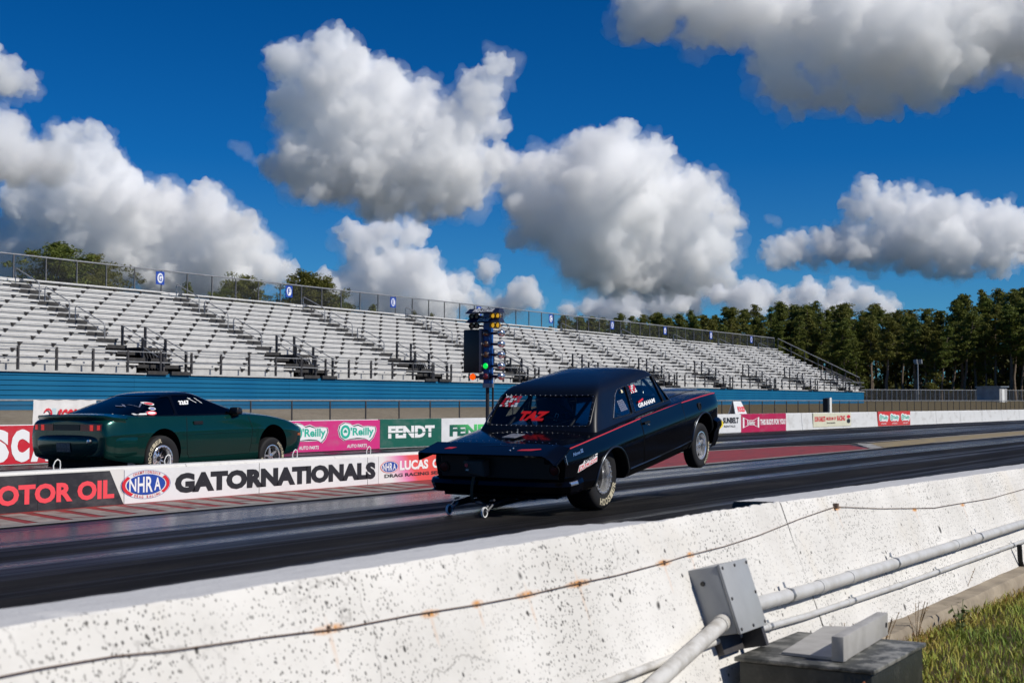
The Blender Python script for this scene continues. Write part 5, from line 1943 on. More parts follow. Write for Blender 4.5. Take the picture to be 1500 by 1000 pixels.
# spoiler across the tail: flat blade with turned down ends
sp_m = nova_paint
ysp = [-0.90, -0.885, -0.86, -0.775, -0.73, 0.73, 0.775, 0.86, 0.885, 0.90]
vs, fs = [], []
def sp_z(y, k):     # k = 0 front edge on the deck, 1 rear edge
    base = 0.908 + (0.856 - 0.908) * k
    e = max(0, min(1, (-y - 0.76) / 0.10))      # only the right end is turned down; the left one is boxed in
    return base - (0.03 + 0.075 * k) * e
def sp_x(y, k):
    return -0.985 + (-1.40 + 0.985) * k + (0.03 if abs(y) > 0.8 else 0) * k
rows = []
for k in (0, 0.25, 0.5, 0.75, 1.0):
    rows.append([(sp_x(y, k), y * (0.955 + 0.02 * k), sp_z(y, k)) for y in ysp[1:-1]])
n = len(rows[0])
vs = [p for r_ in rows for p in r_] + [(p[0] + 0.01, p[1], p[2] - 0.022) for r_ in rows for p in r_]
m5 = len(rows) * n
for j in range(len(rows) - 1):
    for i in range(n - 1):
        a = j * n + i
        fs.append((a, a + 1, a + n + 1, a + n))
        fs.append((m5 + a, m5 + a + n, m5 + a + n + 1, m5 + a + 1))
for j in range(len(rows) - 1):
    for i in (0, n - 1):
        a = j * n + i
        fs.append((a, a + n, m5 + a + n, m5 + a))
for i in range(n - 1):
    for j in (0, len(rows) - 1):
        a = j * n + i
        fs.append((a, a + 1, m5 + a + 1, m5 + a))
spoil = MB().add(vs, fs).build('spoiler', sp_m, nova, smooth=25)
MB().hexa([(-1.395, 0.822, 0.772), (-1.04, 0.822, 0.79), (-1.04, 0.848, 0.79), (-1.395, 0.848, 0.772), (-1.395, 0.822, 0.853), (-1.04, 0.822, 0.897), (-1.04, 0.842, 0.897), (-1.395, 0.848, 0.853)]).build('spoiler_end', nova_paint, spoil)
for s in (-1,):
    MB().prism([(s * 0.735, 0.838), (s * 0.79, 0.815), (s * 0.832, 0.772), (s * 0.79, 0.765), (s * 0.735, 0.765)], lambda u, v, d: (d, u, v + 0.02 * (d + 1.37)), -1.385, -1.05).build('spoiler_end', nova_paint, spoil)
mb = MB()
for y in np.linspace(-0.68, 0.68, 3):
    z = sp_z(y, 0.05)
    mb.lathe([(0.006, 0), (0.005, 0.002), (0, 0.003)], (sp_x(y, 0.06), y * 0.955, z + 0.0005), (0, 0, 1), 6)
o = mb.build('spoiler_rivets', MATS['rivet_steel'], spoil)
o['kind'] = 'stuff'
mb = MB()
fnsp = lambda u, v, d: (sp_x(0, u), v, sp_z(v, u) + 0.002 + d)
put_poly(mb, [(0.45, 0.57), (0.45, 0.47), (0.6, 0.50), (0.62, 0.60)], fnsp, 0.001, 0)
put_poly(mb, [(0.50, -0.36), (0.40, -0.58), (0.47, -0.60), (0.60, -0.50), (0.62, -0.33)], fnsp, 0.001, 0)
mb.build('spoiler_mark', red_stripe, spoil, fix=False)
mb = MB()
for y in (-0.225, -0.25):
    mb.lathe([(0.012, 0), (0.010, 0.006), (0, 0.008)], fnsp(0.42 if y > -0.24 else 0.60, -0.24, 0), (0, 0, 1), 10)
mb.build('spoiler_bolt', MATS['rivet_steel'], spoil)

# tail panel, lamps, bumper, parachute
MB().box(-1.098, -1.082, -0.74, 0.74, 0.545, 0.80).build('tail_panel', MATS['black_plastic'], nova)
dark_red = mat('dark_tail_lamp', (0.10, 0.004, 0.006), 0.25)
for s in (-1, 1):
    MB().lathe([(0.055, 0), (0.05, 0.012), (0.0, 0.016)], (-1.098, s * 0.70, 0.645), (-1, 0, 0), 20).build('tail_lamp', dark_red, nova, smooth=50)
    mb = MB()
    mb.lathe([(0.064, 0), (0.066, 0.016), (0.056, 0.016), (0.054, 0)], (-1.098, s * 0.70, 0.645), (-1, 0, 0), 24, caps=False)
    mb.build('lamp_bezel', MATS['black_plastic'], nova, smooth=50)
out_ = [(-0.80, -0.895), (-0.98, -0.915), (-1.10, -0.885), (-1.165, -0.80), (-1.19, -0.5), (-1.20, 0), (-1.19, 0.5), (-1.165, 0.80), (-1.10, 0.885), (-0.98, 0.915), (-0.80, 0.895)]
sec = [(0.0, 0.385), (0.030, 0.375), (0.005, 0.445), (-0.005, 0.475), (0.02, 0.515), (0.06, 0.522)]
vs = []
for (x, y) in out_:
    nx_, ny_ = x + 0.5, y * 0.5
    l = math.hypot(nx_, ny_)
    nx_, ny_ = nx_ / l, ny_ / l
    for (d, z) in sec:
        vs.append((x - nx_ * d, y - ny_ * d, z))
k = len(sec)
fs = [(i * k + j, i * k + j + 1, (i + 1) * k + j + 1, (i + 1) * k + j) for i in range(len(out_) - 1) for j in range(k - 1)]
MB().add(vs, fs).build('rear_bumper', nova_paint, nova, smooth=30)
for s in (-1, 1):
    bevel(MB().hexa([(-1.09, s * 0.893, 0.478), (-0.97, s * 0.922, 0.478), (-0.97, s * 0.905, 0.478), (-1.09, s * 0.87, 0.478), (-1.09, s * 0.885, 0.516), (-0.97, s * 0.912, 0.516), (-0.97, s * 0.895, 0.52), (-1.09, s * 0.865, 0.52)]).build('bumper_glint', MATS['chrome'], nova), 0.004)  # small chrome piece added to show the bright highlight at the corner
MB().box(-1.10, -0.7, -0.72, 0.72, 0.33, 0.40).build('rear_pan', MATS['matte_black'], nova)
pack = MB().hexa([(-1.19, 0.13, 0.56), (-1.19, 0.34, 0.60), (-1.08, 0.36, 0.58), (-1.08, 0.11, 0.55), (-1.25, 0.115, 0.745), (-1.25, 0.365, 0.745), (-1.08, 0.37, 0.77), (-1.08, 0.11, 0.77)]).build('parachute_pack', mat('canvas_black', (0.085, 0.083, 0.085), 0.9), nova)
bevel(pack, 0.02, 3)
MB().lathe([(0.022, 0), (0.02, 0.003), (0, 0.004)], (-1.247, 0.32, 0.70), (-1, 0, 0.15), 14).build('pack_badge', MATS['coral_print'], pack)
MB().box(-1.25, -1.235, 0.30, 0.33, 0.64, 0.655).build('pack_label', MATS['white_print'], pack)
strap_m = mat('brown_strap', (0.10, 0.055, 0.03), 0.85)
vs = []
P = [(-1.20, 0.262, 0.565), (-1.235, 0.265, 0.50), (-1.25, 0.272, 0.42), (-1.245, 0.28, 0.34), (-1.20, 0.285, 0.27), (-1.10, 0.24, 0.235), (-0.95, 0.16, 0.25)]
for p in P:
    vs += [(p[0], p[1] - 0.018, p[2]), (p[0], p[1] + 0.018, p[2])]
MB().add(vs + [(v[0] + 0.006, v[1], v[2]) for v in vs], [(2 * i, 2 * i + 1, 2 * i + 3, 2 * i + 2) for i in range(6)] + [(14 + 2 * i, 14 + 2 * i + 2, 14 + 2 * i + 3, 14 + 2 * i + 1) for i in range(6)]).build('parachute_strap', strap_m, nova, smooth=60, fix=False)
# small plate on the deck
pl_ = MB().hexa([(-0.80, -0.06, 0.935), (-0.78, 0.11, 0.935), (-0.62, 0.06, 0.95), (-0.64, -0.11, 0.95), (-0.80, -0.06, 0.943), (-0.78, 0.11, 0.943), (-0.62, 0.06, 0.958), (-0.64, -0.11, 0.958)]).build('deck_plate', worn('plate_silver', (0.45, 0.46, 0.48), (0.25, 0.26, 0.27), 30, 0.35, metal=0.6), nova)
MB().tube([(-0.66, -0.03, 0.95), (-0.655, -0.03, 1.02)], 0.006, 6).build('plate_pin', MATS['rivet_steel'], pl_)
MB().hexa([(2.38, -0.26, 0.93), (3.02, -0.20, 0.93), (3.02, 0.20, 0.93), (2.38, 0.26, 0.93), (2.46, -0.19, 1.10), (2.98, -0.16, 1.02), (2.98, 0.16, 1.02), (2.46, 0.19, 1.10)]).build('hood_scoop', nova_paint, nova)
bevel(bpy.data.objects['hood_scoop'], 0.04, 3)
q = NSURF.right(2.78, 0.775, 0)
mb = MB().lathe([(0.050, -0.02), (0.052, 0.008), (0.044, 0.010), (0.040, -0.03)], q, (0, -1, 0.1), 20, caps=False)
mb.build('exhaust_outlet', MATS['dark_metal'], nova, smooth=50)
MB().lathe([(0.043, 0.001), (0.0, 0.0015)], q, (0, -1, 0.1), 20, caps=False).build('exhaust_hole', MATS['matte_black'], nova)
# nose: bumper and air dam
nb_ = [(3.30, -0.87), (3.48, -0.87), (3.60, -0.80), (3.68, -0.5), (3.71, 0), (3.68, 0.5), (3.60, 0.80), (3.48, 0.87), (3.30, 0.87)]
sec = [(0.10, 0.15), (0.05, 0.24), (0.02, 0.36), (-0.02, 0.42), (-0.02, 0.49), (0.03, 0.525), (0.09, 0.53)]
vs = []
for (x, y) in nb_:
    nx_, ny_ = x - 2.9, y * 0.55
    l = math.hypot(nx_, ny_)
    for (d, z) in sec:
        vs.append((x - nx_ / l * d, y - ny_ / l * d, z))
k = len(sec)
MB().add(vs, [(i * k + j, i * k + j + 1, (i + 1) * k + j + 1, (i + 1) * k + j) for i in range(len(nb_) - 1) for j in range(k - 1)]).build('front_bumper', nova_paint, nova, smooth=30)
# marks on the panels
mb = MB()
put_text(mb, 'TAZ', 0.0, 1.025, 0.36, 0.098, lambda u, v, d: GS.rear(0.275 - u, v, d), 0.07, shear=0.5, mi=0, d=0.004)
mb.build('rear_lettering', [mat('bright_red_print', (0.72, 0.012, 0.012), 0.5)], nova, fix=False)
def sticker_rows(fn, u0, v0, w, h, rows_, name, parent, shear=0.5):
    mb = MB()
    rr = random.Random(3)
    for j in range(rows_):
        y0 = v0 + h * j / rows_
        u = u0
        while u < u0 + w * (0.9 - 0.06 * (j % 2)):
            ww = w * rr.uniform(0.14, 0.24)
            hh = h / rows_ * 0.80
            s_ = shear * h * (j / rows_)
            put_poly(mb, [(u + s_, y0), (u + ww * 0.75 + s_, y0), (u + ww * 0.75 + s_ + shear * hh, y0 + hh), (u + s_ + shear * hh, y0 + hh)], fn, 0.003, (1 if rr.random() < (0.55 if j % 2 == 0 else 0.3) else 3))
            u += ww
    mb.build(name, LM, parent, fix=False)
sticker_rows(lambda u, v, d: GS.rear(-u, v, d), -0.585, 1.165, 0.24, 0.115, 5, 'window_sticker', nova, 0.5)
sticker_rows(GS.right, 1.05, 1.185, 0.165, 0.095, 4, 'window_sticker', nova, 0.05)
mb = MB()
put_text(mb, 'GRAHAM', 1.11, 1.000, 0.50, 0.052, lambda u, v, d: GS.right(u, v, d), 0.04, shear=0.15, mi=1, d=0.003)
ribbon(mb, GS.right, [(1.15, 1.062), (1.31, 1.085)], 0.022, 0.003, 3)
mb.build('driver_name', LM, nova, fix=False)
put = MB()
for (u, v, w_, h_) in ((0.80, 1.225, 0.05, 0.03),):
    put_poly(put, [(u, v), (u + w_, v), (u + w_ * 0.9, v + h_), (u + w_ * 0.3, v + h_ * 1.4)], GS.right, 0.003, 6)
put.build('window_sticker', LM, nova, fix=False)
cl_print = mat('pale_etch', (0.16, 0.18, 0.26), 0.6)
sticker_rows(GS.right, 0.62, 1.03, 0.18, 0.13, 6, 'pale_sticker', nova, -0.1)
bpy.data.objects['pale_sticker'].data.materials.clear()
for _ in range(9):
    bpy.data.objects['pale_sticker'].data.materials.append(cl_print)
mb = MB()
put_poly(mb, [(-0.83, 0.575), (-0.40, 0.625), (-0.38, 0.715), (-0.70, 0.685), (-0.72, 0.66), (-0.80, 0.65)], NSURF.right, 0.001, 1)
put_poly(mb, [(-0.815, 0.583), (-0.42, 0.630), (-0.40, 0.672), (-0.52, 0.662), (-0.70, 0.640), (-0.79, 0.640)], NSURF.right, 0.002, 4)
put_text(mb, 'SPEED', -0.69, 0.650, 0.24, 0.040, NSURF.right, 0.03, shear=0.2, mi=0, d=0.003, slope=0.12)
put_text(mb, 'RACING', -0.79, 0.592, 0.36, 0.040, NSURF.right, 0.03, shear=0.2, mi=1, d=0.003, slope=0.12)
mb.build('quarter_sticker', LM, nova, fix=False)
mb = MB()
put_text(mb, 'Nova', -0.90, 0.765, 0.15, 0.038, NSURF.right, 0.02, shear=0.35, d=0.003, slope=0.05)
put_text(mb, 'SS', -0.735, 0.775, 0.055, 0.042, NSURF.right, 0.04, shear=0.1, d=0.003)
mb.build('quarter_emblem', MATS['chrome'], nova, fix=False)

# inside: cage, seat, net, floor
cage = MATS['black_plastic']
def cg(pts, r=0.021):
    MB().tube(pts, r, 8).build('cage_tube', cage, nova, smooth=60)
cg([(0.75, -0.60, 0.30), (0.75, -0.58, 1.0), (0.75, -0.50, 1.33), (0.75, 0.50, 1.33), (0.75, 0.58, 1.0), (0.75, 0.60, 0.30)])
for s in (-1, 1):
    cg([(0.75, s * 0.42, 1.32), (-0.35, s * 0.40, 0.85)])
    cg([(0.75, s * 0.52, 1.31), (1.75, s * 0.50, 1.30), (2.10, s * 0.62, 0.95)])
    cg([(0.75, s * 0.59, 0.95), (1.6, s * 0.64, 0.80), (2.1, s * 0.63, 0.5)])
cg([(0.75, 0.50, 1.30), (0.75, -0.55, 0.62)])
cg([(0.75, 0.56, 0.90), (0.75, -0.56, 0.90)])
cg([(0.20, 0.30, 1.08), (0.22, -0.38, 0.93)], 0.014)
cg([(0.05, -0.42, 1.02), (0.05, -0.12, 0.95)], 0.010)
seat = MB().hexa([(1.0, 0.14, 0.55), (1.5, 0.14, 0.55), (1.5, 0.60, 0.55), (1.0, 0.60, 0.55), (0.85, 0.18, 1.18), (0.98, 0.18, 1.18), (0.98, 0.56, 1.18), (0.85, 0.56, 1.18)]).build('seat', mat('seat_blue', (0.012, 0.025, 0.075), 0.7), nova)
bevel(seat, 0.05, 3)
MB().hexa([(1.0, -0.56, 0.50), (1.5, -0.56, 0.50), (1.5, -0.14, 0.50), (1.0, -0.14, 0.50), (0.92, -0.54, 0.95), (1.02, -0.54, 0.95), (1.02, -0.16, 0.95), (0.92, -0.16, 0.95)]).build('seat', MATS['matte_black'], nova)
mb = MB()
for i in range(6):
    mb.tube([(1.1 + 0.1 * i, 0.63, 1.28), (1.1 + 0.1 * i, 0.67, 1.02)], 0.006, 5)
for j in range(4):
    mb.tube([(1.08, 0.635 + 0.01 * j, 1.26 - 0.075 * j), (1.62, 0.635 + 0.01 * j, 1.26 - 0.075 * j)], 0.006, 5)
mb.build('window_net', MATS['matte_black'], nova)['kind'] = 'stuff'
MB().hexa([(1.95, -0.66, 0.70), (2.25, -0.66, 0.70), (2.25, 0.66, 0.70), (1.95, 0.66, 0.70), (1.98, -0.66, 0.945), (2.28, -0.66, 0.945), (2.28, 0.66, 0.945), (1.98, 0.66, 0.945)]).build('dashboard', MATS['matte_black'], nova)
MB().tube([(0.22, -0.07, 1.06), (0.22, -0.04, 0.98), (0.22, -0.075, 0.975), (0.22, -0.105, 1.055), (0.22, -0.07, 1.06)], 0.005, 5).build('window_bracket', MATS['white_paint'], nova)

# wheels, axle, wheelie bars
for s in (-1, 1):
    wheel(nova, (-0.06, s * 0.615, 0.388), 0.385, 0.33, 0.200, s, 'bead', 'HOOSIER' if s < 0 else None, (R(-118), R(-22)), 0.1)
    wheel(nova, (2.90, s * 0.735, 0.235), 0.300, 0.15, 0.185, s, 'star', 'HOOSIER' if s < 0 else None, (R(-75), R(5)), 0.3)
MB().tube([(-0.06, -0.55, 0.388), (-0.06, 0.55, 0.388)], 0.05, 10).lathe([(0.05, -0.14), (0.15, -0.06), (0.16, 0.04), (0.06, 0.14)], (-0.06, 0, 0.388), (1, 0, 0), 16).build('rear_axle', MATS['dark_metal'], nova, smooth=50)
MB().tube([(2.90, -0.6, 0.235), (2.90, 0.6, 0.235)], 0.03, 8).build('front_axle', MATS['dark_metal'], nova)
MB().box(-0.75, 2.3, -0.25, 0.25, 0.235, 0.30).build('underbody', MATS['matte_black'], nova)
NI = NM.inverted()
bar_m = MATS['black_plastic']
for (wx, wy, y0) in ((13.08, 8.72, 0.28), (12.92, 8.16, -0.22)):
    c = NI @ Vector((wx, wy, 0.058))
    bw = MB().lathe([(0.045, -0.010), (0.055, -0.012), (0.058, 0), (0.055, 0.012), (0.045, 0.010), (0.045, -0.010)], c, (0, 1, 0), 28, caps=False).build('wheelie_wheel', MATS['white_paint'], nova, smooth=40)
    MB().lathe([(0.045, -0.006), (0.012, -0.014), (0.012, 0.014), (0.045, 0.006)], c, (0, 1, 0), 20, caps=False).build('wheelie_hub', MATS['black_plastic'], bw)
    e = c + Vector((0.16, 0, 0.055))
    MB().tube([c + Vector((0, -0.022, 0)), e + Vector((0, -0.022, 0))], 0.010, 6).build('wheelie_fork', MATS['polished_alloy'], nova)
    MB().tube([c + Vector((0, 0.022, 0)), e + Vector((0, 0.022, 0))], 0.010, 6).build('wheelie_fork', MATS['polished_alloy'], nova)
    MB().tube([e + Vector((-0.03, 0, -0.01)), Vector((-0.62, y0, 0.33))], 0.022, 8).build('wheelie_bar', bar_m, nova)
    MB().tube([e + Vector((-0.0, 0, -0.035)), Vector((-0.15, y0, 0.22))], 0.017, 8).build('wheelie_bar', bar_m, nova)
    MB().tube([e + Vector((-0.02, -0.05, 0.05)), e + Vector((0.06, 0.05, 0.02))], 0.012, 6).build('wheelie_bracket', MATS['dark_metal'], nova)

# ------------------------------------------------------------------ dark green coupe in the far lane
green_paint = car_paint('dark_green_paint', (0.004, 0.050, 0.042), 0.17, 0.0, metal=0.5, coat=0.5, spec=0.4)
cam_glass = tinted_glass('dark_tint', (0.05, 0.055, 0.07))
CP = (16.17, 17.02, 0.122)
camaro = empty('sports_coupe', CP, label='dark green sports coupe with black tinted glass in the far lane', cat='car')
CMm = Matrix.Translation(CP) @ Matrix.Rotation(R(-1.43), 4, 'Y')
camaro.matrix_world = CMm
def cam_sec(x):
    I = lambda xs, ys: float(np.interp(x, xs, ys))
    X = [-1.10, -1.02, -0.7, -0.2, 0.4, 1.0, 1.7, 2.2, 2.7, 3.1, 3.4, 3.58, 3.66]
    zs = I(X, [0.80, 0.89, 0.915, 0.90, 0.885, 0.875, 0.868, 0.85, 0.80, 0.725, 0.65, 0.585, 0.53])
    ys = I(X, [0.74, 0.80, 0.845, 0.86, 0.86, 0.86, 0.86, 0.86, 0.85, 0.82, 0.76, 0.66, 0.52])
    ym = I(X, [0.80, 0.86, 0.915, 0.935, 0.925, 0.92, 0.925, 0.935, 0.93, 0.90, 0.83, 0.72, 0.56])
    zm = I(X, [0.62, 0.64, 0.66, 0.66, 0.65, 0.645, 0.64, 0.63, 0.60, 0.57, 0.53, 0.50, 0.47])
    yl = I(X, [0.79, 0.85, 0.90, 0.915, 0.905, 0.90, 0.905, 0.915, 0.92, 0.89, 0.82, 0.70, 0.55])
    zb = I(X, [0.34, 0.28, 0.22, 0.16, 0.11, 0.10, 0.10, 0.11, 0.13, 0.16, 0.19, 0.23, 0.30])
    zd = I(X, [0.86, 0.955, 0.97, 0.955, 0.94, 0.935, 0.935, 0.925, 0.875, 0.80, 0.715, 0.64, 0.565])
    return [(0, zb - 0.01), (yl * 0.72, zb - 0.01), (yl * 0.93, zb), (yl, zb + 0.12), (ym - 0.004, zm - 0.05), (ym, zm), (ym - 0.02, zm + 0.10), (ys, zs), (ys - 0.10, zs + (zd - zs) * 0.5), (0.42, zd), (0, zd + 0.008)]
st = [(x, cam_sec(x)) for x in (-1.10, -1.05, -0.85, -0.5, -0.1, 0.35, 0.8, 1.3, 1.8, 2.2, 2.55, 2.85, 3.1, 3.35, 3.52, 3.62, 3.66)]
cbody = loft_body(st, {2: 0.5, 5: 0.8, 7: 0.35}, [green_paint, MATS['matte_black']], end_crease=0.35)
cut = MB()
for s in (-1, 1):
    cut.lathe([(0.385, 0.45 * s), (0.385, 1.2 * s)], (0.0, 0, 0.33), (0, 1, 0), 40)
    cut.lathe([(0.375, 0.45 * s), (0.375, 1.2 * s)], (2.575, 0, 0.31), (0, 1, 0), 40)
cut = cut.build('cutter', MATS['matte_black'])
boolean(cbody, cut)
kill(cut)
cbody.parent = camaro
CS = Surf([cbody])
lev = [(0.84, -0.90, 2.40, 0.845, 0.30, 0.16, 0.10, 0.30), (0.90, -0.80, 2.22, 0.815, 0.30, 0.16, 0.12, 0.30), (0.98, -0.56, 1.96, 0.765, 0.28, 0.14, 0.14, 0.28), (1.06, -0.32, 1.71, 0.715, 0.26, 0.14, 0.15, 0.25), (1.14, -0.06, 1.47, 0.665, 0.24, 0.14, 0.15, 0.22),
       (1.20, 0.14, 1.29, 0.622, 0.20, 0.14, 0.13, 0.19), (1.235, 0.28, 1.18, 0.58, 0.18, 0.14, 0.12, 0.16), (1.258, 0.40, 1.08, 0.52, 0.16, 0.14, 0.10, 0.13), (1.272, 0.50, 0.99, 0.42, 0.14, 0.12, 0.08, 0.10), (1.279, 0.60, 0.90, 0.26, 0.10, 0.08, 0.05, 0.06)]
cgeo = shell_mesh(lev, (0.75, 0, 1.282))
croof = shell_obj('roof', cgeo, MATS['black_car_paint'], 0.03)
cw = {
    'hatch_glass': (rounded([(-0.70, 0.905), (0.70, 0.905), (0.60, 1.10), (0.53, 1.225), (-0.53, 1.225), (-0.60, 1.10)], 0.05), YZ, (-1.6, 0.45)),
    'windshield': (rounded([(-0.74, 0.93), (0.74, 0.93), (0.55, 1.225), (-0.55, 1.225)], 0.05), YZ, (1.05, 2.9)),
}
sw = rounded([(0.42, 0.915), (1.86, 0.905), (1.52, 1.045), (1.17, 1.185), (0.95, 1.215), (0.47, 1.215)], 0.03)
qw2 = rounded([(-0.42, 0.925), (0.37, 0.917), (0.40, 1.205), (0.16, 1.17), (-0.12, 1.06)], 0.04)
for nm, poly in (('side_window', sw), ('quarter_window', qw2)):
    cw[nm] = (poly, XZ, (-1.3, -0.4))
    cw[nm + ' '] = (poly, XZ, (0.4, 1.3))
for nm, (poly, fn, (d0, d1)) in cw.items():
    c = prism_obj(poly, fn, d0, d1)
    boolean(croof, c)
    kill(c)
for nm, (poly, fn, (d0, d1)) in cw.items():
    g = shell_obj(nm.strip(), cgeo, cam_glass, 0.005, 0.006)
    c = prism_obj(grow(poly, 0.012), fn, d0, d1, cam_glass)
    boolean(g, c, 'INTERSECT')
    kill(c)
    g.parent = camaro
croof.parent = camaro
CG = Surf([shell_obj('tmp', cgeo, green_paint, 0.02)])
kill(bpy.data.objects['tmp'])
MB().hexa([(-0.4, -0.6, 0.5), (1.9, -0.6, 0.5), (1.9, 0.6, 0.5), (-0.4, 0.6, 0.5), (-0.4, -0.6, 0.82), (1.9, -0.6, 0.84), (1.9, 0.6, 0.84), (-0.4, 0.6, 0.82)]).build('cabin_floor', MATS['matte_black'], camaro)
for y in (-0.35, 0.35):
    o = MB().hexa([(0.55, y - 0.24, 0.6), (1.0, y - 0.24, 0.6), (1.0, y + 0.24, 0.6), (0.55, y + 0.24, 0.6), (0.42, y - 0.17, 1.12), (0.54, y - 0.17, 1.12), (0.54, y + 0.17, 1.12), (0.42, y + 0.17, 1.12)]).build('seat', MATS['matte_black'], camaro)
    bevel(o, 0.05, 2)
# door lines, moulding, handle, mirror
for s, fn in ((-1, CS.right), (1, CS.left)):
    tubes_on(fn, [(0.56, 0.895), (0.50, 0.64), (0.53, 0.30), (0.58, 0.235), (1.98, 0.235), (2.02, 0.40), (2.04, 0.62), (2.0, 0.845)], 0.0045, 'door_gap', MATS['matte_black'], camaro)
    tubes_on(fn, [(0.42, 0.60), (1.2, 0.595), (2.17, 0.585)], 0.007, 'side_moulding', green_paint, camaro)
    tubes_on(fn, [(-1.0, 0.635), (-0.7, 0.62), (-0.40, 0.61)], 0.004, 'bumper_seam', MATS['matte_black'], camaro)
    h = fn(0.78, 0.775, 0.004)
    MB().box(h.x - 0.10, h.x + 0.10, h.y - 0.014, h.y + 0.014, h.z - 0.026, h.z + 0.026).build('door_handle', MATS['black_plastic'], camaro)
    c = Vector((1.66, s * 0.90, 0.945))
    o = MB().hexa([c + Vector(v) for v in ((-0.07, -0.10, -0.06), (0.14, -0.05, -0.05), (0.14, 0.05, -0.05), (-0.07, 0.10, -0.06), (-0.05, -0.10, 0.06), (0.10, -0.05, 0.05), (0.10, 0.05, 0.05), (-0.05, 0.10, 0.06))]).build('door_mirror', MATS['black_plastic'], camaro)
    bevel(o, 0.03, 3)
    MB().hexa([(1.62, s * 0.78, 0.86), (1.78, s * 0.78, 0.86), (1.78, s * 0.86, 0.86), (1.62, s * 0.86, 0.86), (1.64, s * 0.78, 0.93), (1.76, s * 0.78, 0.93), (1.72, s * 0.90, 0.92), (1.62, s * 0.90, 0.92)]).build('mirror_arm', MATS['black_plastic'], camaro)
    mb = MB()
    put_poly(mb, [(-0.78, 0.505), (-0.60, 0.505), (-0.60, 0.555), (-0.78, 0.555)], fn, 0.004)
    mb.build('side_marker', mat('marker_red', (0.35, 0.012, 0.012), 0.3), camaro, fix=False)
    mb = MB()
    put_poly(mb, [(3.30, 0.47), (3.44, 0.46), (3.44, 0.50), (3.30, 0.51)], fn, 0.004)
    mb.build('side_marker', mat('marker_amber', (0.4, 0.10, 0.03), 0.3), camaro, fix=False)
# spoiler lip over the tail
pts = [(-0.72, -0.865), (-0.90, -0.83), (-1.02, -0.72), (-1.09, -0.4), (-1.11, 0), (-1.09, 0.4), (-1.02, 0.72), (-0.90, 0.83), (-0.72, 0.865)]
vs = []
for i, (x, y) in enumerate(pts):
    e = min(i, 8 - i)
    h = (0.0, 0.02, 0.045, 0.055, 0.055)[e]
    zb_ = (0.89, 0.895, 0.90, 0.905, 0.905)[e]
    vs += [(x + 0.20, y * 0.90, zb_ + 0.035), (x + 0.05, y * 0.98, zb_ + h * 0.85), (x - 0.01, y, zb_ + h), (x - 0.02, y, zb_ + h - 0.03), (x + 0.04, y * 0.98, zb_ - 0.10)]
MB().add(vs, [(i * 5 + j, i * 5 + j + 1, (i + 1) * 5 + j + 1, (i + 1) * 5 + j) for i in range(8) for j in range(4)]).build('spoiler', green_paint, camaro, smooth=50)
# bumper skin that stands proud under the tail panel
out_ = [(-0.55, -0.925), (-0.80, -0.905), (-0.98, -0.86), (-1.09, -0.74), (-1.15, -0.45), (-1.17, 0), (-1.15, 0.45), (-1.09, 0.74), (-0.98, 0.86), (-0.80, 0.905), (-0.55, 0.925)]
sec = [(0.10, 0.27), (0.035, 0.33), (0.008, 0.42), (0.0, 0.52), (0.004, 0.60), (0.03, 0.645), (0.12, 0.665)]
vs = []
for (x, y) in out_:
    nx_, ny_ = x + 0.3, y * 0.6
    l = math.hypot(nx_, ny_)
    for (d, z) in sec:
        vs.append((x - nx_ / l * d, y - ny_ / l * d, z))
k = len(sec)
rb_ = MB().add(vs, [(i * k + j, i * k + j + 1, (i + 1) * k + j + 1, (i + 1) * k + j) for i in range(len(out_) - 1) for j in range(k - 1)]).build('rear_bumper', green_paint, camaro)
md = rb_.modifiers.new('s', 'SUBSURF')
md.levels = md.render_levels = 2
apply_mods(rb_)
smooth_mesh(rb_.data, 60)
CS = Surf([cbody, rb_])
# tail lamps and rear details
lamp_m = mat('tail_lamp_red', (0.45, 0.012, 0.014), 0.3, coat=0.2)
lamp_b = mat('tail_lamp_bright', (0.80, 0.03, 0.02), 0.3, coat=0.2, emit=(1.0, 0.03, 0.02), estr=0.45)
def rear_patch(y0, y1, z0, z1, m, name, d=0.004, skew=0.0):
    n_ = 8
    vs = []
    for i in range(n_ + 1):
        y = y0 + (y1 - y0) * i / n_
        for z in (z0 + skew * i / n_, (z0 + z1) / 2, z1):
            vs.append(CS.rear(y, z, d))
    return MB().add(vs, [(i * 3 + j, i * 3 + j + 1, (i + 1) * 3 + j + 1, (i + 1) * 3 + j) for i in range(n_) for j in range(2)]).build(name, m, camaro, fix=False)
for s in (-1, 1):
    rear_patch(s * 0.30, s * 0.74, 0.715, 0.815, lamp_m, 'tail_lamp', 0.005)
    rear_patch(s * 0.50, s * 0.57, 0.72, 0.805, lamp_b, 'lamp_lens', 0.008)
    rear_patch(s * 0.65, s * 0.71, 0.73, 0.80, lamp_b, 'lamp_lens', 0.008)
rear_patch(-0.28, 0.28, 0.72, 0.81, MATS['black_plastic'], 'tail_panel', 0.004)
plate_p = rear_patch(-0.14, 0.16, 0.40, 0.535, worn('number_plate_grey', (0.16, 0.17, 0.17), (0.07, 0.08, 0.08), 40, 0.5), 'number_plate', 0.012)
q = CS.rear(-0.52, 0.56, 0.0)
MB().lathe([(0.034, 0), (0.032, 0.03), (0.0, 0.038)], q, (-1, 0, 0), 18).build('bumper_button', MATS['rivet_steel'], camaro, smooth=50)
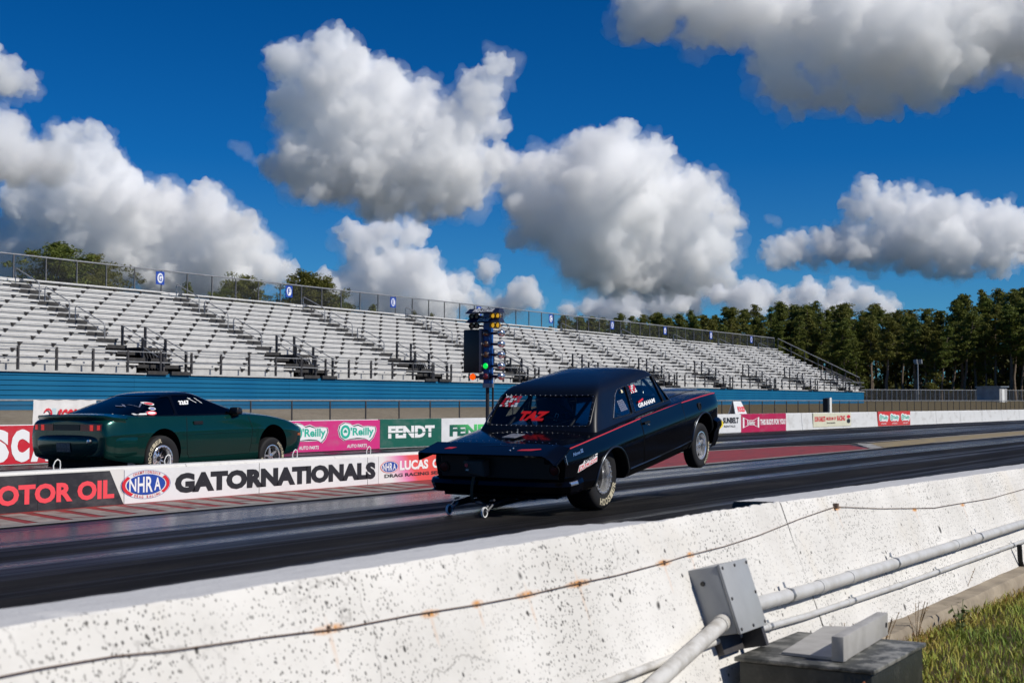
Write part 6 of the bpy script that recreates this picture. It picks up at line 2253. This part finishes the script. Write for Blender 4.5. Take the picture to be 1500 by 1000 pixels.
# stickers and shoe-polish number
mb = MB()
put_text(mb, '3267', 0.56, 1.065, 0.23, 0.068, CG.right, 0.05, mi=1, d=0.003)
ribbon(mb, CG.right, [(0.80, 1.17), (0.95, 1.09)], 0.008, 0.003, 1, 4)
ribbon(mb, CG.right, [(0.95, 1.17), (1.07, 1.08)], 0.008, 0.003, 1, 4)
ribbon(mb, CG.right, [(0.80, 1.17), (0.86, 1.16)], 0.006, 0.003, 1, 4)
mb.build('window_number', LM, camaro, fix=False)
mb = MB()
for (u, v, a, b_, m1, m2) in ((-0.02, 1.095, 0.06, 0.028, 1, 4), (-0.06, 1.02, 0.065, 0.022, 1, 5), (-0.12, 0.955, 0.105, 0.032, 4, 1)):
    put_poly(mb, disc_poly(u, v, a, b_, 20), CG.right, 0.003, m1)
    put_poly(mb, disc_poly(u, v, a * 0.78, b_ * 0.55, 20), CG.right, 0.005, m2)
put_poly(mb, [(-0.46, 0.935), (-0.23, 0.932), (-0.23, 0.955), (-0.46, 0.956)], CG.right, 0.003, 1)
ribbon(mb, CG.right, [(-0.30, 1.06), (-0.19, 1.10), (-0.22, 1.045), (-0.09, 1.10)], 0.006, 0.003, 8, 4)
mb.build('window_sticker', LM + [cl_print], camaro, fix=False)
mb = MB()
ribbon(mb, CG.rear, [(-0.66, 0.93), (-0.52, 0.935), (-0.44, 0.95), (-0.38, 0.93)], 0.012, 0.003, 1, 4)
mb.build('glass_script', LM, camaro, fix=False)
for s in (-1, 1):
    rz = 0.365 - CP[2]
    wheel(camaro, (0.0, s * 0.765, rz), 0.365, 0.27, 0.200, s, 'bead', 'HOOSIER' if s < 0 else None, (R(200), R(95)), 0.2, (R(-25), R(-100)))
    wheel(camaro, (2.575, s * 0.82, 0.325 - CP[2] - 0.064), 0.325, 0.15, 0.195, s, 'star', 'HOOSIER' if s < 0 else None, (R(60), R(-35)), 0.5, (R(235), R(180)))
for y in (-0.2, 0.2):
    MB().tube([(-0.35, y, 0.25), (-1.45, y, 0.03)], 0.02, 8).build('wheelie_bar', MATS['dark_metal'], camaro)
    MB().lathe([(0.05, -0.012), (0.05, 0.012)], (-1.48, y, 0.0), (0, 1, 0), 20).build('wheelie_wheel', MATS['black_rubber'], camaro)
MB().tube([(0, -0.7, rz), (0, 0.7, rz)], 0.05, 8).build('rear_axle', MATS['dark_metal'], camaro)
MB().box(-0.95, -0.45, -0.6, 0.6, 0.14, 0.34).build('underbody', MATS['matte_black'], camaro)
# ------------------------------------------------------------------ starting lights ("tree") on the median
q = at(714, 640, y=13.4)
TX = q.x
tree_l = empty('starting_lights', (TX, 13.4, 0), label='blue drag strip starting light tree on a black post behind the black car', cat='starting lights')
def tz(py): return at(714, py, y=13.4).z
def txo(px): return at(px, 560, y=13.4).x - TX
kx = at(724, 560, y=13.4).x - at(714, 560, y=13.4).x          # metres of X per 10 px
blue_t = mat('tree_blue', (0.01, 0.07, 0.28), 0.4)
navy = mat('tree_navy', (0.008, 0.013, 0.04), 0.45)
grey_c = mat('tree_case_grey', (0.20, 0.20, 0.20), 0.5)
bulb_off = mat('amber_bulb_dark', (0.10, 0.05, 0.02), 0.15, coat=1.0)
bulb_amber = mat('stage_bulb_amber', (0.60, 0.34, 0.03), 0.2, coat=0.5, emit=(1.0, 0.55, 0.04), estr=0.55)
bulb_pale = mat('stage_bulb_pale', (0.30, 0.27, 0.16), 0.2, coat=0.5)
bulb_green = mat('green_bulb_lit', (0.0, 0.30, 0.06), 0.3, emit=(0.0, 1.0, 0.10), estr=0.75)
bulb_red = mat('red_bulb_lit', (0.5, 0.05, 0.0), 0.3, emit=(1.0, 0.10, 0.0), estr=1.1)
bulb_ruby = mat('ruby_bulb', (0.16, 0.01, 0.02), 0.15, coat=1.0)
# frame: direction towards the start line is -X
MB().lathe([(0.032, 0.0), (0.032, tz(566))], (0, 0, 0), (0, 0, 1), 12).build('post', MATS['dark_metal'], tree_l)
MB().lathe([(0.018, 0.0), (0.018, tz(566))], (0.10, -0.05, 0), (0, 0, 1), 8).build('cable', MATS['black_rubber'], tree_l)
MB().lathe([(0.16, 0.0), (0.16, 0.03), (0.05, 0.05)], (0, 0, 0), (0, 0, 1), 16).build('base_plate', MATS['dark_metal'], tree_l)
zt, zb_ = tz(455), tz(566)
MB().box(-0.05, 0.09, -0.065, 0.055, zb_ + 0.02, zt).build('column', blue_t, tree_l)
MB().box(-0.06, 0.10, -0.075, 0.065, zb_ - 0.02, zb_ + 0.055).build('column_foot', MATS['galvanised'], tree_l)
for (p0, p1, word, th) in ((453.5, 459, 'PRE-STAGE', 0.42), (467, 472.5, 'STAGE', 0.24)):
    z0, z1 = tz(p1), tz(p0)
    # a hood that faces the drivers, carrying the word
    z1 = z0 + 0.085
    hood = MB().hexa([(-0.18, -0.34, z0), (0.03, -0.34, z0), (0.03, 0.36, z0), (-0.18, 0.36, z0), (-0.08, -0.30, z1), (0.02, -0.30, z1), (0.02, 0.32, z1), (-0.08, 0.32, z1)]).build('lamp_hood', navy, tree_l)
    mb = MB()
    fn = lambda u, v, d: (-0.182 + 0.10 * (v - z0) / (z1 - z0) - d, -u, v + d)
    put_text(mb, word, -th / 2, z0 + (z1 - z0) * 0.15, th, (z1 - z0) * 0.70, fn, 0.03, shear=0.25, mi=1, d=0.004)
    mb.build('lettering', LM, hood, fix=False)
    zb2 = z0 - 0.055
    for (y, m_) in ((0.27, bulb_pale), (0.17, bulb_pale), (-0.17, bulb_amber), (-0.27, bulb_amber), (-0.31, bulb_amber)):
        if y == -0.31:
            continue
        MB().lathe([(0.045, 0.0), (0.052, -0.03), (0.05, -0.06)], (-0.06, y, zb2), (1, 0, 0), 14, caps=False).build('lamp_shell', navy, tree_l)
        MB().lathe([(0.048, 0.0), (0.040, 0.022), (0.02, 0.036), (0, 0.04)], (-0.06, y, zb2), (-1, 0, 0), 14).build('stage_bulb', m_, tree_l, smooth=60)
    MB().box(-0.03, 0.03, -0.30, 0.30, zb2 - 0.015, zb2 + 0.015).build('lamp_bar', navy, tree_l)
# five lamp rows: bulbs face the start line on the left lane side, chromed backs on the right
for i, py in enumerate((488, 504, 519.5, 536, 551)):
    z = tz(py)
    m_ = [bulb_off, bulb_off, bulb_off, bulb_green, bulb_ruby][i]
    # near-lane bulb on the column's face
    MB().lathe([(0.058, 0.0), (0.060, 0.05), (0.052, 0.055)], (-0.06, -0.03, z), (-1, 0, 0), 18, caps=False).build('lamp_shell', navy, tree_l)
    MB().lathe([(0.054, 0.03), (0.046, 0.065), (0.025, 0.08), (0, 0.085)], (-0.06, -0.03, z), (-1, 0, 0), 18).build('start_bulb', m_, tree_l, smooth=60)
    # chromed bell on an arm, turned across the strip
    MB().tube([(0.02, -0.06, z), (0.03, -0.19, z)], 0.022, 8).build('lamp_arm', navy, tree_l)
    MB().lathe([(0.0, -0.085), (0.03, -0.08), (0.058, -0.05), (0.068, 0.0), (0.066, 0.05), (0.05, 0.055), (0.0, 0.03)], (0.02, -0.27, z), (0.9, 0.3, 0), 20, caps=False).build('lamp_bell', MATS['chrome'], tree_l, smooth=60)
# back board with the digital case
z0, z1 = tz(545.5), tz(482)
bo = MB().box(-0.02, 0.03, 0.12, 0.50, z0, z1).build('shield_board', MATS['black_plastic'], tree_l)
bevel(bo, 0.02, 3)
cs_ = MB().box(-0.10, 0.06, 0.065, 0.118, z0 + 0.01, z1 + 0.01).build('light_case', grey_c, tree_l)
bevel(cs_, 0.01, 2)
z = tz(551.5)
MB().tube([(-0.02, 0.05, z), (-0.04, 0.22, z - 0.005)], 0.022, 8).build('lamp_arm', navy, tree_l)
MB().lathe([(0.05, -0.05), (0.06, 0.0)], (-0.06, 0.27, z), (-1, 0, 0), 16, caps=False).build('lamp_shell', navy, tree_l)
MB().lathe([(0.058, 0.0), (0.048, 0.03), (0.025, 0.045), (0, 0.05)], (-0.06, 0.27, z), (-1, 0, 0), 16).build('start_bulb', bulb_red, tree_l, smooth=60)
MB().box(-0.05, 0.02, -0.10, 0.14, tz(556), tz(547)).build('lamp_bracket', navy, tree_l)
# ------------------------------------------------------------------ grass and weeds in the foreground
def grass():
    rng = np.random.default_rng(4)
    n = 46000
    x = 3.0 + rng.random(n) ** 1.25 * 11.0
    y = 1.84 - rng.random(n) ** 1.4 * (0.5 + 0.30 * (x - 2))
    keep = ~((x > 4.66) & (x < 5.36) & (y > 1.40)) & (y > -2.0) & ~((x < 4.66) & (rng.random(n) < 0.5))
    x, y = x[keep], y[keep]
    n = len(x)
    z = np.array([ground_z(a, b) for a, b in zip(x, y)])
    pat = np.array([noise.noise((a * 1.6, b * 1.6, 0)) for a, b in zip(x, y)])
    h = (0.018 + 0.028 * rng.random(n)) * (1 + 0.5 * pat) + 0.03 * np.exp(-((1.84 - y) / 0.08)) * rng.random(n)
    a = rng.random(n) * 2 * PI
    w = 0.0016 + 0.0016 * rng.random(n)
    lean = h * (0.3 + 0.7 * rng.random(n))
    b = rng.random(n) * 2 * PI
    ox, oy = np.cos(a) * w, np.sin(a) * w
    lx, ly = np.cos(b) * lean, np.sin(b) * lean
    P0 = np.stack([x - ox, y - oy, z - 0.01], 1)
    P1 = np.stack([x + ox, y + oy, z - 0.01], 1)
    P2 = np.stack([x + ox * 0.8 + lx * 0.4, y + oy * 0.8 + ly * 0.4, z + h * 0.62], 1)
    P3 = np.stack([x - ox * 0.8 + lx * 0.4, y - oy * 0.8 + ly * 0.4, z + h * 0.62], 1)
    P4 = np.stack([x + lx, y + ly, z + h], 1)
    vs = np.stack([P0, P1, P2, P3, P4], 1).reshape(-1, 3)
    i = np.arange(n) * 5
    f = np.concatenate([np.stack([i, i + 1, i + 2], 1), np.stack([i, i + 2, i + 3], 1), np.stack([i + 3, i + 2, i + 4], 1)])
    m = mat('grass_blade', (0.08, 0.12, 0.03), 0.6, spec=0.2)
    t = NT(m)
    at_ = t.n('ShaderNodeAttribute', attribute_name='tone')
    t.col(t.ramp(at_.outputs['Fac'], [(0.0, (0.34, 0.13, 0.03)), (0.2, (0.38, 0.26, 0.08)), (0.42, (0.40, 0.36, 0.07)), (0.75, (0.24, 0.31, 0.05)), (1.0, (0.14, 0.22, 0.04))]))
    me = np_mesh('grass', vs, f, m)
    tone = 0.72 + 0.45 * pat + rng.normal(size=n) * 0.16 - 0.42 * np.exp(-((1.84 - y) / 0.22))
    att = me.attributes.new('tone', 'FLOAT', 'POINT')
    att.data.foreach_set('value', np.repeat(np.clip(tone, 0, 1), 5).astype(np.float32))
    tag(link_mesh('grass', me), 'rough green and rusty brown grass at the foot of the wall', 'grass', kind='stuff')
grass()
WR = random.Random(9)
weed_red = mat('weed_red', (0.20, 0.06, 0.02), 0.7)
weed_green = mat('weed_green', (0.10, 0.13, 0.035), 0.7)
weed_dry = mat('weed_dry', (0.22, 0.14, 0.06), 0.8)
flower_w = mat('seed_head', (0.45, 0.42, 0.30), 0.8)
def weed(x, y, h, m, label, ns=7, heads=False, leaf=0.02):
    z = ground_z(x, y)
    o = empty('weed', (x, y, z), label=label, cat='weed', group='weeds along the foot of the wall')
    st, lf, hd = MB(), MB(), MB()
    for i in range(ns):
        a = WR.random() * 6.28
        L = h * WR.uniform(0.5, 1)
        tip = Vector((math.cos(a) * L * 0.35, math.sin(a) * L * 0.35, L))
        mid = tip * 0.5 + Vector((0, 0, 0.08 * L))
        st.tube([(0, 0, -0.02), mid, tip], 0.0015, 4)
        for q in range(5):
            c = mid.lerp(tip, q / 4) if q else mid * 0.6
            d = Vector((WR.gauss(0, 1), WR.gauss(0, 1), WR.gauss(0, 0.4))).normalized()
            e = Vector((-d.y, d.x, 0.2)).normalized()
            s = leaf * WR.uniform(0.5, 1.1)
            lf.add([c, c + d * s * 0.5 + e * s * 0.25, c + d * s, c + d * s * 0.5 - e * s * 0.25], [(0, 1, 2, 3)])
        if heads and i < 3:
            hd.lathe([(0.0, 0), (0.006, 0.003), (0.007, 0.008), (0.0, 0.013)], tip, (0, 0, 1), 8)
    st.build('stem', m, o)
    lf.build('leaf_cluster', m, o, fix=False)
    if heads:
        hd.build('seed_head', flower_w, o)
weed(4.53, 1.60, 0.17, weed_red, 'reddish brown weed left of the dark ground box', 12)
weed(4.60, 1.50, 0.16, weed_red, 'rusty weed against the left side of the dark ground box', 10)
weed(4.62, 1.44, 0.20, weed_green, 'green weed with pale seed heads before the dark ground box', 7, True)
weed(4.44, 1.70, 0.14, weed_red, 'low red brown weed under the slanting conduit', 9)
weed(6.0, 1.80, 0.22, weed_dry, 'dry weed by the kerb just right of the ground box', 9)
weed(6.6, 1.82, 0.20, weed_dry, 'dry thin weed growing over the kerb', 7)
weed(8.1, 1.98, 0.22, weed_dry, 'dry weed climbing the wall below the thin conduit', 8)
weed(5.7, 1.86, 0.22, weed_dry, 'dry weed between the wall and the ground box lid', 8)
weed(7.0, 1.72, 0.16, weed_green, 'bright green weed in the grass beside the kerb', 9, leaf=0.05)

# ------------------------------------------------------------------ clouds
cl_m = bpy.data.materials.new('cloud_vapour')
cl_m.use_nodes = True
ct = cl_m.node_tree
ct.nodes.clear()
co_ = ct.nodes.new('ShaderNodeOutputMaterial')
cv = ct.nodes.new('ShaderNodeVolumeScatter')
cv.inputs['Color'].default_value = (1, 1, 1, 1)
cv.inputs['Density'].default_value = 0.034
cv.inputs['Anisotropy'].default_value = 0.034
ct.links.new(cv.outputs[0], co_.inputs['Volume'])
cl_thin = cl_m.copy()
cl_thin.name = 'cloud_vapour_thin'
[n_ for n_ in cl_thin.node_tree.nodes if n_.type == 'VOLUME_SCATTER'][0].inputs['Density'].default_value = 0.0048
_b = bmesh.new()
bmesh.ops.create_icosphere(_b, subdivisions=2, radius=1)
ICO_V = np.array([v.co[:] for v in _b.verts])
ICO_F = np.array([[v.index for v in f.verts] for f in _b.faces])
_b.free()
tex_big = bpy.data.textures.new('billow_big', 'CLOUDS')
tex_big.noise_scale = 60
tex_big.noise_depth = 4
tex_small = bpy.data.textures.new('billow_small', 'CLOUDS')
tex_small.noise_scale = 16
tex_small.noise_depth = 5
tex_rag = bpy.data.textures.new('ragged', 'CLOUDS')
tex_rag.noise_scale = 24
tex_rag.noise_depth = 5
tex_cell = bpy.data.textures.new('billow_cell', 'VORONOI')
tex_cell.noise_scale = 42
tex_wide = bpy.data.textures.new('billow_wide', 'VORONOI')
tex_wide.noise_scale = 85
tex_cell2 = bpy.data.textures.new('billow_cell_small', 'VORONOI')
tex_cell2.noise_scale = 15
tex_fine = bpy.data.textures.new('billow_fine', 'CLOUDS')
tex_fine.noise_scale = 6
tex_fine.noise_depth = 4
def cloud(label, balls, D, base, seed, vox=3.6, disp=36, m=None, squash=1.0, knobs=30, soft=0.14):
    rng = np.random.default_rng(seed)
    cs, rs = [], []
    for (px, py, r) in balls:
        dd = D + rng.uniform(-0.5, 0.5) * r / 2083 * D
        c = np.array(ray(px, py) * dd) + np.array([0, 0, CAM_H])
        rr = r / 2083 * D * 0.80
        cs.append(c); rs.append(rr)
        for k in range(knobs):
            d = rng.normal(size=3) + np.array([0, 0, 0.25])
            d /= np.linalg.norm(d)
            q = rr * rng.uniform(0.18, 0.42)
            c2 = c + d * rr * rng.uniform(0.75, 1.02)
            cs.append(c2); rs.append(q)
            for j in range(6):
                d2 = d + rng.normal(size=3) * 0.8
                d2 /= np.linalg.norm(d2)
                cs.append(c2 + d2 * q * 0.9); rs.append(q * rng.uniform(0.22, 0.5))
    cs, rs = np.array(cs), np.array(rs)
    V = (cs[:, None, :] + rs[:, None, None] * ICO_V[None] * np.array([1, 1, 0.92 * squash])).reshape(-1, 3)
    Fa = (np.arange(len(cs))[:, None, None] * len(ICO_V) + ICO_F[None]).reshape(-1, 3)
    zb = (ray(750, base) * D).z + CAM_H
    low = V[:, 2] < zb
    V[low, 2] = zb + (V[low, 2] - zb) * soft
    org = cs[0].copy()
    me = np_mesh('cloud', V - org, Fa, m or cl_m)
    o = link_mesh('cloud', me, loc=tuple(org))
    fr = link_mesh('cloud_fringe', me.copy(), loc=tuple(org))
    fr.data.materials.clear()
    fr.data.materials.append(cl_thin)
    r_ = o.modifiers.new('r', 'REMESH')
    r_.mode = 'VOXEL'
    r_.voxel_size = vox
    for tx, s in ((tex_rag, disp * 2.4), (tex_small, disp * 1.4), (tex_fine, disp * 0.5)) if m else ((tex_big, disp), (tex_wide, -disp * 1.3), (tex_cell, -disp * 1.25), (tex_cell2, -disp * 0.75), (tex_fine, disp * 0.34)):
        d = o.modifiers.new('d', 'DISPLACE')
        d.texture = tx
        d.texture_coords = 'GLOBAL'
        d.strength = s
        d.mid_level = 0.5
    r2 = o.modifiers.new('r2', 'REMESH')
    r2.mode = 'VOXEL'
    r2.voxel_size = vox * 0.7
    apply_mods(o)
    r_ = fr.modifiers.new('r', 'REMESH')
    r_.mode = 'VOXEL'
    r_.voxel_size = vox * 1.3
    for tx, s in ((tex_rag, disp * 2.6), (tex_small, disp * 1.1), (tex_fine, disp * 0.6)):
        d = fr.modifiers.new('d', 'DISPLACE')
        d.texture = tx
        d.texture_coords = 'GLOBAL'
        d.strength = s
        d.mid_level = 0.44
    r2 = fr.modifiers.new('r2', 'REMESH')
    r2.mode = 'VOXEL'
    r2.voxel_size = vox
    apply_mods(fr)
    fr.parent = o
    fr.matrix_parent_inverse = Matrix.Translation(-Vector(org))
    tag(o, label, 'cloud', 'cumulus clouds in the blue sky')
    return o
cloud('big towering white cloud in the upper middle left of the sky', [(425, 92, 32), (490, 105, 55), (440, 160, 45), (520, 190, 100), (590, 190, 80), (470, 235, 75), (640, 225, 80), (690, 175, 40), (708, 125, 30), (733, 97, 22), (570, 250, 85), (655, 270, 65), (435, 250, 45), (620, 140, 28), (560, 135, 30)], 3000, 318, 1)
cloud('wide white cloud bank sloping down to the grandstand at the left', [(105, 225, 42), (140, 215, 30), (60, 300, 60), (130, 290, 70), (190, 310, 65), (250, 335, 65), (305, 312, 38), (335, 350, 55), (385, 385, 36), (405, 405, 22), (150, 370, 80), (60, 365, 60), (250, 395, 70), (10, 370, 55), (330, 405, 55), (-40, 380, 50)], 3500, 428, 2)
cloud('grey shadowed cloud at the left edge above the white bank', [(-20, 210, 60), (30, 235, 45), (75, 240, 35), (20, 265, 35), (-60, 240, 60)], 2500, 268, 21, disp=26)
cloud('small white cloud cut by the left edge of the sky', [(-10, 105, 38), (15, 115, 30), (45, 128, 20), (20, 138, 20)], 2800, 150, 3, disp=24, vox=4)
cloud('big white cloud with grey base right of the middle', [(760, 265, 40), (810, 255, 45), (870, 245, 45), (905, 215, 30), (945, 240, 40), (900, 300, 95), (980, 310, 80), (1030, 290, 38), (1050, 340, 36), (800, 320, 60), (870, 375, 70), (960, 380, 80), (1040, 385, 40), (920, 410, 60), (735, 240, 22)], 3200, 425, 4)
cloud('heavy grey cloud across the upper right corner', [(960, 5, 60), (1050, 20, 70), (1130, 45, 65), (1220, 40, 85), (1320, 50, 90), (1410, 45, 95), (1500, 40, 95), (1160, 135, 45), (1220, 140, 42), (1290, 125, 50), (1350, 120, 45), (1130, 130, 30), (1400, 95, 50), (1080, -30, 80), (1250, -50, 110), (1420, -50, 110), (1560, 20, 90), (920, 30, 30)], 2300, 172, 5, disp=30, vox=4.5)
cloud('white cloud low at the right above the pines', [(1270, 300, 32), (1310, 310, 38), (1360, 330, 48), (1420, 335, 46), (1470, 340, 42), (1330, 355, 45), (1290, 345, 30), (1400, 375, 45), (1460, 370, 40), (1510, 350, 40), (1245, 345, 22), (1210, 355, 24), (1165, 362, 24), (1130, 370, 18), (1255, 372, 22), (1195, 380, 18), (1225, 362, 28), (1250, 358, 28), (1180, 372, 20), (1150, 372, 16), (1275, 365, 34)], 3600, 405, 6, disp=36)
cloud('small white cloud with curled top over the middle of the stand', [(520, 350, 24), (560, 345, 28), (600, 345, 26), (535, 385, 32), (580, 390, 38), (620, 410, 40), (560, 420, 45), (520, 415, 30), (660, 430, 30), (640, 445, 40), (600, 450, 40), (700, 440, 22), (480, 430, 30), (500, 455, 40), (560, 460, 40)], 4000, 478, 7, disp=38, vox=5.5)
cloud('tiny round cloud puff above the starting lights', [(712, 393, 14), (703, 402, 10), (722, 386, 10), (715, 408, 10), (770, 430, 22), (750, 445, 24), (785, 438, 16), (730, 455, 20)], 4200, 470, 8, disp=26, vox=4.5)
cloud('low white cloud behind the left end of the pine wood', [(835, 455, 16), (870, 450, 20), (920, 448, 30), (970, 445, 32), (1010, 440, 25), (1050, 432, 22), (1090, 440, 30), (900, 465, 30)], 4800, 480, 9, disp=36, vox=6)
cloud('low white cloud just above the tops of the pine wood', [(1120, 428, 18), (1145, 440, 20), (1190, 432, 22), (1230, 430, 24), (1265, 438, 22), (1295, 450, 22), (1220, 455, 30), (1160, 455, 25)], 5000, 475, 10, disp=34, vox=6)
cloud('faint torn scrap of cloud left of the towering one', [(343, 213, 7), (352, 222, 9), (364, 230, 7), (378, 236, 6), (396, 229, 6)], 2600, 250, 11, disp=16, vox=3.5, m=cl_thin)
cloud('faint torn scrap of cloud right of the middle cloud', [(1125, 320, 7), (1138, 328, 6), (1062, 268, 7), (1085, 315, 9), (1075, 300, 8)], 2900, 345, 12, disp=16, vox=3.5, m=cl_thin)
